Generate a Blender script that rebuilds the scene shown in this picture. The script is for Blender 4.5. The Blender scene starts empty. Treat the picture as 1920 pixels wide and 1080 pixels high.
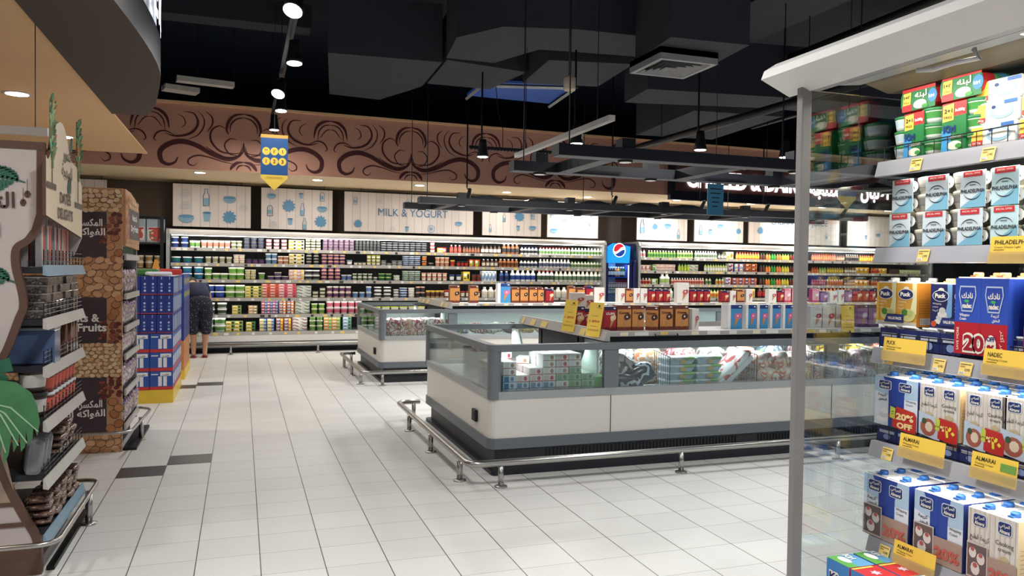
import bpy, bmesh, math, random
from mathutils import Vector, Matrix
random.seed(7)
SC = bpy.context.scene
COL = SC.collection
PI = math.pi

# ------------------------------------------------------------------ camera
CAM_F, YAW, PITCH, ROLL, CAM_H = 1466.76, 0.33342, -0.024962, 0.013441, 1.5
cy_, sy_ = math.cos(YAW), math.sin(YAW)
FW = Vector((sy_*math.cos(PITCH), cy_*math.cos(PITCH), math.sin(PITCH)))
R0 = Vector((cy_, -sy_, 0)); U0 = R0.cross(FW)
RT = (math.cos(ROLL)*R0 + math.sin(ROLL)*U0).normalized()
UP = RT.cross(FW).normalized()
cd = bpy.data.cameras.new('camera'); cd.sensor_width = 36; cd.lens = CAM_F/1920*36; cd.clip_end = 200
cam = bpy.data.objects.new('camera', cd); COL.objects.link(cam)
m = Matrix((RT, UP, -FW)).transposed().to_4x4(); m.translation = (0, 0, CAM_H)
cam.matrix_world = m; SC.camera = cam
def ray(px, py): return FW + RT*((px-960)/CAM_F) - UP*((py-540)/CAM_F)
CO = Vector((0, 0, CAM_H))
def onz(px, py, z):
    d = ray(px, py); return CO + d*((z-CAM_H)/d.z)
def ony(px, py, y):
    d = ray(px, py); return CO + d*(y/d.y)
def onx(px, py, x):
    d = ray(px, py); return CO + d*(x/d.x)

# ------------------------------------------------------------------ world, exposure
w = bpy.data.worlds.new('world'); SC.world = w; w.use_nodes = True
w.node_tree.nodes['Background'].inputs[0].default_value = (0.42, 0.56, 0.85, 1)
w.node_tree.nodes['Background'].inputs[1].default_value = 0.27
SC.view_settings.view_transform = 'Standard'; SC.view_settings.look = 'None'
SC.view_settings.exposure = 0.0; SC.view_settings.gamma = 1; SC.view_settings.use_curve_mapping = False

def area(name, loc, size, power, color=(1, .97, .93), rot=(0, 0, 0), size_y=None, spread=PI, disk=False):
    l = bpy.data.lights.new(name, 'AREA'); l.energy = power; l.color = color; l.spread = spread
    l.size = size
    if disk: l.shape = 'DISK'
    if size_y: l.shape = 'RECTANGLE'; l.size_y = size_y
    o = bpy.data.objects.new(name, l); COL.objects.link(o); o.location = loc; o.rotation_euler = rot
    return o

# general store light: regular grid of bodiless lamps added over the aisles
for gx in (0.35, 4.2, 8.6, 12.5):
    for gy in (-1.0, 2.6, 5.9, 8.9, 11.3):
        if gx < 1 and gy > 3: continue
        if gx > 9 and gy < 3: continue
        area('store_fill_light', (gx, gy, 3.3), 0.4, 58, (1, .992, .975), disk=True, spread=math.radians(150))

# ------------------------------------------------------------------ materials
def lin(c):
    r = []
    for v in c:
        v = v/255
        r.append(v/12.92 if v <= .04045 else ((v+.055)/1.055)**2.4)
    return (*r, 1)
MC = {}
def M(name, rgb=(128, 128, 128), rough=.5, metal=0, emit=0, var=.06, scale=8, trans=0, alpha=1, ior=1.45, spec=.5, emit_rgb=None):
    if name in MC: return MC[name]
    m = bpy.data.materials.new(name); m.use_nodes = True; nt = m.node_tree
    b = nt.nodes['Principled BSDF']
    c = lin(rgb)
    if var:
        tc = nt.nodes.new('ShaderNodeTexCoord'); n = nt.nodes.new('ShaderNodeTexNoise'); n.inputs['Scale'].default_value = scale
        r = nt.nodes.new('ShaderNodeMapRange'); r.inputs['To Min'].default_value = 1-var; r.inputs['To Max'].default_value = 1+var
        mx = nt.nodes.new('ShaderNodeVectorMath'); mx.operation = 'SCALE'; mx.inputs[0].default_value = c[:3]
        nt.links.new(tc.outputs['Object'], n.inputs['Vector']); nt.links.new(n.outputs['Fac'], r.inputs['Value'])
        nt.links.new(r.outputs[0], mx.inputs['Scale']); nt.links.new(mx.outputs[0], b.inputs['Base Color'])
    else: b.inputs['Base Color'].default_value = c
    b.inputs['Roughness'].default_value = rough; b.inputs['Metallic'].default_value = metal
    b.inputs['Transmission Weight'].default_value = trans; b.inputs['IOR'].default_value = ior
    b.inputs['Alpha'].default_value = alpha; b.inputs['Specular IOR Level'].default_value = spec
    if emit:
        b.inputs['Emission Color'].default_value = lin(emit_rgb or rgb); b.inputs['Emission Strength'].default_value = emit
    MC[name] = m; return m
def K(r, g, b, rough=.45):      # plain packaging colour
    l = .3*r+.59*g+.11*b; q = [int(v*.91+l*.09) for v in (r, g, b)]
    return M('print_%d_%d_%d' % (r, g, b), q, rough, var=.05, scale=30)
def glass_mat(name, tint=(.93, .97, .96), refl=.12, rough=.02):
    m = bpy.data.materials.new(name); m.use_nodes = True; nt = m.node_tree; nt.nodes.clear()
    o = nt.nodes.new('ShaderNodeOutputMaterial'); t = nt.nodes.new('ShaderNodeBsdfTransparent'); t.inputs[0].default_value = (*tint, 1)
    g = nt.nodes.new('ShaderNodeBsdfGlossy'); g.inputs['Roughness'].default_value = rough
    lw = nt.nodes.new('ShaderNodeLayerWeight'); lw.inputs['Blend'].default_value = .25
    mr = nt.nodes.new('ShaderNodeMapRange'); mr.inputs['To Min'].default_value = refl*.5; mr.inputs['To Max'].default_value = .8
    mx = nt.nodes.new('ShaderNodeMixShader')
    nt.links.new(lw.outputs['Fresnel'], mr.inputs['Value']); nt.links.new(mr.outputs[0], mx.inputs[0])
    nt.links.new(t.outputs[0], mx.inputs[1]); nt.links.new(g.outputs[0], mx.inputs[2]); nt.links.new(mx.outputs[0], o.inputs[0])
    return m

# ------------------------------------------------------------------ mesh builder
TXT = {}
def text_geo(s, bold):
    k = (s, bold)
    if k in TXT: return TXT[k]
    c = bpy.data.curves.new('txt', 'FONT'); c.body = s; c.size = 1; c.align_x = 'CENTER'; c.resolution_u = 3; c.offset = bold
    o = bpy.data.objects.new('txt', c); me = bpy.data.meshes.new_from_object(o)
    vs = [v.co.copy() for v in me.vertices]; fs = [list(p.vertices) for p in me.polygons]
    bpy.data.objects.remove(o); bpy.data.meshes.remove(me); bpy.data.curves.remove(c)
    TXT[k] = (vs, fs); return TXT[k]
# Arabic letters joined by hand: (isolated, final, initial, medial)
AR = {}
def _ar():
    import unicodedata
    for cp in list(range(0xFE70, 0xFEFD)):
        n = unicodedata.name(chr(cp), '')
        d = unicodedata.decomposition(chr(cp)).split()
        if len(d) == 2 and d[0][0] == '<': AR.setdefault(int(d[1], 16), {})[d[0][1:-1]] = chr(cp)
        if len(d) == 3 and d[1] == '0644': AR.setdefault((0x644, int(d[2], 16)), {})[d[0][1:-1]] = chr(cp)
_ar()
def ar(s):
    u = []
    i = 0
    while i < len(s):
        if s[i] == '\u0644' and i+1 < len(s) and (0x644, ord(s[i+1])) in AR: u.append((0x644, ord(s[i+1]))); i += 2
        else: u.append(ord(s[i])); i += 1
    out = []
    for k, c in enumerate(u):
        if c not in AR: out.append(chr(c) if isinstance(c, int) else ''); continue
        f = AR[c]
        prev = k > 0 and u[k-1] in AR and 'initial' in AR[u[k-1]]
        nxt = 'initial' in f and k+1 < len(u) and u[k+1] in AR and 'final' in AR[u[k+1]]
        form = 'medial' if prev and nxt else 'final' if prev else 'initial' if nxt else 'isolated'
        out.append(f.get(form) or f.get('isolated'))
    return ''.join(reversed(out))

class MB:
    def __init__(s): s.v = []; s.f = []; s.m = []; s.sm = []; s.mats = []
    def mi(s, mat):
        if mat not in s.mats: s.mats.append(mat)
        return s.mats.index(mat)
    def add(s, vs, fs, mat, smooth=False, tf=None):
        o = len(s.v); s.v += [tuple(tf @ Vector(v)) if tf else tuple(v) for v in vs]
        if isinstance(mat, (list, tuple)): mm = [s.mi(x) for x in mat]
        else: mm = [s.mi(mat)]*len(fs)
        for f, q in zip(fs, mm): s.f.append([i+o for i in f]); s.m.append(q); s.sm.append(smooth)
        return s
    def box(s, x0, y0, z0, x1, y1, z1, mat, front=None, top=None, side=None, tf=None):
        vs = [(x0, y0, z0), (x1, y0, z0), (x1, y1, z0), (x0, y1, z0), (x0, y0, z1), (x1, y0, z1), (x1, y1, z1), (x0, y1, z1)]
        fs = [(3, 2, 1, 0), (4, 5, 6, 7), (0, 1, 5, 4), (1, 2, 6, 5), (2, 3, 7, 6), (3, 0, 4, 7)]
        return s.add(vs, fs, [mat, top or mat, front or mat, side or mat, mat, side or mat], tf=tf)
    def rbox(s, x0, y0, z0, x1, y1, z1, mat, r=.01, seg=2, tf=None):
        bm = bmesh.new(); bmesh.ops.create_cube(bm, size=1)
        for v in bm.verts: v.co = Vector(((x0+x1)/2+v.co.x*(x1-x0), (y0+y1)/2+v.co.y*(y1-y0), (z0+z1)/2+v.co.z*(z1-z0)))
        bmesh.ops.bevel(bm, geom=bm.edges[:], offset=r, segments=seg, affect='EDGES', profile=.5)
        bm.verts.index_update()
        s.add([v.co.copy() for v in bm.verts], [[v.index for v in f.verts] for f in bm.faces], mat, tf=tf); bm.free(); return s
    def lathe(s, prof, mat, seg=12, c=(0, 0, 0), tf=None, sx=1, sy=1):
        # prof: [(r,z)...]; mat may be list per ring
        vs = []; fs = []; ms = []
        for r, z in prof:
            for k in range(seg):
                a = 2*PI*(k+.5)/seg; vs.append((c[0]+r*sx*math.cos(a), c[1]+r*sy*math.sin(a), c[2]+z))
        for i in range(len(prof)-1):
            for k in range(seg):
                k2 = (k+1) % seg; fs.append((i*seg+k, i*seg+k2, (i+1)*seg+k2, (i+1)*seg+k))
                ms.append(mat[i] if isinstance(mat, (list, tuple)) else mat)
        n = len(prof)-1
        fs.append([n*seg+k for k in range(seg)]); ms.append(ms[-1]); fs.append([k for k in range(seg)][::-1]); ms.append(ms[0])
        return s.add(vs, fs, ms, smooth=True, tf=tf)
    def tube(s, path, r, mat, seg=8, closed=False, flat=None):
        P = [Vector(p) for p in path]; n = len(P); vs = []; fs = []
        for i, p in enumerate(P):
            a = P[i-1] if (i > 0 or closed) else p; b = P[(i+1) % n] if (i < n-1 or closed) else p
            t = (b-a).normalized()
            ref = Vector((0, 0, 1)) if abs(t.z) < .9 else Vector((1, 0, 0))
            u = t.cross(ref).normalized(); v = u.cross(t).normalized()
            rr = r[i] if isinstance(r, (list, tuple)) else r
            for k in range(seg):
                q = 2*PI*k/seg; vs.append(p+u*math.cos(q)*rr+v*math.sin(q)*rr)
        for i in range(n if closed else n-1):
            j = (i+1) % n
            for k in range(seg): k2 = (k+1) % seg; fs.append((i*seg+k, j*seg+k, j*seg+k2, i*seg+k2))
        if not closed: fs.append([k for k in range(seg)]); fs.append([(n-1)*seg+k for k in range(seg)][::-1])
        return s.add(vs, fs, mat, smooth=seg > 5)
    def prism(s, pts, axis, a, b, mat, side=None, tf=None):
        # pts 2D outline extruded along axis from a to b.  axis x: pts=(y,z)  y: pts=(x,z)  z: pts=(x,y)
        n = len(pts)
        def mk(p, q): return (q, p[0], p[1]) if axis == 'x' else (p[0], q, p[1]) if axis == 'y' else (p[0], p[1], q)
        vs = [mk(p, a) for p in pts]+[mk(p, b) for p in pts]
        fs = [list(range(n)), list(range(2*n-1, n-1, -1))]+[(i, i+n, (i+1) % n+n, (i+1) % n) for i in range(n)]
        return s.add(vs, fs, [mat, mat]+[side or mat]*n, tf=tf)
    def quad(s, a, b, c, d, mat): return s.add([a, b, c, d], [(0, 1, 2, 3)], mat)
    def flat(s, pts, mat, tf=None, y=0):   # 2D outline (x,z) as a face looking towards -Y
        return s.add([(p[0], y, p[1]) for p in pts], [list(range(len(pts)))], mat, tf=tf)
    def ell(s, cx, cz, rx, rz, mat, y=0, n=16, tf=None):
        return s.flat([(cx+rx*math.cos(2*PI*k/n), cz+rz*math.sin(2*PI*k/n)) for k in range(n)], mat, tf, y)
    def rect(s, x0, z0, x1, z1, mat, y=0, tf=None): return s.flat([(x0, z0), (x1, z0), (x1, z1), (x0, z1)], mat, tf, y)
    def ribbon(s, pts, wd, mat, y=0, tf=None):
        n = len(pts); vs = []; fs = []
        for i in range(n):
            a = Vector(pts[max(i-1, 0)]); b = Vector(pts[min(i+1, n-1)]); t = (b-a)
            t = t.normalized() if t.length else Vector((1, 0)); nn = Vector((-t.y, t.x))
            h = wd*(.12+.88*math.sin(PI*min(1, max(0, (i+.4)/n)))) if not callable(wd) else wd(i/(n-1))
            p = Vector(pts[i]); vs += [(p.x+nn.x*h/2, y, p.y+nn.y*h/2), (p.x-nn.x*h/2, y, p.y-nn.y*h/2)]
        for i in range(n-1): fs.append((2*i, 2*i+1, 2*i+3, 2*i+2))
        return s.add(vs, fs, mat, tf=tf)
    def text(s, t, cx, cz, size, mat, y=0, bold=.0, width=None, tf=None, sx=1, rot=0):
        vs, fs = text_geo(t, bold)
        if not vs: return s
        x0 = min(v.x for v in vs); x1 = max(v.x for v in vs)
        k = size*sx
        if width: k = width/(x1-x0)
        mid = (x0+x1)/2; ca, sa = math.cos(rot), math.sin(rot)
        out = []
        for v in vs:
            x = (v.x-mid)*k; z = v.y*size; out.append((cx+x*ca-z*sa, y, cz+x*sa+z*ca))
        return s.add(out, fs, mat, tf=tf)
    def mesh(s, name):
        me = bpy.data.meshes.new(name); me.from_pydata(s.v, [], s.f)
        for x in s.mats: me.materials.append(x)
        me.polygons.foreach_set('material_index', s.m); me.polygons.foreach_set('use_smooth', s.sm)
        me.update(); return me
    def build(s, name, parent=None, loc=None, rz=0):
        o = bpy.data.objects.new(name, s.mesh(name)); COL.objects.link(o)
        if parent: o.parent = parent
        if loc is not None: o.location = loc
        if rz: o.rotation_euler.z = rz
        return o
def T(loc=(0, 0, 0), rz=0, rx=0, ry=0, sc=1):
    return Matrix.Translation(loc) @ Matrix.Rotation(rz, 4, 'Z') @ Matrix.Rotation(ry, 4, 'Y') @ Matrix.Rotation(rx, 4, 'X') @ Matrix.Scale(sc, 4)
def tag(o, label, cat, group=None, kind=None):
    o['label'] = label; o['category'] = cat
    if group: o['group'] = group
    if kind: o['kind'] = kind
    return o
def struct(o): o['kind'] = 'structure'; return o
def thing(name, label, cat, loc=(0, 0, 0), rz=0, group=None):
    o = bpy.data.objects.new(name, None); COL.objects.link(o); o.location = loc; o.rotation_euler.z = rz; o.empty_display_size = .05
    return tag(o, label, cat, group)
def put(me, name, loc, rz, label, cat, group=None, rot=None):
    o = bpy.data.objects.new(name, me); COL.objects.link(o); o.location = loc
    o.rotation_euler = rot if rot else (0, 0, rz)
    return tag(o, label, cat, group)
def dup(root, loc, rz, label, group=None, rot=None):
    r = root.copy(); COL.objects.link(r); r.location = loc; r.rotation_euler = rot if rot else (0, 0, rz); r['label'] = label
    if group: r['group'] = group
    for ch in list(root.children):
        c = ch.copy(); COL.objects.link(c); c.parent = r
        for g in ch.children:
            d = g.copy(); COL.objects.link(d); d.parent = c
    return r
ORD = ['first', 'second', 'third', 'fourth', 'fifth', 'sixth', 'seventh', 'eighth', 'ninth', 'tenth', 'eleventh', 'twelfth', 'thirteenth', 'fourteenth', 'fifteenth', 'sixteenth', 'seventeenth', 'eighteenth', 'nineteenth', 'twentieth']
def catmull(pts, n=6):
    out = []; P = [Vector(p) for p in pts]
    for i in range(len(P)-1):
        p0 = P[max(i-1, 0)]; p1 = P[i]; p2 = P[i+1]; p3 = P[min(i+2, len(P)-1)]
        for k in range(n):
            t = k/n; out.append(.5*((2*p1)+(-p0+p2)*t+(2*p0-5*p1+4*p2-p3)*t*t+(-p0+3*p1-3*p2+p3)*t**3))
    out.append(P[-1]); return out

# common materials
STEEL = M('brushed_steel', (178, 176, 172), .28, 1, var=.08, scale=40)
CHROME = M('chrome', (200, 200, 200), .12, 1, var=.02)
WHITE = M('white_enamel', (226, 224, 220), .35, var=.02)
LGREY = M('light_grey_trim', (158, 163, 164), .4, var=.03)
MGREY = M('mid_grey_frame', (112, 118, 122), .4, var=.03)
DGREY = M('dark_grey_plastic', (38, 40, 46), .5, var=.06)
BLACK = M('black_plastic', (16, 17, 20), .5, var=.1)
BLKCEIL = M('black_paint', (22, 26, 36), .8, var=.15, scale=2)
LED = M('led_strip', (255, 250, 240), .5, emit=14, var=0)
LAMP = M('lamp_face', (255, 250, 242), .5, emit=12, var=0)
GLASS = glass_mat('clear_glass', (.88, .93, .92), .10)
YEL = K(246, 208, 72)
PAPER = K(240, 238, 232)
INK = K(40, 36, 34)
# ------------------------------------------------------------------ back-wall frame (slightly skewed to the tiles)
BA = math.atan(.035)
BO = Vector((-1.12, 14.05, 0)); BUX = Vector((math.cos(BA), math.sin(BA), 0)); BVX = Vector((-math.sin(BA), math.cos(BA), 0))
def bk(u, v, z=0): return BO + BUX*u + BVX*v + Vector((0, 0, z))
def bpx(px, py, v=0):      # image column -> (u, z) on the plane v
    d = ray(px, py); t = ((BO-CO).dot(BVX)+v)/d.dot(BVX); p = CO+d*t
    return (p-BO).dot(BUX), p.z
BT = Matrix.Translation(BO) @ Matrix.Rotation(BA, 4, 'Z')

# ------------------------------------------------------------------ floor
fm = bpy.data.materials.new('floor_tiles'); fm.use_nodes = True; nt = fm.node_tree; B = nt.nodes['Principled BSDF']
def N(t, **k):
    n = nt.nodes.new(t)
    for a, b in k.items(): setattr(n, a, b)
    return n
def L(a, b): nt.links.new(a, b)
TX, TY, OX, OY = 0.30737, 0.29631, -0.82383, 6.01016
tc = N('ShaderNodeTexCoord'); sp = N('ShaderNodeSeparateXYZ'); L(tc.outputs['Object'], sp.inputs[0])
def line(sock, o, s, wd):
    a = N('ShaderNodeMath', operation='SUBTRACT'); a.inputs[1].default_value = o; L(sock, a.inputs[0])
    d = N('ShaderNodeMath', operation='DIVIDE'); d.inputs[1].default_value = s; L(a.outputs[0], d.inputs[0])
    f = N('ShaderNodeMath', operation='FLOOR'); L(d.outputs[0], f.inputs[0])
    fr = N('ShaderNodeMath', operation='FRACT'); L(d.outputs[0], fr.inputs[0])
    e = N('ShaderNodeMath', operation='SUBTRACT'); e.inputs[1].default_value = .5; L(fr.outputs[0], e.inputs[0])
    ab = N('ShaderNodeMath', operation='ABSOLUTE'); L(e.outputs[0], ab.inputs[0])
    g = N('ShaderNodeMath', operation='GREATER_THAN'); g.inputs[1].default_value = .5-wd/s/2; L(ab.outputs[0], g.inputs[0])
    return f.outputs[0], g.outputs[0]
ix, lx = line(sp.outputs[0], OX, TX, .0052); iy, ly = line(sp.outputs[1], OY, TY, .0030)
cb = N('ShaderNodeCombineXYZ'); L(ix, cb.inputs[0]); L(iy, cb.inputs[1])
wn = N('ShaderNodeTexWhiteNoise'); L(cb.outputs[0], wn.inputs['Vector'])
mr = N('ShaderNodeMapRange'); mr.inputs['To Min'].default_value = .955; mr.inputs['To Max'].default_value = 1.02; L(wn.outputs['Value'], mr.inputs['Value'])
nz = N('ShaderNodeTexNoise'); nz.inputs['Scale'].default_value = 1.3; nz.inputs['Detail'].default_value = 4; L(tc.outputs['Object'], nz.inputs['Vector'])
mr2 = N('ShaderNodeMapRange'); mr2.inputs['To Min'].default_value = .95; mr2.inputs['To Max'].default_value = 1.05; L(nz.outputs['Fac'], mr2.inputs['Value'])
mu = N('ShaderNodeMath', operation='MULTIPLY'); L(mr.outputs[0], mu.inputs[0]); L(mr2.outputs[0], mu.inputs[1])
sc = N('ShaderNodeVectorMath', operation='SCALE'); sc.inputs[0].default_value = lin((212, 211, 207))[:3]; L(mu.outputs[0], sc.inputs['Scale'])
m1 = N('ShaderNodeMix', data_type='RGBA'); L(ly, m1.inputs['Factor']); L(sc.outputs[0], m1.inputs['A']); m1.inputs['B'].default_value = lin((128, 124, 118))
m2 = N('ShaderNodeMix', data_type='RGBA'); L(lx, m2.inputs['Factor']); L(m1.outputs['Result'], m2.inputs['A']); m2.inputs['B'].default_value = lin((78, 74, 70))
L(m2.outputs['Result'], B.inputs['Base Color']); B.inputs['Roughness'].default_value = .42; B.inputs['Specular IOR Level'].default_value = .35
fl = MB().quad((-8, -4, 0), (20, -4, 0), (20, 17.5, 0), (-8, 17.5, 0), fm).build('floor'); struct(fl)
DT = M('dark_floor_tile', (66, 60, 60), .35, var=.05)
for ci, ri in ((0, 0), (1, 1), (0, 14.0), (1, 14.6)):
    x0 = OX+ci*TX; y0 = OY+ri*TY
    o = MB().box(x0+.003, y0+.002, 0, x0+TX-.003, y0+TY-.002, .0015, DT).build('floor_inlay_tile')
    struct(o)

# ------------------------------------------------------------------ walls and ceiling
WB = M('brown_wall_paint', (112, 98, 86), .8, var=.05, scale=1.5)
WBD = M('dark_brown_wall_paint', (72, 62, 56), .8, var=.05, scale=1.5)
o = MB().box(-5, .86, 0, 17.5, 1.0, 3.0, WB, tf=BT).build('wall_back'); struct(o)
struct(MB().box(0.0, .845, 2.0, 6.95, .86, 2.95, WBD, tf=BT).build('trim_1'))
struct(MB().box(8.3, .845, 2.0, 17, .86, 2.95, WBD, tf=BT).build('trim_2'))
struct(MB().box(-8, -4, 0, -7.8, 17, 3.3, WB).build('wall_left'))
struct(MB().box(17.6, -4, 0, 17.8, 17.5, 5.4, BLKCEIL).build('wall_right'))
struct(MB().box(-8, -4, 5.2, 20, 17.4, 5.3, BLKCEIL).build('ceiling'))
struct(MB().box(-8, 17.2, 2.9, 20, 17.4, 5.2, BLKCEIL).build('wall_back_upper'))
# soffit with fascia
BEI = M('beige_soffit_paint', (238, 214, 176), .7, var=.03, scale=2)
FAS = M('fascia_terracotta', (208, 154, 130), .7, var=.05, scale=1.2)
TAN = M('tan_ceiling_paint', (240, 198, 150), .7, var=.03, scale=2)
SF = -1.28
so = MB(); so.box(-5, SF, 2.93, 17.5, .86, 3.02, BEI, tf=BT); so.box(-5, SF, 3.02, 17.5, SF+.1, 3.9, FAS, tf=BT)
so.box(-5, SF-.005, 2.93, 17.5, SF, 3.9, FAS, tf=BT); so.box(-5, SF-.03, 3.9, 17.5, SF+.14, 3.94, TAN, tf=BT)
so = struct(so.build('ceiling_soffit'))
# painted scrolls
MAR = M('maroon_scroll_paint', (84, 34, 36), .6, var=.08)
def motif(mb, cx):
    zb, H = 2.95, .93
    def cv(pts, wd, n=7):
        for sgn in (-1, 1):
            P = catmull([(p[0]*sgn*SX, p[1]) for p in pts], n)
            mb.ribbon([(cx+p.x, zb+p.y*H) for p in P], wd, MAR)
    SX = 1.0
    cv([(0, .46), (.03, .28), (.2, .17), (.43, .23), (.68, .37), (.88, .42), (1.06, .37), (1.18, .25), (1.17, .1), (1.08, .04), (.98, .08), (.94, .17)], .075)
    cv([(.02, .40), (.08, .24), (.25, .20), (.4, .26), (.55, .36)], .03)
    cv([(.12, .10), (.3, .13), (.5, .19), (.66, .21), (.78, .15), (.79, .07), (.72, .04), (.67, .09)], .022)
    cv([(.02, .3), (.15, .27), (.34, .3), (.47, .45), (.47, .62), (.36, .71), (.25, .66)], .03)
    cv([(.04, .24), (.2, .26), (.28, .4), (.2, .51), (.1, .5)], .02)
    cv([(0, .93), (.13, .9), (.22, .8), (.25, .66), (.22, .58)], .045)
    cv([(0, .87), (.11, .84), (.19, .74), (.2, .62)], .025)
    cv([(0, .14), (.1, .12), (.17, .05), (.19, .0)], .05)
    cv([(0, .09), (.07, .07), (.11, .0)], .025)
    cv([(1.06, .62), (1.1, .8), (1.2, .9), (1.325, .93)], .045)
    cv([(1.12, .58), (1.14, .74), (1.22, .84), (1.325, .86)], .022)
    cv([(1.15, .62), (1.25, .76), (1.325, .78)], .015)
    cv([(.55, .93), (.46, .84), (.46, .72), (.53, .6)], .025)
    cv([(.86, .9), (.72, .88), (.66, .74), (.72, .6), (.85, .52), (1.0, .5), (1.12, .54)], .035)
    cv([(.66, .93), (.58, .82), (.58, .68), (.66, .54), (.8, .46)], .02)
    cv([(.95, .86), (.86, .8), (.84, .7), (.9, .64)], .015)
    cv([(.95, .48), (1.1, .57), (1.22, .54), (1.27, .44), (1.23, .4)], .022)
PAT = Matrix.Translation(bk(0, SF-.012)) @ Matrix.Rotation(BA, 4, 'Z')
u0 = bpx(457, 283, SF)[0]; u1 = bpx(1041, 333, SF)[0]; per = (u1-u0)/2
sm_ = MB()
for k in range(-1, 3): motif(sm_, 0) if False else None
for k in range(-1, 3):
    t = MB(); motif(t, 0); f = per/2.65
    sm_.add([(v[0]*f+u0+k*per, v[1], v[2]) for v in t.v], t.f, MAR, tf=PAT)
o = sm_.build('trim_3'); struct(o)
# downlights in the soffit
def downlight(loc, label, r=.085):
    t = thing('recessed_downlight', label, 'ceiling light', loc, 0, None)
    MB().lathe([(r+.018, 0), (r+.018, -.006), (r, -.008)], WHITE, 20).build('trim_ring', t)
    MB().lathe([(r*.9, -.009), (r*.9, -.011)], LAMP, 20).build('lamp_face', t)
    l = area('downlight_glow', Vector(loc)-Vector((0, 0, .03)), r*1.6, 13 if r < .09 else 24, (1, .93, .84), disk=True); return t
for i, (px, py) in enumerate(((375, 323), (595, 337), (787, 347), (950, 360), (1102, 369))):
    p = onz(px, py, 2.93); downlight((p.x, p.y, 2.93), 'round recessed downlight in the beige soffit, %s from the left above the wall panels' % ORD[i])
for i, u in enumerate((9.4, 11.2, 13.1, 15.0)):
    p = bk(u, -.55, 2.93); downlight(p, 'round recessed downlight under the dairy sign, %s from the left' % ORD[i], .1)
# left beige ceiling
lc = MB().box(-8, -4, 3.0, -1.22, 11.8, 3.015, TAN).build('ceiling_left'); struct(lc)
p = onz(32, 175, 3.0); downlight((p.x, p.y, 3.0), 'round recessed downlight in the tan ceiling above the date stand', .1)
for q, d in (((-2.2, 3.0), 'above the near end of the date stand'), ((-2.0, 10.6), 'at the far end beyond the nut stand')): downlight((q[0], q[1], 3.0), 'round recessed downlight in the tan ceiling ' + d, .1)
# curved overhead sign
SB = M('sign_underside', (86, 74, 66), .75, var=.05); SN = M('sign_navy', (20, 24, 38), .4, var=.05); SG = M('sign_backlit_grey', (120, 122, 130), .5, var=.05, emit=.15)
arc = catmull([(-1.22, 2.9), (-.93, 3.5), (-.76, 4.3), (-.66, 5.2), (-.605, 6.0), (-.60, 6.64), (-.657, 7.23), (-.776, 8.09), (-.9, 8.62)], 6)
pts = [(p.x, p.y) for p in arc]+[(-1.22, 8.68)]
rt = thing('curved_overhead_sign', 'dark curved overhead sign with white glowing letters at the tan ceiling edge', 'sign', (-.9, 6, 2.98))
tf = Matrix.Translation((.9, -6, -2.98))
b = MB().prism(pts, 'z', 2.98, 3.24, SB, side=SN, tf=tf); b.build('base', rt)
MB().prism([(x-.03, y) for x, y in pts], 'z', 3.24, 3.75, SG, tf=tf).build('letter_band', rt)
MB().prism(pts, 'z', 3.75, 3.85, SN, tf=tf).build('top_trim', rt)
lt = MB(); GL = M('glowing_letter', (245, 248, 255), .5, emit=5, var=0)
cum = [0]
for i in range(1, len(pts)-1): cum.append(cum[-1]+math.dist(pts[i], pts[i-1]))
def at_arc(s):
    for i in range(1, len(cum)):
        if cum[i] >= s:
            f = (s-cum[i-1])/(cum[i]-cum[i-1]); a, c = pts[i-1], pts[i]
            return a[0]+(c[0]-a[0])*f, a[1]+(c[1]-a[1])*f, math.atan2(c[1]-a[1], c[0]-a[0])
for i, ch in enumerate('ROASTERY'):
    x, y, a = at_arc(1.95+i*.31)
    vs, fs = text_geo(ch, .03)
    Tm = tf @ Matrix.Translation((x, y, 3.33)) @ Matrix.Rotation(a, 4, 'Z')
    lt.add([(v.x*.42, .0, v.y*.42) for v in vs], fs, GL, tf=Tm @ Matrix.Translation((0, .0, 0)))
lt.build('lettering', rt)

# ------------------------------------------------------------------ wall panels
PM = bpy.data.materials.new('whitewashed_plank_print'); PM.use_nodes = True; nt = PM.node_tree; B = nt.nodes['Principled BSDF']
tc = N('ShaderNodeTexCoord'); sp = N('ShaderNodeSeparateXYZ'); L(tc.outputs['Object'], sp.inputs[0])
ip, lp = line(sp.outputs[0], 0, .145, .006)
wn = N('ShaderNodeTexWhiteNoise'); wn.noise_dimensions = '1D'; L(ip, wn.inputs['W'])
mr = N('ShaderNodeMapRange'); mr.inputs['To Min'].default_value = .92; mr.inputs['To Max'].default_value = 1.03; L(wn.outputs['Value'], mr.inputs['Value'])
sc = N('ShaderNodeVectorMath', operation='SCALE'); sc.inputs[0].default_value = lin((226, 218, 214))[:3]; L(mr.outputs[0], sc.inputs['Scale'])
mx = N('ShaderNodeMix', data_type='RGBA'); L(lp, mx.inputs['Factor']); L(sc.outputs[0], mx.inputs['A']); mx.inputs['B'].default_value = lin((165, 152, 146))
L(mx.outputs['Result'], B.inputs['Base Color']); B.inputs['Roughness'].default_value = .7
IC = K(128, 172, 200); IC2 = K(90, 150, 190); ICT = K(70, 120, 165)
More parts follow.
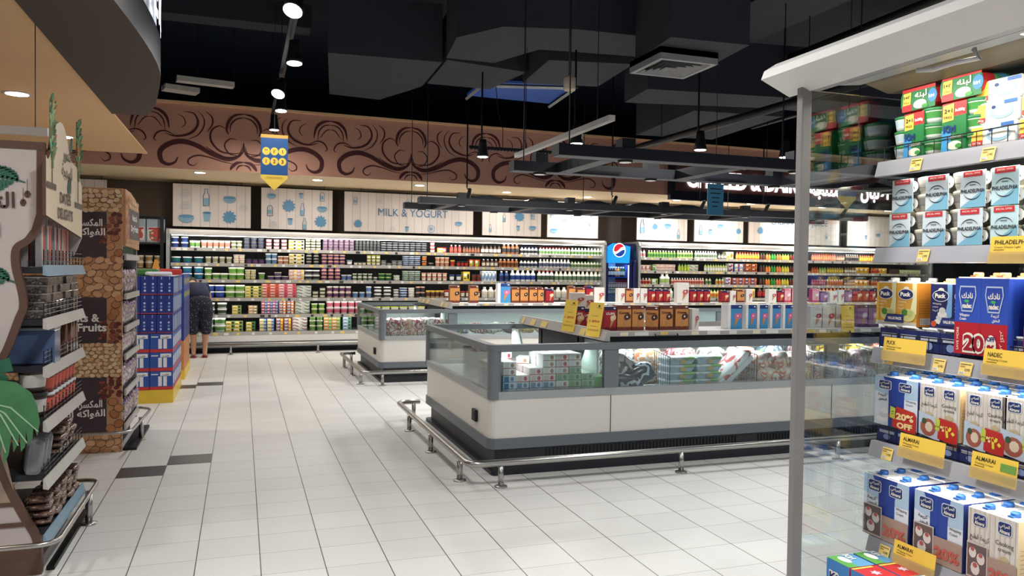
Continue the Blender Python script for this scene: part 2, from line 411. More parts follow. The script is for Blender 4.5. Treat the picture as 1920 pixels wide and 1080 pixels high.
def icon(mb, kind, x, z, s, y=-.012):
    if kind == 'splat':
        n = 22; mb.flat([(x+s*(.5 if k % 2 else .36+.05*math.sin(k*2.3))*math.cos(2*PI*k/n), z+s*(.5 if k % 2 else .36)*math.sin(2*PI*k/n)) for k in range(n)], IC2, y=y)
    elif kind == 'bowl':
        mb.flat([(x+s*.45*math.cos(a*PI/10), z-s*.35*math.sin(a*PI/10)) for a in range(11)], IC, y=y); mb.ell(x, z+s*.05, s*.42, s*.1, IC2, y-.002)
    elif kind == 'bottle':
        mb.ribbon([(x-s*.14, z-s*.45), (x-s*.14, z+s*.1), (x-s*.07, z+s*.25), (x-s*.07, z+s*.45), (x+s*.07, z+s*.45), (x+s*.07, z+s*.25), (x+s*.14, z+s*.1), (x+s*.14, z-s*.45), (x-s*.14, z-s*.45)], lambda t: s*.04, ICT, y)
        mb.rect(x-s*.12, z-s*.4, x+s*.12, z-s*.05, IC, y)
    elif kind == 'carton':
        mb.ribbon([(x-s*.18, z-s*.4), (x-s*.18, z+s*.2), (x-s*.08, z+s*.35), (x+s*.08, z+s*.35), (x+s*.18, z+s*.2), (x+s*.18, z-s*.4), (x-s*.18, z-s*.4)], lambda t: s*.045, ICT, y)
        mb.rect(x-s*.12, z-s*.25, x+s*.1, z+s*.05, IC, y)
    elif kind == 'cup':
        mb.flat([(x-s*.15, z-s*.3), (x+s*.15, z-s*.3), (x+s*.22, z+s*.2), (x-s*.22, z+s*.2)], IC, y=y); mb.ell(x, z+s*.22, s*.24, s*.07, ICT, y-.002)
    elif kind == 'ring':
        mb.ribbon([(x+s*.3*math.cos(k*PI/8), z+s*.3*math.sin(k*PI/8)) for k in range(17)], lambda t: s*.05, IC, y); mb.ell(x, z, s*.14, s*.14, IC, y)
    elif kind == 'sketch':
        for k in range(5): mb.ribbon([(x-s*.4+s*.05*k, z-s*.2+s*.1*k), (x, z+s*.12*k-s*.3), (x+s*.4-s*.04*k, z-s*.15+s*.09*k)], lambda t: s*.018, IC, y)
panels = [((120, 331), (200, 410), 'partly hidden drawings, leftmost, behind the nut stand', [('splat', .7, .6, .3), ('bowl', .3, .4, .3)], None),
 ((324, 340), (470, 424), 'sketch and food drawings', [('sketch', .15, .8, .3), ('bottle', .42, .7, .4), ('bowl', .72, .7, .3), ('sketch', .15, .5, .3), ('cup', .43, .25, .35), ('splat', .72, .25, .3), ('bowl', .17, .22, .35), ('sketch', .9, .5, .25)], None),
 ((490, 350), (623, 431), 'bottle and splash drawings', [('bowl', .14, .82, .22), ('splat', .38, .58, .3), ('cup', .55, .84, .2), ('carton', .85, .84, .26), ('carton', .12, .45, .3), ('bottle', .57, .5, .3), ('bowl', .85, .55, .26), ('sketch', .16, .12, .25), ('cup', .4, .2, .24), ('bottle', .6, .15, .28), ('splat', .83, .22, .28)], None),
 ((646, 357), (887, 442), 'large blue milk and yogurt lettering', [('carton', .08, .78, .22), ('splat', .1, .2, .2), ('sketch', .26, .8, .2), ('sketch', .36, .1, .2), ('ring', .48, .8, .2), ('bowl', .62, .8, .2), ('cup', .47, .1, .2), ('ring', .66, .12, .28), ('bowl', .88, .3, .2), ('carton', .92, .8, .25)], 'MILK & YOGURT'),
 ((905, 371), (1014, 447), 'glass and splash drawings, right of the lettering', [('cup', .13, .7, .2), ('bottle', .36, .5, .25), ('splat', .62, .55, .28), ('carton', .85, .6, .26), ('bottle', .13, .2, .2), ('cup', .6, .22, .2), ('bowl', .85, .25, .22)], None),
 ((1027, 373), (1121, 450), 'washed-out drawings, left of the drinks fridge', [('carton', .08, .65, .22), ('ring', .33, .5, .26), ('sketch', .32, .78, .22), ('ring', .85, .62, .22), ('carton', .83, .4, .24), ('bowl', .12, .2, .24), ('sketch', .55, .2, .2)], None),
 ((1195, 382), (1288, 452), 'drawings right of the drinks fridge', [('bottle', .1, .4, .4), ('splat', .35, .4, .18), ('bowl', .6, .45, .25), ('bottle', .82, .2, .28), ('splat', .85, .8, .16)], None),
 ((1303, 385), (1393, 456), 'drawings, second right of the drinks fridge', [('bottle', .12, .35, .3), ('splat', .33, .7, .16), ('cup', .32, .3, .25), ('bowl', .52, .5, .24), ('splat', .9, .35, .18)], None),
 ((1405, 388), (1573, 462), 'laban and juice lettering', [('splat', .12, .4, .22), ('sketch', .35, .3, .2), ('sketch', .62, .3, .2), ('bottle', .85, .3, .2)], 'LABAN AND JUICE'),
 ((1590, 390), (1700, 466), 'drawings, rightmost of the row', [('sketch', .1, .8, .2), ('bowl', .5, .4, .2), ('cup', .3, .3, .2)], None)]
for i, (a, c, desc, ics, tx) in enumerate(panels):
    v = .32; ua, za = bpx(*a, v); ub, zb = bpx(*c, v); zb = 2.14; za = 2.86
    W = ub-ua; H = za-zb
    t = thing('wall_panel', 'plank panel with %s, above the wall cooler' % desc, 'sign', bk(ua, v, zb), BA, None)
    MB().box(0, 0, 0, W, .03, H, PM).build('board', t)
    mb = MB()
    for k, x, z, s in ics: icon(mb, k, x*W, z*H, s*.8)
    if tx: mb.text(tx, W*(.52 if i == 3 else .55), H*.42 if i == 3 else H*.6, .2 if i == 3 else .19, ICT, y=-.014, width=W*(.54 if i == 3 else .62), bold=0)
    mb.build('printed_drawings', t)
    hk = MB()
    for x in (.12*W, .88*W): hk.tube([(x, .015, H), (x, .015, 2.93-zb)], .004, DGREY, 5)
    hk.build('hanger', t)

# ------------------------------------------------------------------ dairy sign
ua, z0 = bpx(1256, 374, SF-.1); ub = bpx(1710, 380, SF-.1)[0]
BRK = M('sign_brick_print', (92, 50, 42), .6, var=.45, scale=6)
t = thing('department_sign', 'long dark sign with glowing white dairy lettering on the scroll fascia', 'sign', bk(ua, SF-.12, 2.84), BA)
W = ub-ua
MB().box(0, 0, 0, W, .1, .8, SN).build('sign_box', t)
MB().rect(.1, .17, W-.1, .74, BRK, y=-.004).build('printed_face', t)
s = MB(); k0 = bpx(1283, 350, SF-.1)[0]-ua; k1 = bpx(1500, 380, SF-.1)[0]-ua; k2 = bpx(1524, 380, SF)[0]-ua; k3 = bpx(1578, 380, SF)[0]-ua; k4 = bpx(1604, 380, SF)[0]-ua; k5 = bpx(1656, 380, SF)[0]-ua
s.text('CHILLED & DAIRY', (k0+k1+.15)/2, .26, .42, GL, y=-.02, width=k1-k0+.1, bold=.035)
s.build('english_lettering', t); s = MB()
s.text(ar('المثلجة'), (k2+k3)/2-.1, .24, .42, GL, y=-.02, width=k3-k2+.25, bold=.035)
s.text(ar('الألبان'), (k4+k5)/2, .24, .42, GL, y=-.02, width=k5-k4, bold=.035)
s.build('arabic_lettering', t)
# ------------------------------------------------------------------ ceiling services
DUCT = M('black_duct_insulation', (50, 52, 58), .85, var=.12, scale=3)
DUCT2 = M('grey_duct_panel', (88, 88, 90), .85, var=.1, scale=3)
def duct(pts, z0, z1, label):
    return tag(MB().prism(pts, 'z', z0, z1, DUCT).build('air_duct'), label, 'air duct')
def qz(z, *p): return [tuple(onz(x, y, z)[:2]) for x, y in p]
duct([(.95, 9.45), (1.2, 11.7), (1.95, 11.8), (2.35, 10.7), (2.3, 9.35)], 4.0, 4.7, 'flared black duct end nearest the pennant banner, left of the ceiling hatch')
duct([(2.35, 9.3), (2.4, 10.6), (3.3, 10.6), (3.45, 9.5)], 4.02, 4.6, 'short dark duct box between the flared duct and the ceiling hatch')
duct([(2.3, 9.15), (2.2, 8.3), (2.55, 7.75), (3.3, 7.55), (4.35, 7.5), (4.4, 8.25), (3.2, 8.4), (2.9, 9.15)], 4.0, 4.75, 'large curved black duct sweeping towards the square air diffuser')
duct([(3.4, 8.6), (4.4, 8.4), (4.5, 9.6), (3.5, 9.8)], 3.95, 4.5, 'dark duct branch behind the smoke detector')
duct([(3.85, 6.6), (4.7, 6.55), (4.8, 7.45), (3.95, 7.5)], 3.72, 4.4, 'black duct drop that carries the square air diffuser')
duct([(4.65, 8.5), (6.9, 8.2), (9.5, 8.1), (9.5, 8.8), (6.6, 8.9), (4.75, 9.3)], 3.7, 4.35, 'long black duct running right above the front light frame')
duct([(5.0, 3.0), (5.9, 3.0), (5.9, 8.1), (5.0, 8.1)], 4.3, 4.9, 'black duct running away overhead, right of the diffuser')
duct([(6.0, 9.6), (7.4, 9.5), (7.6, 11.6), (6.2, 11.7)], 3.75, 4.3, 'dark duct panel hanging above the rear light frame')
for i, (y, z) in enumerate(((6.3, 4.75), (8.1, 4.6), (10.6, 4.6))):
    tag(MB().box(-1.1, y, z, .85 if i else 2.3, y+.35, z+.3, DUCT).build('ceiling_beam'), 'dark ceiling beam left of the track, %s from the camera' % ORD[i], 'beam')
for i, (x, y0, y1, z) in enumerate(((6.3, 2.0, 9.5, 4.2), (7.2, 3.0, 11.0, 4.0), (8.4, 4.0, 12, 4.1))):
    tag(MB().tube([(x, y0, z), (x+.3, y1, z)], .035 if i else .06, BLACK, 8).build('ceiling_pipe'), 'black ceiling pipe over the freezers, %s from the left' % ORD[i], 'pipe')
pa = onz(1515, 185, 3.4); pb = onz(1180, 281, 3.4)
tag(MB().tube([(pa.x, pa.y-1.5, 3.4), (pb.x, pb.y, 3.4)], .05, BLACK, 10).tube([(pa.x, pa.y, 3.4), (pa.x, pa.y, 5.2)], .006, BLACK, 5).tube([(pb.x, pb.y-1, 3.4), (pb.x, pb.y-1, 5.2)], .006, BLACK, 5).build('ceiling_pipe'), 'thick black pipe running down towards the front light frame beside the diffuser', 'pipe')
tag(MB().tube([(4.2, 3.0, 4.55), (4.35, 9.9, 4.5)], .03, BLACK, 8).build('conduit'), 'thin black conduit running away between the curved duct and the diffuser', 'pipe')
rods = [(980, 250, 2.4, 5.2), (1065, 80, 2.4, 5.2), (1385, 60, 3.5, 5.2), (1436, 70, 3.5, 5.2)]
tag(MB().tube([(3.15, 6.35, 4.9), (3.15, 6.9, 4.9), (3.0, 7.3, 4.9), (3.0, 7.3, 4.7)], .018, K(170, 40, 40), 6).build('sprinkler_pipe'), 'thin red sprinkler pipe near the ceiling above the curved duct', 'pipe')
# diffuser
c = [onz(x, y, 3.6) for x, y in ((1192, 140), (1240, 112), (1331, 119), (1284, 146))]
cx = sum(p.x for p in c)/4; cy = sum(p.y for p in c)/4
t = thing('air_diffuser', 'square louvred air diffuser under the black duct drop', 'vent', (cx, cy, 3.6))
DG = M('diffuser_grey', (150, 150, 150), .5)
fr = MB(); lv = MB(); h = .33
for k in range(4):
    R = Matrix.Rotation(k*PI/2, 4, 'Z')
    fr.add([(-h, -h, 0), (h, -h, 0), (h-.05, -h+.05, .0), (-h+.05, -h+.05, .0), (-h, -h, .12), (h, -h, .12)], [(3, 2, 1, 0), (0, 1, 5, 4)], DG, tf=R)
    for j in range(4):
        a = h-.06-j*.055; lv.add([(-a, -a, .0), (a, -a, .0), (a-.03, -a+.03, .035), (-a+.03, -a+.03, .035)], [(3, 2, 1, 0)], DG, tf=R)
fr.build('frame', t); lv.build('louvres', t); MB().box(-h, -h, .06, h, h, .12, BLACK).build('box', t)
# hatch with blue insulation
p = [onz(x, y, 4.2) for x, y in ((875, 185), (905, 160), (1080, 165), (1030, 200))]
t = thing('ceiling_hatch', 'open ceiling hatch showing blue lining, behind the curved duct', 'hatch', (p[0].x, p[0].y, 4.2))
q = [(v.x-p[0].x, v.y-p[0].y) for v in p]
BLU = M('glowing_blue_lining', (50, 80, 140), .5, emit=.18, emit_rgb=(40, 70, 140), var=.1)  # glow put into the lining colour, though it is no lamp
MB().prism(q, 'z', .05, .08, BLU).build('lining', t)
f = MB()
for a, b_ in ((0, 1), (3, 2), (1, 2)): f.tube([(*q[a], 0), (*q[b_], 0)], .03, LGREY, 4)
f.build('frame', t)
# smoke detector / hanging sensor
a = onz(1068, 160, 3.3); t = thing('hanging_sensor', 'small white cylindrical sensor hanging on a rod below the ducts', 'sensor', (a.x, a.y, 3.25))
MB().lathe([(.055, 0), (.06, .02), (.06, .12), (.03, .14)], M('cream_plastic', (225, 205, 180), .5), 14).build('housing', t)
MB().tube([(0, 0, .14), (0, 0, 1.5)], .012, BLACK, 6).build('rod', t)
# white batten troughs at upper left
for i, (a, b_, wd, lab) in enumerate((((332, 150), (440, 163), .16, 'long dusty white batten trough on the black ceiling, left of the track'), ((310, 165), (375, 174), .26, 'short white wrapped batten below the longer trough'))):
    z = 4.0; A = onz(*a, z); Bb = onz(*b_, z); d = (Bb-A); n = Vector((-d.y, d.x, 0)).normalized()*wd
    t = tag(MB().tube([A+n/2, A+n/2+Vector((0, 0, 1.2))], .006, BLACK, 5).tube([Bb+n/2, Bb+n/2+Vector((0, 0, 1.2))], .006, BLACK, 5).add([A, Bb, Bb+n, A+n, A+Vector((0, 0, .07)), Bb+Vector((0, 0, .07)), Bb+n+Vector((0, 0, .07)), A+n+Vector((0, 0, .07))], [(3, 2, 1, 0), (4, 5, 6, 7), (0, 1, 5, 4), (1, 2, 6, 5), (2, 3, 7, 6), (3, 0, 4, 7)], M('dusty_white_metal', (190, 186, 180), .6, var=.15)).build('batten_trough'), lab, 'light fitting')
# linear light bar
t = thing('linear_light_bar', 'slim grey linear light bar with a slotted side over the front freezer', 'ceiling light', (3.05, 6.2, 2.8))
MB().box(-.03, 0, 0, .03, 2.5, .05, M('bar_grey', (186, 182, 176), .4)).build('body', t)
b = MB()
for k in range(24): b.box(.03, .5+k*.05, .01, .033, .525+k*.05, .04, BLACK)
b.build('side_slots', t)
b = MB(); b.tube([(0, .3, .05), (0, .3, 2.4)], .004, BLACK, 5); b.build('cable', t); MB().tube([(0, 2.2, .05), (0, 2.2, 2.4)], .004, BLACK, 5).build('cable', t)

# ------------------------------------------------------------------ track spots
def spot(loc, label, aim=(0, 0), r=.055, glow=True, track_z=None, power=0, group=None, emit=LAMP):
    t = thing('track_spotlight', label, 'spotlight', loc, 0, group)
    tf = Matrix.Rotation(aim[0], 4, 'X') @ Matrix.Rotation(aim[1], 4, 'Y')
    MB().lathe([(r*1.05, -.02), (r*1.1, 0), (r*.95, .03), (r*.7, .15), (r*.65, .2)], BLACK, 16, tf=tf).build('lamp_body', t)
    MB().lathe([(r*.98, -.021), (r*.9, -.026)], emit, 16, tf=tf).build('lamp_face', t)
    MB().tube([(0, 0, .16), (.0, .05, .2), (0, .05, (track_z-loc[2]) if track_z else .3)], .012, BLACK, 6).build('arm', t)
    return t
TZ = 3.7
tr = thing('light_track', 'black light track running away above the aisle left of the freezers', 'light track', (.42, 6.0, TZ))
MB().box(-.018, -.3, 0, .018, 6.4, .03, DGREY).build('rail', tr)
MB().box(.07, -.3, .25, .10, 6.4, .28, DGREY).build('upper_rail', tr)
for y in (.5, 3.2, 6.0): MB().tube([(0, y, .03), (.0, y, 1.5)], .006, BLACK, 5).build('suspension_wire', tr)
for i, (px, py, r, d, ax) in enumerate(((550, 17, .075, 'nearest the camera and largest', .5), (552, 115, .075, 'second from the camera', .1), (522, 174, .075, 'third, tilted towards the camera', .55), (527, 205, .072, 'fourth, just below the third', .1), (514, 241, .068, 'farthest, above the number pennant', .0))):
    p = onz(px, py, 3.48); spot((p.x, p.y, p.z), 'black track spotlight on the aisle track, ' + d, (-ax, .25 if i in (0, 2) else 0), r, track_z=TZ)
    area('track_spot_light', p+Vector((0, 0, -.05)), .12, 15, (1, .98, .95), disk=True)
for i, (px, py, z, d) in enumerate(((905, 291, 2.95, 'on the short ribbed track in front of the scroll fascia'), (1081, 266, 2.95, 'above the left end of the front light frame'), (1313, 278, 2.95, 'above the middle of the front light frame'), (1472, 292, 2.95, 'above the front light frame near the glass panel post'))):
    p = onz(px, py, z); spot((p.x, p.y, p.z), 'black spotlight with bright face ' + d, (0, 0), .07, track_z=5.2)
    area('spot_light', p+Vector((0, 0, -.05)), .12, 20, (1, .98, .95), disk=True)
p = onz(880, 278, 3.2)
t = thing('ribbed_track', 'short black ribbed lighting track in front of the scroll fascia', 'light track', (p.x, p.y, p.z))
b = MB().box(0, -.02, 0, 1.35, .02, .04, BLACK)
for k in range(26): b.box(.02+k*.05, -.025, -.012, .04+k*.05, .025, .0, BLACK)
b.build('rail', t); MB().tube([(.5, 0, .04), (.5, 0, .3), (.42, 0, .55), (.3, 0, 1.9)], .006, BLACK, 5).build('cable', t)

# ------------------------------------------------------------------ hanging light frames
FB = M('black_beam_side', (24, 26, 32), .5, var=.05); FG = M('beam_underside_lit', (104, 104, 108), .5, var=.03); LOUV = M('pale_acoustic_panel', (226, 214, 204), .6)  # grey underside paints the light from below onto the black beams
OFF = M('dim_lamp_face', (200, 198, 192), .4, emit=.5)  # weak glow put into the frame lamp faces
def frame(y0, lab, x1=9.4):
    z = 2.4; t = thing('hanging_light_frame', lab, 'light frame', (2.35, y0, z))
    def beam(a, b_, name='beam', w=.075):
        m_ = MB(); dx, dy = b_[0]-a[0], b_[1]-a[1]; ln = math.hypot(dx, dy); tf = T((a[0], a[1], 0), math.atan2(dy, dx))
        m_.box(0, -w, 0, ln, w, .09, FB, tf=tf); m_.box(0.005, -w+.004, -.003, ln-.005, w-.004, 0, FG, tf=tf); m_.build(name, t)
    X1 = x1-2.35; ya, yb = .08, 1.15
    beam((0, ya), (X1, ya)); beam((0, yb), (X1, yb))
    for i, x in enumerate((.5, 1.75, 3.0, 4.25, 5.5)): beam((x, ya+.08), (x, yb-.08), 'cross_beam', .07)
    for x in (.95, 2.2, 3.5): MB().box(x-.2, .5, .12, x+.22, .98, .125, LOUV).build('pale_panel', t)
    for x, y in ((.28, yb), (.62, ya), (1.45, yb), (2.3, ya), (2.9, yb), (3.9, ya), (4.4, yb), (5.4, ya)):
        r = MB(); r.lathe([(.06, -.02), (.062, 0)], BLACK, 18, c=(x, y, 0)); r.build('lamp_ring', t)
        MB().lathe([(.05, -.0215), (.05, -.02)], OFF, 18, c=(x, y, 0)).build('lamp_face', t)
        MB().box(x-.06, y-.06, .09, x+.06, y+.06, .17, BLACK).build('lamp_box', t)
    for x, y in ((.12, ya), (.12, yb), (3, ya), (3, yb), (5.8, ya), (5.8, yb)): MB().tube([(x, y, .09), (x, y, 2.8)], .006, BLACK, 5).build('suspension_wire', t)
    return t
frame(5.70, 'black hanging ladder-shaped light frame over the front freezer')
frame(10.75, 'black hanging ladder-shaped light frame over the rear freezer, low across the wall panels', 10.2)
# domed reflectors seen on the rear frame
for i, u in enumerate((890, 1010, 1130, 1255, 1370)):
    p = onz(u, 383, 2.5); t = tag(MB().prism([(-.3, 0), (-.22, .05), (-.1, .075), (.1, .075), (.22, .05), (.3, 0)], 'y', -.18, .18, FB, side=WHITE if i % 2 else FB).build('curved_reflector', None, (p.x, 11.35, 2.5)), 'shallow curved %s reflector on the rear light frame, %s from the left' % ('white-topped' if i % 2 else 'black', ORD[i]), 'reflector')

# ------------------------------------------------------------------ hanging pennants
NB = K(24, 84, 150); GO = K(226, 168, 60)
def pennant(px0, px1, py0, py1, y, lab, front=True, tri=None):
    a = ony(px0, py0, y); b_ = ony(px1, py0, y); c_ = ony((px0+px1)/2, py1, y)
    W = b_.x-a.x; H = a.z-c_.z
    t = thing('hanging_pennant', lab, 'pennant', (a.x, y, c_.z))
    tip = .38*W*1.25
    MB().prism([(0, tip), (W/2, 0), (W, tip), (W, H), (0, H)], 'y', 0, .006, YEL).build('card', t)
    s_ = MB(); s_.rect(0, tip*1.25, W, H*.94, NB, y=-.002); s_.rect(0, H*.94, W, H, GO, y=-.002)
    if front:
        for k in range(6):
            cx = W*(.2+.3*(k % 3)); cz = H*(.70 if k < 3 else .52); s_.ell(cx, cz, W*.145, W*.145*1.05, YEL, y=-.004)
            s_.text([ '\u0663', '\u0662', '\u0661', '1', '2', '3'][k], cx, cz-.065*W, .19*W, INK, y=-.006, bold=.02)
        for k in range(2): s_.rect(W*.2, tip*(1.05-.1*k), W*.8, tip*(1.05-.1*k)+.006, GO, y=-.003)
    s_.build('printing', t)
    MB().tube([(W/2, 0, H), (W/2, 0, 5.2-c_.z)], .004, BLACK, 5).build('cord', t)
    return t
pennant(489, 540, 251, 357, 10.0, 'blue and yellow pointed pennant with numbers one to three, hanging over the aisle')
pennant(1572, 1606, 337, 393, 7.2, 'pennant with a yellow tip hanging beyond the glass panel, left of the stacked cheese tubs', False)
a = ony(1327, 344, 7.0); b_ = ony(1356, 404, 7.0); W = b_.x-a.x; H = a.z-b_.z
t = thing('hanging_notice', 'blue rectangular hanging notice with dark lines, in front of the dairy sign', 'notice', (a.x, 7.0, b_.z))
MB().box(0, 0, 0, W, .006, H, K(70, 150, 190)).build('card', t); s_ = MB()
for k in range(5): s_.rect(W*(.15+.04*k % .2), H*(.82-.14*k), W*(.85-.05*k), H*(.82-.14*k)+.012, K(30, 60, 80), y=-.002)
s_.build('printed_lines', t); MB().tube([(W/2, .003, H), (W/2, .003, 5.2-b_.z)], .004, BLACK, 5).build('cord', t)
# adjustable lamps of the rear frame turned to the wall panels
for px, pw in ((830, 5), (1075, 26), (1225, 22), (1335, 26), (1470, 30), (1600, 30)):
    u = bpx(px, 400, .3)[0]; tgt = bk(u, .3, 2.42); src = bk(u-.1, -1.55, 2.62)
    l = bpy.data.lights.new('panel_spot', 'SPOT'); l.energy = pw*5; l.spot_size = math.radians(46); l.spot_blend = .7; l.shadow_soft_size = .05; l.color = (1, .99, .98)
    o = bpy.data.objects.new('panel_spot', l); COL.objects.link(o); o.location = src+(tgt-src).normalized()*.09; o.rotation_euler = (tgt-src).to_track_quat('-Z', 'Y').to_euler()
    spot(tuple(src+Vector((0, 0, .04))), 'small black spotlight aimed at the wall panels, %s' % {830: 'over the lettering panel', 1075: 'left of the drinks fridge', 1225: 'first right of the drinks fridge', 1335: 'second right of the drinks fridge', 1470: 'over the laban panel', 1600: 'over the rightmost panel'}[px], (.75, 0), .045, track_z=5.2)
# ------------------------------------------------------------------ wall coolers
SHZ = [1.775, 1.52, 1.245, .935, .65, .355]
CIN = M('cooler_dark_interior', (44, 42, 42), .6, var=.1)
LIP = M('shelf_price_rail', (176, 172, 166), .35, var=.05)
TAGY = K(238, 206, 110); TAGW = K(232, 230, 224); TAGD = K(60, 58, 60)
def cooler(u0, u1, lab, shz, left_end=True):
    t = thing('wall_cooler', lab, 'cooler', bk(u0, 0), BA); W = u1-u0
    b = MB(); b.box(0, .72, .1, W, .80, 2.02, CIN); b.box(0, .1, .0, W, .80, .1, BLACK); b.box(0, -.02, .1, W, .8, .2, DGREY)
    b.box(0, .02, 1.99, W, .80, 2.06, WHITE); b.build('cabinet', t)
    MB().prism([(-.02, 1.985), (-.055, 2.0), (-.06, 2.04), (-.03, 2.075), (.1, 2.085), (.1, 1.99)], 'x', 0, W, WHITE).build('canopy', t)
    MB().box(.03, .0, 1.975, W-.03, .03, 1.984, LED).build('light_strip', t)
    for i, z in enumerate(shz):
        deck = i == len(shz)-1; v0 = -.06 if deck else .0
        s = MB(); s.box(.02, v0+.012, z-.03, W-.02, .72, z, M('shelf_enamel', (120, 118, 115), .5)); s.build('shelf', t)
        r = MB(); r.box(.02, v0-.004, z-.052, W-.02, v0+.012, z+.004, LIP)
        k = .1; rr = random.Random(i+int(u0*10))
        while k < W-.1:
            r.rect(k, z-.046, k+.045+.03*(rr.random() > .8), z-.006, rr.choice([TAGY, TAGW, TAGD, TAGW, TAGY]), y=v0-.006); k += rr.uniform(.09, .3)
        r.build('price_rail', t)
    b = MB(); b.box(0, -.09, .2, W, -.06, .30, WHITE); b.box(0, -.075, .1, W, -.05, .2, M('cooler_skirt_grey', (120, 122, 124), .4)); b.build('lower_panel', t)
    for x in (-.05, W):
        MB().prism([(-.1, .08), (.8, .08), (.8, 2.08), (.05, 2.09), (-.02, 2.07), (-.055, 2.0), (-.03, 1.9), (-.03, .5), (-.1, .32)], 'x', x, x+.05, M('end_panel_grey', (150, 148, 148), .4), side=LGREY).build('end_panel', t)
    for i, z in enumerate([1.985]+shz[:-1]):
        p = bk((u0+u1)/2, -.05 if i == 0 else .03, z-.045)
        area('cooler_strip_light', p, W-.1, 20 if i == 0 else 7.5, (1, .97, .90), rot=(math.radians(28), 0, BA), size_y=.03)
    return t
cooler(0, 8.03, 'long open wall cooler of dairy pots and bottles, left of the drinks fridge', SHZ)
SHR = [1.765, 1.49, 1.205, .92, .64, .355]
cooler(8.88, 16.95, 'long open wall cooler of juices and laban, right of the drinks fridge', SHR)

# guard rails
def rail(path, feet, lab, z=.17, r=.024):
    t = thing('guard_rail', lab, 'rail', (path[0][0], path[0][1], 0)); o = Vector((path[0][0], path[0][1], 0))
    P = [Vector((*p, 0)) for p in path]; out = [P[0]]
    for i in range(1, len(P)-1):
        a = (P[i-1]-P[i]).normalized()*.1; c = (P[i+1]-P[i]).normalized()*.1
        for k in range(6):
            q = k/5; out.append(P[i]+a*(1-q)**2+c*q*q)
    out.append(P[-1])
    MB().tube([p-o+Vector((0, 0, z)) for p in out], r, STEEL, 10).build('handrail', t)
    for x, y in feet:
        MB().lathe([(.02, .004), (.02, z-.01)], STEEL, 10, c=(x-o.x, y-o.y, 0)).lathe([(.045, 0), (.045, .008), (.02, .012)], STEEL, 14, c=(x-o.x, y-o.y, 0)).build('post', t)
    return t
def bxy(u, v): p = bk(u, v); return (p.x, p.y)
rail([bxy(-.1, -.3), bxy(8.0, -.3)], [bxy(.95+1.42*k, -.3) for k in range(5)], 'long steel guard rail at the foot of the left wall cooler')
rail([bxy(8.9, -.3), bxy(16.9, -.3)], [bxy(9.3+1.42*k, -.3) for k in range(5)], 'steel guard rail at the foot of the right wall cooler')

# ------------------------------------------------------------------ product designs (one mesh per design, copies share it)
DC = {}
def W_(c): return K(*c)
def d_pot(r, h, body, lid, band=None):
    k = ('pot', r, h, body, lid, band)
    if k not in DC:
        bd = W_(band) if band else W_(body); b_ = W_(body); l_ = W_(lid)
        DC[k] = (MB().lathe([(r*.8, 0), (r*.84, h*.2), (r*.92, h*.72), (r*.95, h*.85), (r, h*.86), (r, h), (r*.9, h*1.0)], [b_, bd, b_, l_, l_, l_], 12).mesh('pot'), 2*r*1.03, h)
    return DC[k]
def d_tub(w, d, h, body, lid, band=None):
    k = ('tub', w, d, h, body, lid, band)
    if k not in DC:
        bd = W_(band) if band else W_(body); b_ = W_(body); l_ = W_(lid)
        DC[k] = (MB().lathe([(w*.42, 0), (w*.44, h*.25), (w*.47, h*.7), (w*.5, h*.8), (w*.5, h*.98)], [b_, bd, b_, l_], 12, sy=d/w).mesh('tub'), w*1.03, h)
    return DC[k]
def d_bottle(r, h, body, cap, label=None, neck=.42):
    k = ('bot', r, h, body, cap, label)
    if k not in DC:
        lb = W_(label) if label else W_(body); b_ = W_(body); c_ = W_(cap)
        DC[k] = (MB().lathe([(r*.92, 0), (r, h*.05), (r, h*.18), (r, h*.55), (r*.98, h*.66), (r*neck, h*.85), (r*neck, h*.88), (r*neck*1.15, h*.88), (r*neck*1.15, h)], [b_, b_, lb, b_, b_, b_, c_, c_], 10).mesh('bottle'), 2*r*1.08, h)
    return DC[k]
def d_box(w, d, h, cols, top=None):
    # carton with a printed front: stripes of colour plus a round picture
    k = ('box', w, d, h, tuple(cols), top)
    if k not in DC:
        a, b_, c_ = [W_(x) for x in cols[:3]]
        m = MB().box(-w/2, 0, 0, w/2, d, h, a, top=W_(top) if top else a)
        m.rect(-w/2+.002, h*.08, w*.12, h*.9, b_, y=-.001); m.ell(w*.26, h*.5, w*.16, h*.3, c_, y=-.0015, n=10); m.rect(-w*.42, h*.55, w*.02, h*.8, PAPER, y=-.002); m.rect(-w*.4, h*.25, -w*.05, h*.36, c_, y=-.002)
        DC[k] = (m.mesh('carton'), w*1.02, h)
    return DC[k]
def d_pack(w, h, body, wave):   # wavy-edged film multipack
    k = ('pack', w, h, body, wave)
    if k not in DC:
        m = MB().rbox(-w/2, 0, 0, w/2, .1, h, W_(body), r=.008, seg=1)
        m.ribbon([(-w*.48+w*.96*i/8, h*.5+h*.18*math.sin(i*1.6)) for i in range(9)], lambda t: h*.3, W_(wave), y=-.002); m.rect(-w*.1, h*.3, w*.15, h*.62, PAPER, y=-.003)
        DC[k] = (m.mesh('pack'), w*1.02, h)
    return DC[k]
CNT = {}
SEEN = {}
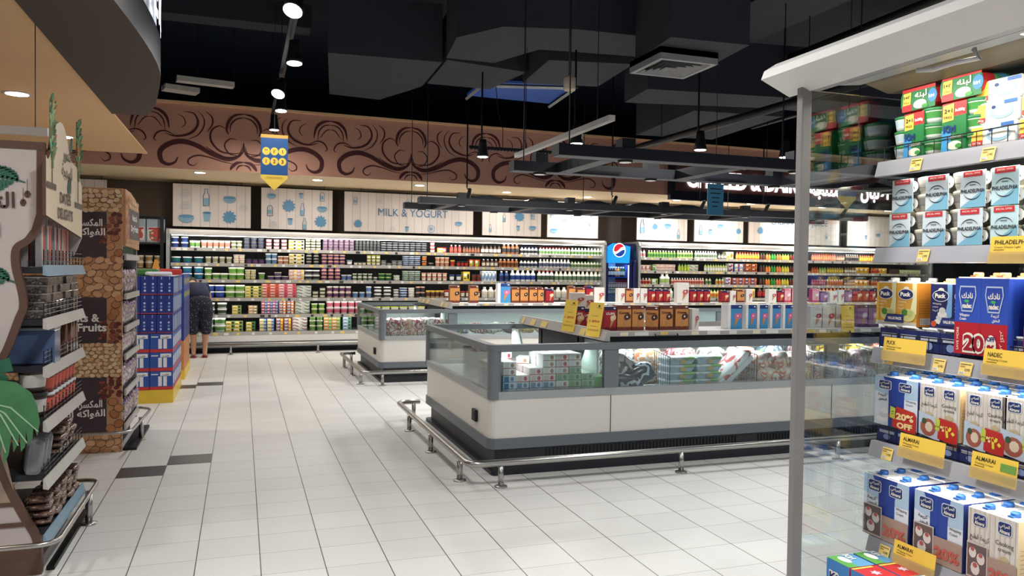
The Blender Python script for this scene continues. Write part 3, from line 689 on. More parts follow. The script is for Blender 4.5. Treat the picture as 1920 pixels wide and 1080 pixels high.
def run(bank, si, px0, px1, dsg, rows, name, desc, cat, py=500, v=None, z0=None, jit=.004, skip=0):
    me, wd, h = dsg; me.name = name
    shz = SHZ if bank == 'left' else SHR
    z = shz[si] if z0 is None else z0
    v = v if v is not None else (.07 if si < 5 else .02)
    ua = bpx(px0, py, v)[0]; ub = bpx(px1, py, v)[0]
    n = max(1, int((ub-ua)/wd+.35)); st = (ub-ua)/n
    lab = '%s, %s of the %s wall cooler' % (desc, ['top shelf', 'second shelf', 'third shelf', 'fourth shelf', 'fifth shelf', 'bottom deck'][si], bank)
    if lab in SEEN and SEEN[lab] != desc+str(px0): lab = lab.replace(' of the', ', further right, of the', 1)
    SEEN[lab] = desc+str(px0)
    grp = lab
    rr = random.Random(px0*7+si)
    for r in range(rows):
        for i in range(n):
            if skip and r == rows-1 and rr.random() < skip: continue
            if CNT.get(name, 0) >= 290: continue
            CNT[name] = CNT.get(name, 0)+1
            p = bk(ua+(i+.5)*st, v+wd/2+rr.uniform(-jit, jit), z+.001+r*h*1.005)
            put(me, name, p, BA+(rr.uniform(-.05, .05) if 'carton' in name else rr.uniform(0, 6)if 'pot' in name and wd < .1 else rr.uniform(-.1, .1)), lab, cat, grp)
BL = (40, 84, 160); NV = (34, 44, 96); WH = (236, 234, 228); GN = (90, 140, 60); LG = (170, 196, 110); RD = (196, 44, 40); OR = (228, 130, 50); YL = (240, 204, 60); PK = (216, 130, 140); PU = (96, 60, 104); DK = (44, 42, 48); GY = (120, 122, 126); BR = (96, 56, 40); CR = (232, 222, 196); TL = (60, 120, 130); LM = (196, 210, 60); PE = (230, 180, 150); LB = (150, 180, 205); DG_ = (40, 90, 50)
def pots(si, a, b, r, h, body, lid, band, rows, desc, skip=0, name='yogurt_pot', bank='left', **k): run(bank, si, a, b, d_pot(r, h, body, lid, band), rows, name, desc, 'yogurt pot' if 'yog' in name else name.replace('_', ' '), skip=skip, **k)
def tubs(si, a, b, w, h, body, lid, band, rows, desc, name='yogurt_tub', bank='left', **k): run(bank, si, a, b, d_tub(w, w, h, body, lid, band), rows, name, desc, name.replace('_', ' '), **k)
def bots(si, a, b, r, h, body, cap, lab, desc, name='drink_bottle', rows=1, bank='left', **k): run(bank, si, a, b, d_bottle(r, h, body, cap, lab), rows, name, desc, 'bottle', **k)
def boxes(si, a, b, w, h, cols, rows, desc, name='multipack_carton', bank='left', **k): run(bank, si, a, b, d_box(w, .12, h, cols), rows, name, desc, 'carton', **k)
def packs(si, a, b, w, h, body, wave, rows, desc, name='film_multipack', bank='left', **k): run(bank, si, a, b, d_pack(w, h, body, wave), rows, name, desc, 'multipack', **k)
# top shelf
tubs(0, 319, 355, .112, .09, BL, WH, NV, 2, 'dark blue yogurt tub with white lid')
pots(0, 356, 375, .045, .12, WH, WH, GN, 1, 'white and green yogurt pot')
pots(0, 377, 432, .048, .13, WH, CR, (200, 120, 100), 1, 'cream yogurt pot with red and green print')
pots(0, 433, 454, .045, .065, CR, WH, (120, 130, 90), 2, 'small cream yogurt pot')
pots(0, 456, 496, .05, .06, DK, GY, (70, 74, 100), 3, 'small charcoal yogurt pot')
pots(0, 497, 540, .052, .06, PK, DK, (230, 190, 190), 3, 'pink yogurt pot with dark lid')
boxes(0, 542, 571, .13, .058, ((230, 225, 190), YL, DK), 3, 'cream and yellow yogurt multipack')
pots(0, 573, 602, .046, .05, (140, 150, 110), DK, CR, 4, 'grey green yogurt pot')
pots(0, 605, 665, .048, .052, PU, GY, (150, 120, 140), 4, 'purple yogurt pot with grey lid')
pots(0, 666, 713, .032, .05, GY, DK, (60, 64, 60), 4, 'little dark grey dessert pot', name='dessert_pot')
tubs(0, 714, 801, .11, .042, (90, 92, 100), (150, 152, 156), DK, 4, 'flat grey spread tub', name='spread_tub')
pots(0, 805, 818, .045, .065, PK, RD, WH, 3, 'red and pink dessert pot', name='dessert_pot')
boxes(0, 819, 842, .18, .1, (RD, YL, WH), 1, 'red snack multipack')
bots(0, 843, 866, .032, .15, RD, WH, (220, 90, 70), 'small red drink bottle')
bots(0, 868, 900, .027, .13, BR, DK, (150, 90, 60), 'small brown chocolate drink bottle')
bots(0, 902, 940, .036, .16, (70, 46, 36), DK, CR, 'brown coffee drink bottle with cream label')
bots(0, 942, 974, .042, .2, (150, 90, 50), WH, DK, 'tall tan coffee drink bottle')
bots(0, 976, 1009, .032, .15, WH, (30, 50, 120), DK, 'white bottle with dark blue cap')
bots(0, 1011, 1070, .032, .15, WH, RD, (110, 150, 90), 'white laban bottle with red cap', name='laban_bottle')
bots(0, 1071, 1131, .032, .15, WH, (210, 220, 200), (90, 130, 70), 'white laban bottle with pale cap', name='laban_bottle')
# second shelf
tubs(1, 319, 383, .15, .105, (36, 90, 170), WH, (30, 120, 110), 1, 'wide blue yogurt tub with white lid')
pots(1, 384, 436, .048, .11, WH, CR, (150, 150, 110), 1, 'cream yogurt pot')
pots(1, 438, 459, .05, .075, (225, 170, 130), WH, CR, 2, 'orange and cream yogurt pot')
pots(1, 461, 496, .055, .08, (60, 50, 90), DK, PU, 1, 'low dark purple yogurt pot')
pots(1, 498, 520, .05, .09, LB, WH, (90, 120, 150), 2, 'pale blue yogurt cup')
pots(1, 521, 541, .05, .07, PE, WH, (180, 120, 90), 2, 'peach yogurt cup')
boxes(1, 543, 571, .13, .062, ((235, 228, 200), YL, DK), 3, 'white and yellow yogurt multipack')
pots(1, 573, 600, .046, .052, GY, CR, DK, 4, 'grey patterned yogurt pot')
pots(1, 603, 648, .05, .06, (220, 160, 150), PE, PU, 3, 'pink and purple yogurt cup')
pots(1, 649, 663, .05, .09, GY, LB, WH, 1, 'grey yogurt cup')
pots(1, 664, 687, .038, .055, DK, GY, CR, 1, 'small dark cheese pot', name='cheese_pot')
pots(1, 688, 714, .04, .06, (70, 72, 60), LM, CR, 3, 'yellow topped dark cheese pot', name='cheese_pot')
tubs(1, 715, 755, .1, .05, WH, DK, GY, 2, 'white labneh tub with dark band', name='labneh_tub', skip=.4)
tubs(1, 756, 789, .12, .036, (120, 140, 180), WH, (60, 80, 130), 5, 'flat blue and white labneh tub', name='labneh_tub')
pots(1, 791, 802, .045, .09, BR, PE, OR, 2, 'brown pudding pot', name='dessert_pot')
pots(1, 803, 815, .045, .06, BR, CR, DK, 1, 'dark brown pudding pot', name='dessert_pot')
pots(1, 817, 843, .045, .085, PE, CR, (200, 130, 100), 2, 'peach pudding pot', name='dessert_pot')
pots(1, 844, 855, .045, .12, OR, YL, RD, 1, 'orange pudding pot', name='dessert_pot')
pots(1, 857, 879, .04, .1, (70, 44, 36), DK, RD, 1, 'chocolate pudding pot', name='dessert_pot')
boxes(1, 881, 902, .1, .14, (RD, YL, GN), 1, 'red yellow and green snack carton')
bots(1, 904, 935, .034, .15, BR, WH, CR, 'brown and white milkshake bottle')
bots(1, 936, 973, .04, .16, (190, 110, 50), WH, (110, 60, 40), 'orange brown milkshake bottle')
bots(1, 975, 1009, .034, .15, WH, DK, (50, 60, 90), 'white bottle with black cap')
bots(1, 1011, 1070, .034, .17, WH, WH, (90, 100, 130), 'white laban bottle with grey label', name='laban_bottle')
bots(1, 1071, 1131, .034, .14, (225, 226, 205), GN, (110, 140, 80), 'cream laban bottle with green cap', name='laban_bottle')
# third shelf
tubs(2, 319, 383, .15, .105, (36, 90, 170), WH, (30, 110, 130), 2, 'wide blue yogurt tub with white lid')
tubs(2, 384, 397, .12, .1, LG, WH, GN, 2, 'green and white yogurt tub')
tubs(2, 398, 428, .14, .11, (190, 210, 160), WH, GN, 1, 'pale green yogurt tub')
tubs(2, 429, 458, .14, .105, (160, 196, 80), WH, (90, 150, 60), 2, 'bright green yogurt tub')
pots(2, 460, 480, .048, .085, (150, 150, 100), CR, (200, 190, 140), 2, 'olive yogurt pot')
pots(2, 482, 500, .055, .12, (160, 170, 120), WH, GN, 1, 'olive and white yogurt pot')
pots(2, 502, 541, .06, .065, (90, 90, 140), CR, PU, 2, 'wide purple yogurt pot', skip=.4)
boxes(2, 543, 571, .13, .06, ((238, 225, 205), PK, YL), 3, 'pink and yellow yogurt multipack')
tubs(2, 573, 600, .14, .09, (150, 150, 150), WH, DK, 2, 'grey yogurt tub')
pots(2, 602, 640, .05, .06, (225, 150, 130), PE, PU, 4, 'pink and orange yogurt cup')
pots(2, 641, 660, .048, .1, LB, WH, (80, 100, 150), 1, 'blue and white yogurt cup')
pots(2, 661, 709, .04, .062, CR, WH, (90, 110, 80), 2, 'white and green cheese pot', name='cheese_pot', skip=.5)
tubs(2, 711, 735, .12, .065, (50, 110, 60), LG, DG_, 2, 'dark green labneh tub', name='labneh_tub')
tubs(2, 736, 754, .12, .05, (140, 170, 120), CR, WH, 2, 'green and cream labneh tub', name='labneh_tub')
tubs(2, 756, 789, .12, .036, (110, 140, 110), WH, (80, 110, 90), 5, 'flat green and white labneh tub', name='labneh_tub')
pots(2, 791, 840, .045, .075, (200, 90, 90), PE, CR, 2, 'red and pink pudding pot', name='dessert_pot', skip=.5)
pots(2, 842, 868, .05, .12, (30, 40, 80), (60, 80, 150), WH, 1, 'dark blue jar', name='spread_jar')
boxes(2, 869, 885, .13, .18, (YL, (250, 220, 80), DK), 1, 'yellow snack carton')
pots(2, 886, 903, .045, .13, RD, DK, BR, 1, 'dark red pudding pot', name='dessert_pot')
boxes(2, 905, 932, .075, .2, (WH, LB, (90, 130, 180)), 1, 'tall white milk carton', name='milk_carton')
bots(2, 937, 956, .042, .2, (60, 90, 160), WH, NV, 'blue milk bottle with white cap', name='milk_bottle')
bots(2, 958, 1006, .05, .22, WH, WH, (40, 70, 150), 'tall white milk bottle with blue label', name='milk_bottle')
bots(2, 1009, 1040, .045, .22, WH, (220, 90, 70), (70, 90, 70), 'tall white laban bottle with red cap', name='laban_bottle')
bots(2, 1041, 1131, .045, .21, (236, 234, 214), (225, 220, 190), (96, 120, 96), 'tall white laban bottle with green grey label', name='laban_bottle')
# fourth shelf
tubs(3, 383, 422, .17, .11, (36, 60, 150), WH, (50, 80, 170), 2, 'large blue yogurt bucket with white lid')
tubs(3, 423, 459, .17, .11, (176, 200, 130), WH, (96, 150, 60), 2, 'large green yogurt bucket')
boxes(3, 461, 491, .15, .05, ((150, 170, 70), YL, DK), 4, 'green and yellow yogurt multipack')
boxes(3, 492, 523, .15, .048, ((200, 90, 60), (220, 120, 90), RD), 5, 'orange red yogurt multipack')
boxes(3, 524, 556, .15, .048, ((206, 90, 110), (230, 150, 150), RD), 5, 'pink yogurt multipack')
packs(3, 558, 585, .26, .052, WH, (110, 140, 90), 4, 'white film yogurt multipack with green wave')
pots(3, 586, 612, .052, .06, (120, 140, 90), DK, CR, 3, 'green and dark yogurt cup', skip=.4)
pots(3, 613, 660, .05, .1, PE, WH, PU, 2, 'peach and purple yogurt cup')
pots(3, 661, 699, .05, .1, LB, WH, (90, 120, 170), 2, 'pale blue yogurt cup', skip=.4)
tubs(3, 701, 737, .14, .065, WH, WH, DK, 3, 'white labneh tub with black print', name='labneh_tub')
tubs(3, 738, 750, .1, .05, CR, WH, GY, 3, 'cream labneh tub', name='labneh_tub')
tubs(3, 751, 765, .15, .045, (130, 150, 190), WH, (70, 100, 150), 4, 'blue and white labneh tub', name='labneh_tub')
tubs(3, 766, 780, .12, .045, WH, WH, CR, 4, 'white labneh tub', name='labneh_tub')
pots(3, 781, 798, .045, .1, (110, 70, 60), PE, DK, 2, 'brown dessert cup', name='dessert_pot')
pots(3, 800, 834, .045, .13, (206, 170, 100), YL, BR, 1, 'tan dessert cup with yellow lid', name='dessert_pot')
pots(3, 835, 843, .05, .14, RD, RD, WH, 1, 'red dessert cup', name='dessert_pot')
pots(3, 845, 903, .045, .12, (120, 70, 60), RD, CR, 1, 'brown and red dessert cup', name='dessert_pot')
bots(3, 905, 1131, .06, .2, (238, 234, 222), (240, 236, 220), (225, 215, 190), 'white milk jug', name='milk_jug')
# fifth shelf
tubs(4, 383, 428, .16, .1, (200, 206, 200), WH, (60, 80, 60), 2, 'large white yogurt bucket with dark print')
boxes(4, 430, 459, .15, .05, ((130, 160, 70), YL, DK), 3, 'green yogurt multipack')
boxes(4, 461, 489, .15, .05, ((150, 130, 70), (220, 160, 90), WH), 3, 'brown and cream yogurt multipack')
boxes(4, 491, 522, .1, .05, ((60, 90, 150), RD, LB), 5, 'blue and red yogurt multipack')
boxes(4, 523, 553, .12, .05, (OR, PU, WH), 5, 'orange and purple yogurt multipack')
packs(4, 555, 583, .26, .055, WH, (110, 150, 90), 4, 'white and green film multipack')
pots(4, 584, 611, .055, .09, LM, WH, GN, 2, 'lime yogurt cup')
pots(4, 613, 680, .062, .11, (235, 205, 210), WH, (200, 90, 110), 2, 'white and pink yogurt cup', name='large_yogurt_cup')
tubs(4, 700, 800, .16, .06, (220, 220, 190), LM, WH, 2, 'low white and lime tray', name='cheese_tray')
boxes(4, 862, 880, .16, .11, (OR, (220, 80, 40), WH), 1, 'orange snack box')
tubs(4, 905, 1131, .2, .12, (240, 238, 230), WH, CR, 1, 'wide white yogurt bucket', name='yogurt_tub')
# deck
tubs(5, 379, 424, .19, .12, (210, 220, 200), WH, (96, 150, 70), 2, 'very large white and green yogurt bucket')
boxes(5, 425, 455, .15, .06, ((130, 160, 80), YL, DK), 3, 'green and yellow dairy multipack')
boxes(5, 457, 485, .15, .055, ((70, 130, 60), YL, DK), 3, 'dark green dairy multipack')
boxes(5, 487, 516, .12, .055, ((60, 90, 150), YL, LB), 4, 'blue and yellow dairy multipack')
boxes(5, 518, 548, .12, .055, ((216, 130, 60), (60, 70, 150), YL), 4, 'orange and blue dairy multipack')
packs(5, 550, 579, .26, .055, WH, (150, 100, 80), 5, 'white and brown film multipack')
pots(5, 581, 607, .055, .09, (150, 170, 110), WH, GN, 3, 'green and white yogurt cup')
boxes(5, 609, 640, .15, .058, ((110, 150, 80), OR, LG), 4, 'green and orange dairy multipack')
boxes(5, 641, 665, .15, .058, ((100, 150, 130), LB, DG_), 4, 'teal dairy multipack')
# right bank
def jb(si, a, b, cols, desc, h=.16, r=.03, cap=None, rows=1, **k):
    bots(si, a, b, r, h, cols[0], cols[1], cols[2], desc, name=k.pop('name', 'juice_bottle'), bank='right', rows=rows, **k)
jb(0, 1199, 1212, (WH, RD, PK), 'white drink bottle with red label')
jb(0, 1215, 1268, ((120, 170, 70), WH, (60, 120, 50)), 'small green drink bottle with white cap', h=.15)
jb(0, 1270, 1300, ((200, 215, 120), WH, GN), 'lime drink bottle with white cap')
jb(0, 1303, 1345, (WH, WH, (110, 130, 100)), 'white drink bottle with grey green label')
jb(0, 1347, 1364, ((90, 100, 80), DK, CR), 'dark green drink bottle', h=.13)
boxes(0, 1366, 1380, .2, .16, (CR, LG, OR), 1, 'cream juice carton', name='juice_carton', bank='right')
jb(0, 1381, 1425, ((226, 120, 70), RD, YL), 'red and orange juice bottle')
GC = (40, 130, 60)
for (a, b, c, d) in ((1426, 1436, (90, 50, 40), 'dark brown'), (1437, 1446, OR, 'orange'), (1447, 1456, (50, 150, 50), 'green'), (1457, 1466, (230, 120, 60), 'deep orange'), (1467, 1481, (200, 190, 50), 'yellow'), (1482, 1504, (110, 40, 36), 'dark red')):
    for si in (0, 1, 2): jb(si, a, b, (c, GC, tuple(min(255, int(x*1.15)) for x in c)), '%s juice bottle with green cap' % d, h=.14 if si == 0 else .15)
jb(0, 1523, 1568, ((200, 100, 70), RD, (230, 150, 100)), 'coral juice bottle')
jb(0, 1569, 1584, ((140, 80, 60), DK, PE), 'brown juice bottle')
jb(0, 1586, 1611, ((150, 120, 100), WH, DK), 'grey brown juice bottle with white cap')
jb(0, 1612, 1641, ((230, 140, 50), (180, 60, 40), YL), 'orange juice bottle with red cap')
boxes(1, 1200, 1222, .09, .12, (PE, WH, RD), 1, 'white and red juice multipack', name='juice_carton', bank='right')
boxes(1, 1224, 1236, .1, .13, (LG, GN, WH), 1, 'green juice multipack', name='juice_carton', bank='right')
packs(1, 1238, 1271, .25, .07, (240, 190, 180), (240, 220, 190), 2, 'pink and cream juice film pack', bank='right')
jb(1, 1273, 1294, ((160, 190, 70), (60, 140, 50), LM), 'green and lime drink bottle', h=.15)
packs(1, 1296, 1317, .25, .07, (235, 215, 200), (120, 170, 110), 2, 'cream and green juice film pack', bank='right')
jb(1, 1322, 1365, ((190, 200, 110), (60, 110, 40), WH), 'lime drink bottle with dark green cap')
boxes(1, 1367, 1379, .11, .09, (WH, PU, RD), 2, 'white and purple juice multipack', name='juice_carton', bank='right')
boxes(1, 1381, 1400, .13, .09, ((90, 110, 170), WH, RD), 2, 'blue and white juice multipack', name='juice_carton', bank='right')
boxes(1, 1401, 1424, .13, .09, (OR, (220, 80, 50), BR), 2, 'orange and brown juice multipack', name='juice_carton', bank='right')
jb(1, 1523, 1536, ((200, 70, 50), RD, OR), 'bright red juice bottle', h=.13)
jb(1, 1537, 1551, ((140, 170, 80), GN, LG), 'olive juice bottle', h=.13)
jb(1, 1552, 1583, ((170, 140, 60), (60, 60, 50), YL), 'mustard juice bottle', h=.14)
boxes(1, 1609, 1634, .14, .14, ((245, 170, 40), YL, OR), 1, 'bright yellow orange juice carton', name='juice_carton', bank='right')
jb(1, 1585, 1607, ((140, 100, 70), (80, 70, 50), CR), 'brown juice bottle with dark cap', h=.14)
jb(1, 1635, 1650, ((220, 110, 60), OR, RD), 'orange red juice bottle', h=.13)
boxes(1, 1651, 1667, .14, .13, (YL, (250, 190, 40), OR), 1, 'yellow juice carton', name='juice_carton', bank='right')
jb(1, 1669, 1688, ((60, 50, 44), DK, BR), 'nearly black drink bottle', h=.12)
boxes(1, 1690, 1731, .14, .1, ((220, 214, 130), (200, 200, 100), WH), 1, 'pale yellow juice carton', name='juice_carton', bank='right')
jb(2, 1199, 1222, ((220, 170, 150), WH, RD), 'white and red drink bottle', h=.13)
boxes(2, 1224, 1240, .14, .12, (LG, WH, GN), 1, 'cream and green juice pack', name='juice_carton', bank='right')
bots(2, 1241, 1258, .06, .22, WH, CR, LG, 'large white laban jug', name='milk_jug', bank='right')
jb(2, 1260, 1322, ((226, 180, 160), WH, (200, 90, 80)), 'pale pink drink bottle', h=.14)
jb(2, 1324, 1336, ((200, 200, 160), DG_, GN), 'cream drink bottle with green cap', h=.15)
jb(2, 1343, 1360, ((190, 200, 150), DG_, OR), 'lime and orange drink bottle', h=.15)
boxes(2, 1362, 1376, .13, .08, (WH, (110, 110, 170), RD), 2, 'white and blue juice multipack', name='juice_carton', bank='right')
boxes(2, 1378, 1424, .15, .075, ((200, 110, 90), (90, 60, 120), OR), 2, 'red and purple juice multipack', name='juice_carton', bank='right')
jb(2, 1523, 1550, ((196, 60, 60), RD, PK), 'dark pink juice bottle', h=.14)
jb(2, 1552, 1583, ((225, 130, 80), YL, OR), 'orange drink bottle with yellow cap', h=.14)
jb(2, 1585, 1606, ((150, 90, 70), (70, 60, 60), PE), 'brown drink bottle, low row', h=.12)
boxes(2, 1608, 1634, .14, .13, ((245, 140, 40), YL, RD), 1, 'bright orange juice carton', name='juice_carton', bank='right')
jb(2, 1636, 1660, ((226, 110, 50), OR, RD), 'deep orange juice bottle', h=.12)
boxes(2, 1685, 1736, .14, .1, ((214, 220, 150), (200, 200, 120), WH), 1, 'pale green juice carton', name='juice_carton', bank='right')
bots(3, 1199, 1265, .055, .2, WH, (215, 225, 180), (225, 225, 190), 'white laban jug', name='milk_jug', bank='right')
bots(3, 1290, 1318, .055, .2, WH, GN, LG, 'white laban jug with green cap', name='milk_jug', bank='right')
jb(3, 1320, 1365, ((214, 206, 120), GN, OR), 'yellow green drink bottle', h=.18, r=.04)
boxes(3, 1383, 1422, .16, .2, ((240, 220, 110), (250, 230, 150), OR), 1, 'large yellow juice carton', name='juice_carton', bank='right')
jb(3, 1424, 1440, ((90, 40, 36), DG_, RD), 'large dark red juice bottle', h=.24, r=.05)
jb(3, 1441, 1500, ((50, 130, 50), GC, OR), 'large green juice bottle', h=.24, r=.05)
jb(3, 1523, 1640, ((226, 130, 60), OR, YL), 'large orange juice bottle', h=.22, r=.05)
tubs(4, 1199, 1500, .2, .12, (228, 224, 190), WH, LG, 1, 'wide white laban bucket', name='laban_bucket', bank='right')

# ------------------------------------------------------------------ drinks fridge
NVY = M('fridge_navy', (28, 34, 84), .35, var=.03)
t = thing('drinks_fridge', 'tall blue drinks fridge with lit header and round logo between the wall coolers', 'fridge', bk(8.12, .02), BA)
b = MB(); b.box(0, 0, 0, .04, .62, 1.95, NVY); b.box(.5, 0, 0, .68, .62, 1.72, NVY); b.box(.0, .58, 0, .68, .62, 1.98, NVY); b.box(0, 0, 0, .66, .62, .35, NVY)
b.box(.0, .02, 1.9, .66, .6, 2.04, NVY); b.build('cabinet', t)
HD = M('lit_header_blue', (30, 140, 215), .4, emit=.9, emit_rgb=(20, 140, 220), var=.15, scale=5)
MB().prism([(0.0, 1.64), (.5, 1.64), (.52, 1.98), (.38, 2.0), (.14, 2.04), (0, 1.96)], 'y', -.04, .1, HD).build('header', t)
lg = MB(); cx, cz, R = .26, 1.90, .145; tfl = Matrix.Translation((cx, -.045, cz))
lg.ell(0, 0, R, R, M('logo_white', (245, 245, 250), .4, emit=1.2, var=0), n=32, tf=tfl)
def disc_part(f0, f1, R2):
    xs = [-R2+2*R2*i/20 for i in range(21)]; top = []; bot = []
    for x in xs:
        lim = math.sqrt(max(0, R2*R2-x*x)); top.append((x, max(-lim, min(lim, f0(x))))); bot.append((x, max(-lim, min(lim, f1(x)))))
    return top+bot[::-1]
R2 = R*.88
lg.flat(disc_part(lambda x: 1, lambda x: .25*x+.02+.03*math.sin(x*22), R2)[::-1], M('logo_red', (200, 30, 50), .4, emit=.8, emit_rgb=(190, 20, 40), var=0), tfl, -.002)
lg.flat(disc_part(lambda x: .28*x-.035+.02*math.sin(x*20), lambda x: -1, R2)[::-1], M('logo_blue', (20, 60, 150), .4, emit=.6, emit_rgb=(20, 60, 150), var=0), tfl, -.002)
lg.build('round_logo', t)
FINT = M('fridge_interior', (110, 160, 200), .5, emit=.12, emit_rgb=(150, 190, 230))
MB().box(.04, .55, .35, .5, .58, 1.64, FINT).build('back_liner', t)
SHB = M('fridge_shelf_blue', (40, 80, 200), .4)
for z in (.62, .98, 1.34): MB().box(.04, .02, z, .5, .55, z+.02, SHB).build('shelf', t)
MB().box(.04, -.012, .35, .5, -.006, 1.64, glass_mat('fridge_glass', (.8, .88, .95), .15)).build('glass_door', t)
MB().box(.49, -.03, .35, .5, -.01, 1.6, M('white_light_edge', (230, 235, 250), .4, emit=1.5, var=0)).build('door_edge_light', t)
MB().rbox(.6, -.06, .5, .66, .0, 1.7, NVY, r=.02).build('side_post', t)
area('fridge_light', bk(8.39, .1, 1.62), .4, 8, (.85, .93, 1), size_y=.05, rot=(math.radians(15), 0, BA))
for z, lst in ((1.36, [((60, 40, 34), 3, 'black cola bottle'), (OR, 2, 'orange soda bottle'), (DG_, 2, 'green soda bottle')]), (1.0, [((60, 160, 90), 4, 'green drink can'), ((200, 160, 130), 4, 'copper coloured drink can')]), (.64, [((80, 140, 210), 6, 'clear blue water bottle')])):
    x = .09
    for c, n, d in lst:
        for k in range(n):
            me = (d_pot(.028, .12, c, (200, 200, 205), WH) if 'can' in d else d_bottle(.03, .2, c, (210, 210, 210), WH))[0]
            for rr in range(2 if 'can' in d else 1): put(me, 'drink_can' if 'can' in d else 'soda_bottle', bk(8.12+x, .09, z+rr*.122), BA, '%s on the %s shelf of the drinks fridge' % (d, {1.36: 'top', 1.0: 'middle', .64: 'lower'}[z]), 'can' if 'can' in d else 'bottle', '%ss in the drinks fridge' % d)
            x += .056

# ------------------------------------------------------------------ dark rack at the left end of the wall cooler
t = thing('snack_rack', 'dark snack rack left of the wall cooler, behind the blue carton pile', 'shelf', bk(-1.5, .0), BA)
b = MB(); b.box(0, .45, 0, 1.4, .5, 2.3, BLACK); b.box(1.36, 0, 0, 1.41, .5, 2.28, BLACK); b.box(0, 0, 0, .05, .5, 2.28, BLACK); b.build('frame', t)
for z in (1.82, 1.40, 1.05, .6, .15): MB().box(.05, 0, z, 1.36, .45, z+.03, DGREY).build('shelf', t)
SB_ = MB(); w_, h_ = .28, .38
pr = [(-w_/2, 0), (w_/2, 0), (w_/2*.97, h_), (-w_/2*.97, h_)]
SB_.prism(pr, 'y', -.03, .03, K(150, 165, 175)); SB_.rect(-w_/2*.85, h_*.08, w_/2*.85, h_*.66, K(210, 205, 195), y=-.031); SB_.ell(0, h_*.3, .1, .1, K(190, 70, 60), y=-.033)
rr = random.Random(4)
for k in range(14): SB_.ell(rr.uniform(-.1, .1), rr.uniform(.05, .24), .022, .016, K(*rr.choice([(200, 50, 50), (230, 200, 180), (90, 130, 70)])), y=-.034-.0001*k, n=8)
SB_.rect(-.11, h_*.56, .11, h_*.63, K(180, 40, 50), y=-.037)
me = SB_.mesh('bag')
for i, u in enumerate((-.85, -.5, -.21)): put(me, 'snack_bag', bk(u, .1, 1.851), BA, 'grey and red snack bag on the dark rack, %s from the left' % ORD[i], 'bag')
me = d_pot(.06, .1, (205, 190, 160), CR, (150, 120, 80))[0]
for r in range(2):
    for i in range(6): put(me, 'dip_jar', bk(-.85+i*.135, .08, 1.431+r*.102), BA, 'cream lidded jar in the stacked rows on the dark rack', 'jar', 'cream jars on the rack')
t = thing('tented_price_card', 'orange tented price card in front of the cream jars', 'price card', bk(-.18, -.04, 1.431), BA)
t2 = MB(); t2.prism([(-.1, -.1), (.1, -.1), (.02, .22), (-.02, .22)], 'y', -.01, .0, K(226, 150, 60)); t2.build('card', t); t.location = bk(-.2, -.02, 1.35)
# ------------------------------------------------------------------ island freezers
SKG = M('black_skirt', (30, 32, 38), .45, var=.08)
BMP = M('grey_bumper_strip', (104, 110, 116), .4, var=.03)
FRZIN = M('freezer_liner', (196, 202, 202), .35, var=.04)
FWH = M('freezer_white_panel', (218, 214, 206), .35, var=.02)
FD = 2.11
def rrect(x0, y0, x1, y1, r, n=5):
    P = []
    for cx, cy, a in ((x0+r, y0+r, PI), (x1-r, y0+r, 1.5*PI), (x1-r, y1-r, 0), (x0+r, y1-r, .5*PI)):
        for k in range(n): q = a+.5*PI*k/(n-1); P.append((cx+r*math.cos(q), cy+r*math.sin(q)))
    return P
def ring(mb, outer, inner, z0, z1, mat):
    n = len(outer); vs = [(*p, z0) for p in outer]+[(*p, z0) for p in inner]+[(*p, z1) for p in outer]+[(*p, z1) for p in inner]; fs = []
    for i in range(n):
        j = (i+1) % n
        fs += [(i, j, j+2*n, i+2*n), (j+n, i+n, i+3*n, j+3*n), (i+2*n, j+2*n, j+3*n, i+3*n), (j, i, i+n, j+n)]
    return mb.add(vs, fs, mat)
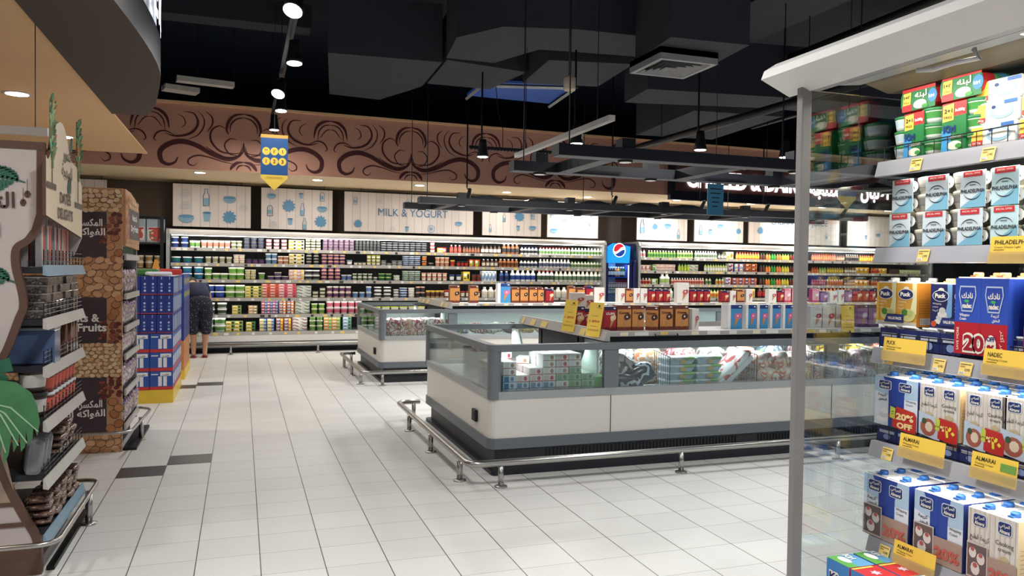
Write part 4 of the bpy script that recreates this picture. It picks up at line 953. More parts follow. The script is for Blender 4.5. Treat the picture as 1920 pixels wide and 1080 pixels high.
def island(X0, Y0, X1, lab, sx=2.67):
    t = thing('island_freezer', lab, 'freezer', (X0, Y0, 0)); Wd = X1-X0; D = FD; j0 = sx-X0
    joints = [j0]+[j0+2.08*k for k in range(1, 4) if j0+2.08*k < Wd-.3]
    # skirt with slotted grille
    MB().prism([(x, y) for x, y in rrect(.02, -.02, Wd-.02, D+.02, .02, 2)], 'z', 0, .03, SKG).prism(rrect(.06, .02, Wd-.06, D-.02, .03, 3), 'z', .03, .19, SKG).prism([(.02, -.02), (Wd-.02, -.02), (Wd-.06, .03), (.06, .03)], 'z', .03, .075, SKG).build('skirt', t)
    for a, b_ in ((.45, 1.0), (j0+.05, j0+1.15), (j0+1.35, j0+2.0), (j0+2.15, j0+3.0)):
        k = a; g = MB().box(a, .012, .095, b_, .016, .1, BLACK)
        while k < b_: g.box(k, .012, .10, k+.012, .018, .165, BLACK); k += .03
        g.build('grille', t)
    b = MB(); ring(b, rrect(0, 0, Wd, D, .07), rrect(.05, .05, Wd-.05, D-.05, .04), .185, .262, BMP); b.build('bumper', t)
    b = MB(); ring(b, rrect(.012, .012, Wd-.012, D-.012, .06), rrect(.06, .06, Wd-.06, D-.06, .03), .262, .55, FWH)
    b.box(.06, .06, .19, Wd-.06, D-.06, .56, FRZIN); b.build('body_panels', t)
    s = MB()
    for x in joints: s.box(x-.002, .008, .262, x+.002, .0125, .6, DGREY)
    s.build('panel_seam', t)
    b = MB(); ring(b, rrect(.004, .004, Wd-.004, D-.004, .06), rrect(.045, .045, Wd-.045, D-.045, .03), .548, .602, LGREY); b.build('lower_glass_rail', t)
    b = MB(); ring(b, rrect(-.004, -.004, Wd+.004, D+.004, .07), rrect(.06, .06, Wd-.06, D-.06, .04), .895, .945, MGREY); b.build('top_rim', t)
    for x, y in ((.0, .0), (.0, D-.1), (Wd-.1, 0), (Wd-.1, D-.1)): MB().prism([(p[0], p[1]) for p in rrect(x, y, x+.1, y+.1, .045)], 'z', .548, .9, MGREY).build('corner_post', t)
    for x in joints: MB().box(x-.06, .004, .602, x+.06, .05, .9, MGREY).build('glass_post', t)
    # panes
    xs = [.1]+joints+[Wd-.1]
    for i in range(len(xs)-1): MB().box(xs[i]+(.06 if i else 0), .018, .6, xs[i+1]-.06, .026, .9, GLASS).build('front_glass', t)
    MB().box(.018, .1, .6, .026, D-.1, .9, GLASS).build('end_glass', t)
    # inner divider and dividers between modules
    MB().box(.1, D/2-.02, .56, j0, D/2+.02, .84, FRZIN).build('centre_divider', t)
    for x in joints[:1]:
        for y0, y1 in ((.06, .5), (D-.5, D-.06)):
            yy = (y0, y1) if y0 < 1 else (y1, y0)
            MB().prism([(yy[0], .56), (yy[1], .56), (yy[1]-.25*(1 if y0 < 1 else -1), .9), (yy[0], .9)], 'x', x-.1, x-.085, M('frosted_divider', (206, 222, 218), .3)).build('side_divider', t)
    # raised shelf superstructure
    u = MB(); u.box(j0, .10, .935, Wd-.1, D-.10, .95, BLACK); u.box(j0, .10, .95, Wd-.1, .46, 1.0, BLACK); u.build('raised_base', t)
    MB().box(j0-.01, .08, 1.0, Wd-.09, .5, 1.02, WHITE).build('shelf_top', t)
    MB().box(j0, .62, .56, Wd-.1, .65, .935, FRZIN).box(j0, D-.65, .56, Wd-.1, D-.62, .935, FRZIN).box(j0, .55, .56, j0+.02, D-.55, .935, DGREY).build('inner_wall', t)
    r = MB(); r.box(j0, .07, .985, Wd-.1, .08, 1.02, LIP)
    rr = random.Random(3)
    k = j0+.1
    while k < Wd-.3: r.rect(k, .99, k+.07+.05*(rr.random() > .6), 1.017, rr.choice([TAGY, TAGW, K(240, 224, 190)]), y=.068); k += rr.uniform(.1, .3)
    r.build('price_rail', t)
    r = MB(); r.prism([(-.05, .955), (.0, .95), (.0, 1.035), (-.02, 1.035)], 'y', .04, D-.12, LIP, tf=Matrix.Translation((j0, 0, 0)))
    r2 = MB(); r.add([], [], LIP); r.build('end_price_rail', t)
    for y, w_2 in ((.2, .06), (.42, .1), (1.25, .15), (1.55, .12), (1.85, .06)): MB().add([(j0-.052, y+w_2, .965), (j0-.052, y, .965), (j0-.026, y, 1.02), (j0-.026, y+w_2, 1.02)], [(0, 1, 2, 3)], TAGY).build('price_tag', t)
    MB().tube([(.4+j0, .06, 1.0), (.4+j0, .045, .985), (.6+j0, .045, .985), (.6+j0, .06, 1.0)], .006, BLACK, 6).build('clip_handle', t)
    MB().tube([(2.1+j0, .06, 1.0), (2.1+j0, .045, .985), (2.3+j0, .045, .985), (2.3+j0, .06, 1.0)], .006, BLACK, 6).build('clip_handle', t)
    p = MB(); p.rbox(-.012, .32, .33, .012, .42, .42, BLACK, r=.006); p.build('control_panel', t); MB().box(-.014, .345, .36, -.011, .395, .4, DGREY).build('display', t)
    return t
X0, Y0 = 1.695, 5.36
island(X0, Y0, 8.2, 'large front island freezer with white panels and boxed ice cream cones on top')
X2, Y2 = 1.69, 10.09
island(X2, Y2, 10.9, 'rear island freezer with white panels behind the front one')
rail([(1.68, 7.6), (1.46, 7.6), (1.46, 5.05), (8.2, 5.05)], [(1.62, 7.6), (1.46, 7.04), (1.46, 6.18), (1.46, 5.29), (1.69, 5.06), (3.10, 5.05), (4.54, 5.05), (5.98, 5.05)], 'steel guard rail around the front island freezer')
rail([(1.66, 12.1), (1.44, 12.1), (1.44, 9.81), (10.8, 9.81)], [(1.6, 12.1), (1.44, 11.67), (1.44, 10.83), (1.44, 10.0), (1.69, 9.82), (3.10, 9.81), (4.54, 9.81)], 'steel guard rail around the rear island freezer')
for (x, y, L_) in ((X0, Y0, 5.3), (X2, Y2, 6.5)):
    area('freezer_strip_and_fill', (x+1.0+L_/2, y+.32, .925), L_-.1, 20, (.92, .98, 1), size_y=.03)
    area('freezer_strip_and_fill', (x+.52, y+.25, .89), .8, 2.5, (.92, .98, 1), size_y=.03); area('freezer_strip_and_fill', (x+.5, y+FD-.15, .88), .8, 4, (.92, .98, 1), size_y=.03)  # head lights without a fixture, added to brighten the contents there

# ------------------------------------------------------------------ freezer contents
def film(name, cols, scale=9, rough=.25, stretch=(1, 1, 1)):
    if name in MC: return MC[name]
    m = bpy.data.materials.new(name); m.use_nodes = True; nt = m.node_tree; b = nt.nodes['Principled BSDF']
    tc = nt.nodes.new('ShaderNodeTexCoord'); mp = nt.nodes.new('ShaderNodeMapping'); mp.inputs['Scale'].default_value = stretch
    n = nt.nodes.new('ShaderNodeTexNoise'); n.inputs['Scale'].default_value = scale; n.inputs['Detail'].default_value = 2.5
    r = nt.nodes.new('ShaderNodeValToRGB'); r.color_ramp.interpolation = 'CONSTANT'
    r.color_ramp.elements[0].color = lin(cols[0]); k = len(cols)
    r.color_ramp.elements[1].position = .42; r.color_ramp.elements[1].color = lin(cols[1])
    for i in range(2, k): e = r.color_ramp.elements.new(.42+.26*(i-1)/(k-1)); e.color = lin(cols[i])
    nt.links.new(tc.outputs['Object'], mp.inputs[0]); nt.links.new(mp.outputs[0], n.inputs['Vector']); nt.links.new(n.outputs['Fac'], r.inputs[0]); nt.links.new(r.outputs[0], b.inputs['Base Color'])
    b.inputs['Roughness'].default_value = rough; MC[name] = m; return m
def bag_mesh(w, d, h, mat, seed=1, lump=.14, extra=None):
    rr = random.Random(seed); ph = [rr.uniform(0, 6) for _ in range(6)]
    vs = []; fs = []; nu, nv = 18, 10
    for j in range(nv+1):
        a = -PI/2+PI*j/nv
        for i in range(nu):
            q = 2*PI*i/nu; ca, sa = math.cos(a), math.sin(a)
            def se(v, e): return math.copysign(abs(v)**e, v)
            x = se(ca, .55)*se(math.cos(q), .6); y = se(ca, .55)*se(math.sin(q), .6); z = se(sa, .8)
            f = 1+lump*(math.sin(3*q+ph[0]+2*a)+.6*math.sin(7*q+ph[1])*ca+.6*math.sin(5*a+ph[2]+2*q))*.5
            vs.append((x*w/2*f, y*d/2*f, (z*f+1)*h/2))
    for j in range(nv):
        for i in range(nu): i2 = (i+1) % nu; fs.append((j*nu+i, j*nu+i2, (j+1)*nu+i2, (j+1)*nu+i))
    m = MB(); m.add(vs, fs, mat, smooth=True)
    if extra: extra(m)
    return m.mesh('bag')
def put3(me, name, loc, rot, lab, cat, grp=None): return put(me, name, loc, 0, lab, cat, grp, rot=rot)
# frozen food boxes in the head of the front freezer
def fbox(w, d, h, a, side, stripe):
    m = MB(); m.box(-w/2, -d/2, 0, w/2, d/2, h, W_(a), side=W_(side)); m.rect(-w*.42, h*.12, -w*.05, h*.85, W_(side), y=-d/2-.001); m.ell(w*.2, h*.5, w*.14, h*.32, W_(stripe), y=-d/2-.0015, n=10)
    m.rect(-w/2, h*.0, w/2, h*.12, W_(stripe), y=-d/2-.0012); return m.mesh('frozen_box')
fb = {'blue': fbox(.1, .15, .05, (206, 222, 232), (90, 140, 190), (70, 120, 180)), 'red': fbox(.1, .15, .05, (236, 226, 224), (220, 200, 196), (200, 60, 80)), 'white': fbox(.1, .15, .05, (238, 238, 238), (224, 224, 226), (180, 120, 90)),
      'green': fbox(.1, .15, .05, (176, 196, 180), (120, 170, 110), (80, 140, 70)), 'brown': fbox(.1, .15, .05, (140, 128, 112), (120, 108, 94), (90, 78, 66)), 'bright green': fbox(.12, .15, .12, (110, 190, 90), (90, 180, 80), (230, 240, 220))}
cols_ = [('blue', 'blue', 'blue', 'white', 'white'), ('blue', 'blue', 'red', None, None), ('blue', 'blue', 'red', 'red', None), ('blue', 'blue', 'red', 'white', 'white', 'white'), ('blue', 'white', 'green', 'white', 'red', 'red'), ('green', 'green', 'green', 'green', 'white', 'white'), ('green', 'green', 'green', None, None)]
rr = random.Random(5)
for row in range(4):
    for i, cc in enumerate(cols_):
        for k, c in enumerate(cc):
            if c is None: break
            if row >= 2 and k > 3: break
            if row == 3 and c == 'red': c = 'brown'
            put(fb[c], 'frozen_food_box', (X0+.17+i*.105, Y0+.13+row*.162, .561+k*.0505), rr.uniform(-.03, .03), 'small %s frozen food box stacked in the front freezer head' % ('white and %s' % c if c != 'white' else 'plain white'), 'box', '%s frozen food boxes' % c)
put(fb['bright green'], 'frozen_food_box', (X0+.93-.02, Y0+.13, .561), 0, 'bright green frozen food box at the right end of the front row of boxes', 'box')
for i, (dx, dy, dz, rz) in enumerate(((.12, .32, .82, .4), (.30, .28, .76, -.5))):
    put3(fb['white' if i else 'red'], 'frozen_food_box', (X0+.1+dx, Y0+dy+.1, .80-.02*i if i == 0 else .765), (0, .0, rz), 'loose white frozen food box lying %s on the stacked boxes' % ('askew, second from the corner post,' if i else 'nearest the corner post'), 'box')
# bag designs
SCK = film('sack_white_print', [(232, 228, 220), (240, 238, 232), (120, 110, 108), (236, 232, 226)], 10, stretch=(1, 3, 1))
CHK = film('chicken_bag_print', [(236, 226, 220), (232, 196, 178), (214, 120, 96), (240, 234, 228)], 12)
STR = film('striped_bag_print', [(238, 234, 232), (214, 110, 120), (240, 236, 236), (206, 150, 165)], 16, stretch=(3, 1, .4))
VEG = film('vegetable_bag_print', [(226, 232, 236), (140, 180, 130), (110, 126, 176), (230, 236, 238)], 12)
YBG = film('yellow_bag_print', [(240, 220, 120), (236, 190, 50), (240, 232, 200), (220, 120, 50)], 9)
RBG = film('red_meat_bag_print', [(240, 232, 230), (190, 90, 92), (236, 226, 224), (160, 90, 98)], 11)
BLB = film('dark_bag_print', [(34, 44, 66), (30, 38, 56), (200, 210, 220), (44, 58, 84)], 7)
OBG = film('orange_bag_print', [(240, 228, 218), (228, 170, 124), (236, 224, 212), (212, 130, 96)], 11)
def bag(me, name, x, y, z, rot, lab): return put3(me, name, (x, y, z), rot, lab, 'bag')
def tray():
    m = MB(); m.add(*[(lambda v: v)([(-.1, -.07, 0), (.1, -.07, 0), (.1, .07, 0), (-.1, .07, 0), (-.12, -.085, .035), (.12, -.085, .035), (.12, .085, .035), (-.12, .085, .035)]), [(3, 2, 1, 0), (0, 1, 5, 4), (1, 2, 6, 5), (2, 3, 7, 6), (3, 0, 4, 7)]], W_((176, 200, 214)))
    m.rbox(-.125, -.09, .035, .125, .09, .058, film('tray_film', [(214, 224, 230), (226, 232, 236), (200, 212, 220), (150, 200, 120)], 8), r=.01); m.rect(-.02, .01, .03, .04, W_((200, 170, 90)), y=-.092); return m.mesh('tray')
FZ = .562; yr = Y0+.22
big = bag_mesh(.42, .12, .30, SCK, 1, .05); drk = bag_mesh(.34, .16, .16, BLB, 2)
bag(bag_mesh(.34, .1, .24, SCK, 3, .06), 'frozen_bag', 2.83, yr, FZ+.02, (0, .55, 0), 'white printed frozen sack leaning at the left end beside the glass post')
bag(big, 'frozen_bag', 3.05, yr+.16, FZ+.06, (-.2, .5, 0), 'large cream and white frozen sack leaning over the dark bag')
bag(drk, 'frozen_bag', 3.0, yr-.04, FZ+.02, (0, -.45, 0), 'dark navy frozen bag with white labels, beside the tray stacks')
bag(bag_mesh(.3, .14, .12, BLB, 5), 'frozen_bag', 2.84, yr-.08, FZ, (0, .2, 0), 'small dark frozen bag lying in the lower left corner behind the glass')
tm = tray()
for c in range(2):
    for k in range(4): put(tm, 'food_tray', (3.36+c*.255, yr-.0, FZ+k*.060), .02*k, 'film-wrapped pale blue food tray in the %s stack, %s from bottom' % (('left', 'right')[c], ORD[k]), 'tray')
wp = MB(); wp.rbox(-.19, -.11, 0, .19, .11, .05, W_((214, 218, 222)), r=.015); wp.rbox(-.2, -.12, .05, .2, .12, .1, film('white_pack_print', [(232, 232, 236), (226, 226, 230), (200, 90, 90), (236, 236, 238)], 6), r=.02); wpm = wp.mesh('pack')
put3(wpm, 'frozen_pack', (3.90, yr, FZ+.09), (0, -.72, 0), 'large white frozen pack with red print leaning beside the tray stacks', 'pack')
xs = 4.10
for i, (mt, w_3, d3) in enumerate(((CHK, .2, 'peach and red chicken bag'), (CHK, .18, 'red and white chicken bag'), (OBG, .2, 'orange tinted chicken bag'), (CHK, .19, 'round white chicken bag with red print'), (STR, .3, 'red and white striped bag'), (STR, .22, 'narrow striped bag'))):
    for k in range(2):
        bag(bag_mesh(w_3, .2, .13, mt, 10+i*2+k), 'frozen_bag', xs+w_3/2, yr-.02+.05*k, FZ+k*.12, (0, (-.3 if k else .2), .3*k), '%s, %s row, %s along from the white pack' % (d3, ('lower', 'upper')[k], ORD[i]))
    xs += w_3*.95
for i in range(7):
    mt = [OBG, CHK, VEG, VEG, VEG, CHK, RBG][i]; dd = ['orange and white', 'peach', 'green and white', 'green and blue', 'blue green', 'pale peach', 'red and white'][i]
    for k in range(2): bag(bag_mesh(.23, .2, .15, mt, 40+i*2+k), 'frozen_bag', 5.38+i*.2, yr-.02+.05*k, FZ+k*.12, (0, .25-.5*k, .2), '%s frozen bag, %s layer, beyond the panel post, %s along' % (dd, ('lower', 'upper')[k], ORD[i]))
for i in range(12):   # back row, showing above the front row
    mt = [SCK, OBG, RBG, SCK, CHK, VEG, STR, YBG, YBG, CHK, OBG, RBG][i]; dd = ['white printed', 'orange', 'red and pink', 'white', 'peach', 'green and cream', 'striped', 'bright yellow', 'deep yellow', 'light peach', 'orange and white', 'dark red'][i]
    bag(bag_mesh(.32, .2, .3, mt, 80+i), 'frozen_bag', 2.86+i*.31, Y0+.44, FZ, (.1, .1, .1*i), '%s frozen bag in the front freezer back row, %s from left' % (dd, ORD[i]))
# wire basket dividers
for i, (x, tp) in enumerate(((3.22, 0), (4.04, 0), (4.62, 1), (4.95, 1), (5.3, 1))):
    m_ = MB(); y0_, y1_ = Y0+.08, Y0+.5
    m_.tube([(0, 0, 0), (0, 0, .25), (0, .42, .30), (0, .42, 0)], .004, BLACK, 5)
    for k in range(1, 12): m_.tube([(0, .42*k/12, .0), (0, .42*k/12, .25+.05*k/12)], .0022, BLACK, 4)
    tag(m_.build('wire_divider', None, (x, y0_, FZ)), 'black wire divider between frozen bags in the front freezer, %s from the left' % ORD[i], 'divider')
m_ = MB()
for k in range(26): m_.tube([(.04*k, 0, .0), (.04*k, 0, .09-.001*k)], .0022, BLACK, 4)
m_.tube([(0, 0, .09), (1.0, 0, .065)], .005, BLACK, 5); m_.tube([(0, 0, 0), (1.0, 0, 0)], .004, BLACK, 5)
tag(m_.build('wire_basket_edge', None, (4.35, Y0+.36, FZ+.21)), 'black wire basket edge behind the striped bags', 'basket')
# rear freezer contents
for i in range(7):
    for k in range(2):
        mt = [RBG, RBG, CHK, RBG, SCK, RBG, OBG][i]; bag(bag_mesh(.17, .2, .14, mt, 120+i*2+k), 'frozen_bag', X2+.17+i*.125, Y2+.2, FZ+k*.12, (0, .3-.5*k, .2*i), '%s meat bag in the rear freezer head, %s layer, %s from post' % (('red and white', 'dark red', 'peach', 'pink', 'white', 'deep red', 'orange')[i], ('lower', 'upper')[k], ORD[i]))
for i in range(16):
    mt = [VEG, RBG, SCK, BLB, YBG, OBG, YBG, VEG, SCK, SCK, VEG, SCK, CHK, VEG, RBG, VEG][i]; dd = ['green', 'pink', 'cream', 'dark blue', 'yellow', 'orange', 'gold', 'pale green', 'white', 'cream white', 'light green', 'white printed', 'peach', 'green and blue', 'red', 'mixed green'][i]
    bag(bag_mesh(.24, .22, .14, mt, 150+i), 'frozen_bag', X2+1.15+i*.24, Y2+.25, FZ+.04, (0, .2*math.sin(i*2), .3*i), '%s bag in the rear freezer beyond the glass post, %s along' % (dd, ORD[i]))

# ------------------------------------------------------------------ cone boxes on the freezer tops
TXW = K(246, 240, 226)
def conebox(w, h, d, base, kind, title, seed=0):
    m = MB(); side = {'brown': (150, 90, 50), 'red': (160, 24, 34), 'blue': (236, 234, 236), 'white': (214, 208, 200), 'pink': (190, 60, 90), 'purple': (110, 60, 110)}.get(kind, base)
    m.box(-w/2, 0, 0, w/2, d, h, W_(base), side=W_(side), top=PAPER)
    y = -.0012
    if kind in ('brown', 'red', 'blue', 'pink', 'purple'):
        m.rect(-w/2, 0, w/2, h*.14, W_({'brown': (120, 52, 36), 'red': (110, 14, 22), 'blue': (60, 150, 200), 'pink': (200, 70, 100), 'purple': (90, 50, 100)}[kind]), y=y)
        m.rect(-w/2, h*.84, w/2, h, W_({'brown': (110, 50, 34), 'red': (40, 34, 80), 'blue': (30, 60, 130), 'pink': (220, 120, 140), 'purple': (80, 40, 80)}[kind]), y=y)
    cx = w*.14
    if kind == 'blue': m.rect(-w/2, 0, -w*.28, h, PAPER, y=y*1.5)
    m.flat([(cx-w*.02-w*.16, h*.08), (cx+w*.2, h*.45), (cx-w*.12, h*.48)], W_((200, 140, 80)), y=y*2)
    sc_ = {'brown': (74, 40, 28), 'red': (230, 200, 150), 'blue': (230, 110, 150), 'white': (190, 80, 90), 'pink': (240, 220, 220), 'purple': (220, 200, 220)}[kind]
    m.ell(cx-w*.0, h*.52, w*.17, h*.12, W_(sc_), y=y*2.4, n=12); m.ell(cx+w*.17, h*.55, w*.15, h*.11, W_(sc_), y=y*2.6, n=12); m.ell(cx+w*.05, h*.54, w*.06, h*.04, TXW, y=y*3, n=8)
    if title: m.text(title, -w*.02, h*.66, h*.13, TXW if kind != 'brown' else W_((90, 30, 24)), y=y*3.2, bold=.03, width=w*.72)
    m.rect(w*.25, h*.9, w*.42, h*.95, PAPER, y=y*2)
    return m.mesh('cone_box')
CB = {}
def cb(kind, w, h, title):
    k = (kind, round(w, 3), round(h, 2), title)
    if k not in CB: CB[k] = conebox(w, h, .09, {'brown': (214, 140, 70), 'red': (176, 30, 44), 'blue': (70, 150, 210), 'white': (226, 220, 212), 'pink': (226, 160, 172), 'purple': (150, 100, 150)}[kind], kind, title)
    return CB[k]
def cone_row(items, Y, zs, lab_tail, name='cone_box'):
    for i, (a, b_, kind, h, title, extra) in enumerate(items):
        A = ony(a, 600, Y); Bb = ony(b_, 600, Y); w = Bb.x-A.x
        put(cb(kind, w*.96, h, title), name, ((A.x+Bb.x)/2, Y, zs), extra, '%s cone box %s, %s from left' % (kind, lab_tail, ORD[i] if i < 20 else 'near the far right, number'), 'box')
cone_row([(1133, 1156, 'red', .19, 'CUPS', 0), (1157, 1184, 'brown', .2, 'Cones', 0), (1185, 1208, 'brown', .2, 'Cones', 0), (1211, 1233, 'brown', .19, 'Cones', -.6), (1237, 1262, 'brown', .2, 'Cones', 0), (1266, 1291, 'brown', .2, 'Cones', 0), (1295, 1313, 'white', .17, None, .35),
          (1363, 1392, 'blue', .2, None, 0), (1398, 1418, 'blue', .2, None, 0), (1419, 1440, 'blue', .2, None, 0), (1443, 1464, 'blue', .2, None, 0), (1467, 1488, 'blue', .2, None, 0), (1489, 1512, 'blue', .2, None, 0), (1519, 1541, 'white', .19, None, 0), (1542, 1566, 'white', .19, None, 0), (1567, 1584, 'white', .19, None, 0), (1607, 1627, 'purple', .2, None, 0), (1628, 1648, 'purple', .2, None, 0)], Y0+.19, 1.021, 'on the front freezer ledge')
rw = [(843, 862, 'brown', .24, None), (880, 897, 'brown', .24, None), (932, 957, 'blue', .27, None), (959, 973, 'brown', .22, None), (975, 990, 'brown', .22, None), (992, 1007, 'brown', .22, None), (1008, 1018, 'brown', .22, None), (1023, 1038, 'red', .2, None), (1066, 1078, 'brown', .24, None), (1082, 1096, 'brown', .22, None), (1098, 1112, 'red', .24, None)]
cone_row([(*q, 0) for q in rw], Y2+.22, 1.021, 'on the rear freezer ledge')
rw = [(1113, 1133, 'white', .22, None), (1158, 1171, 'white', .21, None), (1173, 1186, 'brown', .21, None), (1187, 1199, 'white', .21, None), (1200, 1213, 'white', .21, None), (1215, 1228, 'red', .2, None), (1229, 1242, 'red', .2, None), (1243, 1256, 'red', .2, None), (1268, 1291, 'white', .3, None), (1293, 1305, 'red', .2, None), (1306, 1318, 'red', .2, None), (1319, 1331, 'red', .2, None), (1352, 1366, 'red', .18, None), (1368, 1379, 'white', .18, None), (1381, 1395, 'brown', .2, None), (1398, 1410, 'white', .21, None)]
cone_row([(*q, 0) for q in rw], Y2+.22, 1.021, 'on the rear ledge before the drinks fridge')
rw = [(1440, 1455, 'white', .21, None), (1457, 1469, 'red', .19, None), (1470, 1482, 'pink', .22, None), (1484, 1494, 'pink', .22, None), (1495, 1506, 'pink', .22, None), (1522, 1535, 'pink', .22, None), (1537, 1551, 'purple', .18, None), (1555, 1569, 'white', .18, None), (1571, 1582, 'white', .2, None), (1583, 1597, 'purple', .2, None), (1598, 1616, 'red', .22, None), (1617, 1628, 'red', .22, None), (1629, 1641, 'red', .22, None)]
cone_row([(*q, 0) for q in rw], Y2+.22, 1.021, 'on the rear ledge by the panel post')
for k, (px, hh) in enumerate(((1083, .22), (1100, .2))):
    p = ony(px, 600, 6.35)
    put(cb('red', .13, hh, 'CUPS'), 'cone_box', (p.x, 6.35, .951), -.2, 'red cone box behind the leaning price cards, %s' % ('left' if k == 0 else 'right'), 'box')
    put(cb('white', .13, .12, None), 'cone_box', (p.x, 6.35, .952+hh), -.2, 'small white box on the red box behind the price cards, %s' % ('left' if k == 0 else 'right'), 'box')
# yellow price cards
def card(loc, rz, tilt, w, h, lab, lines, title=None):
    t = thing('price_card', lab, 'price card', loc); t.rotation_euler = (tilt, 0, rz)
    MB().box(-w/2, 0, 0, w/2, .0025, h, M('yellow_card', (246, 206, 84), .45, var=.03)).build('card', t)
    s_ = MB()
    s_.ell(w*.2, h*.9, w*.07, h*.03, INK, y=-.001); s_.rect(w*.02, h*.84, w*.38, h*.85, INK, y=-.001)
    for z, ln, c in lines: 
        if isinstance(ln, str): s_.text(ln, 0, h*z, h*.085, c, y=-.001, width=w*.72, bold=.02)
        else: s_.rect(-w*ln/2, h*z, w*ln/2, h*z+.0035, c, y=-.001)
    s_.build('printing', t); return t
RP = K(206, 60, 40); GP = K(180, 130, 40)
ln = [(.60, .4, GP), (.42, '1.850', RP), (.30, .5, GP), (.2, .8, GP), (.17, .8, GP)]
for i, (px, d) in enumerate(((1063, 'left one of two leaning at the freezer shelf end'), (1110, 'right one of two leaning at the freezer shelf end'))):
    p = onx(px, 636, 2.60); card((2.60, p.y, .975), -PI/2+.25, -.18, .17, .27, 'tall yellow price card, ' + d, ln)
p = ony(1592, 622, Y0+.05); card((p.x, Y0+.06, .985), 0, -.06, .135, .235, 'yellow price card standing on the front ledge beyond the glass panel', ln)
# ------------------------------------------------------------------ date display stand (left foreground)
DB = M('dates_brown', (92, 68, 58), .5, var=.05); DBE = M('dates_beige', (226, 206, 176), .5, var=.03); DPR = M('dates_print_paper', (186, 176, 172), .55, var=.06, scale=22); DTR = M('dates_taupe', (160, 140, 124), .5, var=.05)
DGR = K(50, 104, 84); BRO = K(86, 62, 52)
ds = thing('date_display_stand', 'beige and brown date display stand with palm headers and open side shelves', 'display stand', (-1.4, 4.25, 0))
tfd = Matrix.Translation((1.4, -4.25, 0))
out = [(-.883, 2.068), (-.886, 1.727), (-.906, 1.651), (-.94, 1.60), (-.985, 1.563), (-.988, 1.477), (-.962, 1.354), (-.958, 1.283), (-.977, 1.23), (-1.024, 1.089), (-1.065, 1.0), (-1.085, .85), (-1.085, .7), (-1.071, .594), (-1.025, .439), (-.959, .29), (-.91, .19), (-.90, .13)]
sm = catmull(out[2:], 4); edge = [Vector(out[0]), Vector(out[1])]+sm
pl = [(p.x, p.y) for p in edge]+[(-2.3, .13), (-2.3, 2.068)]
MB().prism(pl, 'y', 4.25, 4.28, DPR, side=DB, tf=tfd).build('front_panel', ds)
f = MB(); f.ribbon([(p.x-.016, p.y) for p in edge], lambda t: .034, DB, y=4.247, tf=tfd); f.ribbon([(-2.3, 2.05), (-.885, 2.05)], lambda t: .036, DB, y=4.246, tf=tfd)
f.rect(-2.3, .34, -.99, .36, DB, y=4.246, tf=tfd); f.rect(-2.3, .24, -.935, .262, DB, y=4.246, tf=tfd); f.build('panel_trim', ds)
f = MB(); f.add([(-2.3, 4.248, .35), (-1.0, 4.248, .35), (-1.05, 4.248, .6), (-1.07, 4.248, .8), (-2.3, 4.248, .8)], [(0, 1, 2, 3, 4)], DTR, tf=tfd)
def frond(mb, x, z, L_, ang, mat, y, n=11, tf=None, up=1):
    for k in range(n):
        t = .15+.85*k/n; px = x+L_*t*math.cos(ang); pz = z+L_*t*math.sin(ang)-L_*.25*t*t
        for sgn in (1, -1):
            l = L_*.34*math.sin(PI*min(1, t+.12)); a2 = ang-.9*t+sgn*.9
            mb.ribbon([(px, pz), (px+l*.6*math.cos(a2), pz+l*.6*math.sin(a2)), (px+l*math.cos(a2-.25), pz+l*math.sin(a2-.25))], .016, mat, y, tf)
    mb.ribbon([(x+L_*t*math.cos(ang), z+L_*t*math.sin(ang)-L_*.25*t*t) for t in (0, .25, .5, .75, 1)], .012, mat, y, tf)
frond(f, -1.21, 1.90, .25, .15, DGR, 4.246, tf=tfd); frond(f, -1.24, 1.45, .24, .05, DGR, 4.246, tf=tfd)
f.text(ar('التمور'), -1.12, 1.755, .1, BRO, y=4.244, tf=tfd, bold=.02)
f.text(ar('المبهجة'), -1.2, 1.62, .09, BRO, y=4.244, tf=tfd, bold=.02)
for x, z in ((-.955, 1.82), (-.972, 1.78)): f.ell(x, z, .014, .018, BRO, y=4.246, tf=tfd, n=6); f.rect(x-.001, z, x+.001, z+.07, BRO, y=4.246, tf=tfd)
f.build('panel_print', ds)
MB().box(-2.3, 4.25, 0, -.9, 4.29, .14, DB, tf=tfd).build('plinth', ds)
b = MB(); b.box(-2.3, 4.29, 0, -.95, 5.12, .16, DB, tf=tfd); b.box(-1.40, 4.29, .16, -1.36, 5.12, 1.75, BLACK, tf=tfd); b.box(-2.3, 5.08, .16, -1.36, 5.12, 2.0, DBE, tf=tfd); b.build('carcass', ds)
LZ = [1.475, 1.225, 1.0, .745, .475, .21]
WRM = M('dark_wire', (40, 40, 44), .4, .6)
for i, z in enumerate(LZ):
    xf = -.86
    MB().box(-1.36, 4.29, z-.03, xf-.01, 5.08, z+.0, DGREY, tf=tfd).build('shelf', ds)
    MB().prism([(xf-.01, z-.035), (xf+.012, z-.04), (xf-.004, z+.012), (xf-.01, z+.012)], 'y', 4.14, 5.08, K(120, 150, 170) if i in (0, 5) else LIP, tf=tfd).build('price_rail', ds)
    g = MB()
    if i < 5:
        for k in range(3): g.tube([(xf-.01, 4.16, z+.03+.022*k), (xf-.01, 5.08, z+.03+.022*k)], .0022, WRM, 4, )
        for k in range(12): g.tube([(xf-.01, 4.16+.083*k, z), (xf-.01, 4.16+.083*k, z+.085)], .0022, WRM, 4)
        g.v = [tuple(tfd @ Vector(v)) for v in g.v]; g.build('wire_guard', ds)
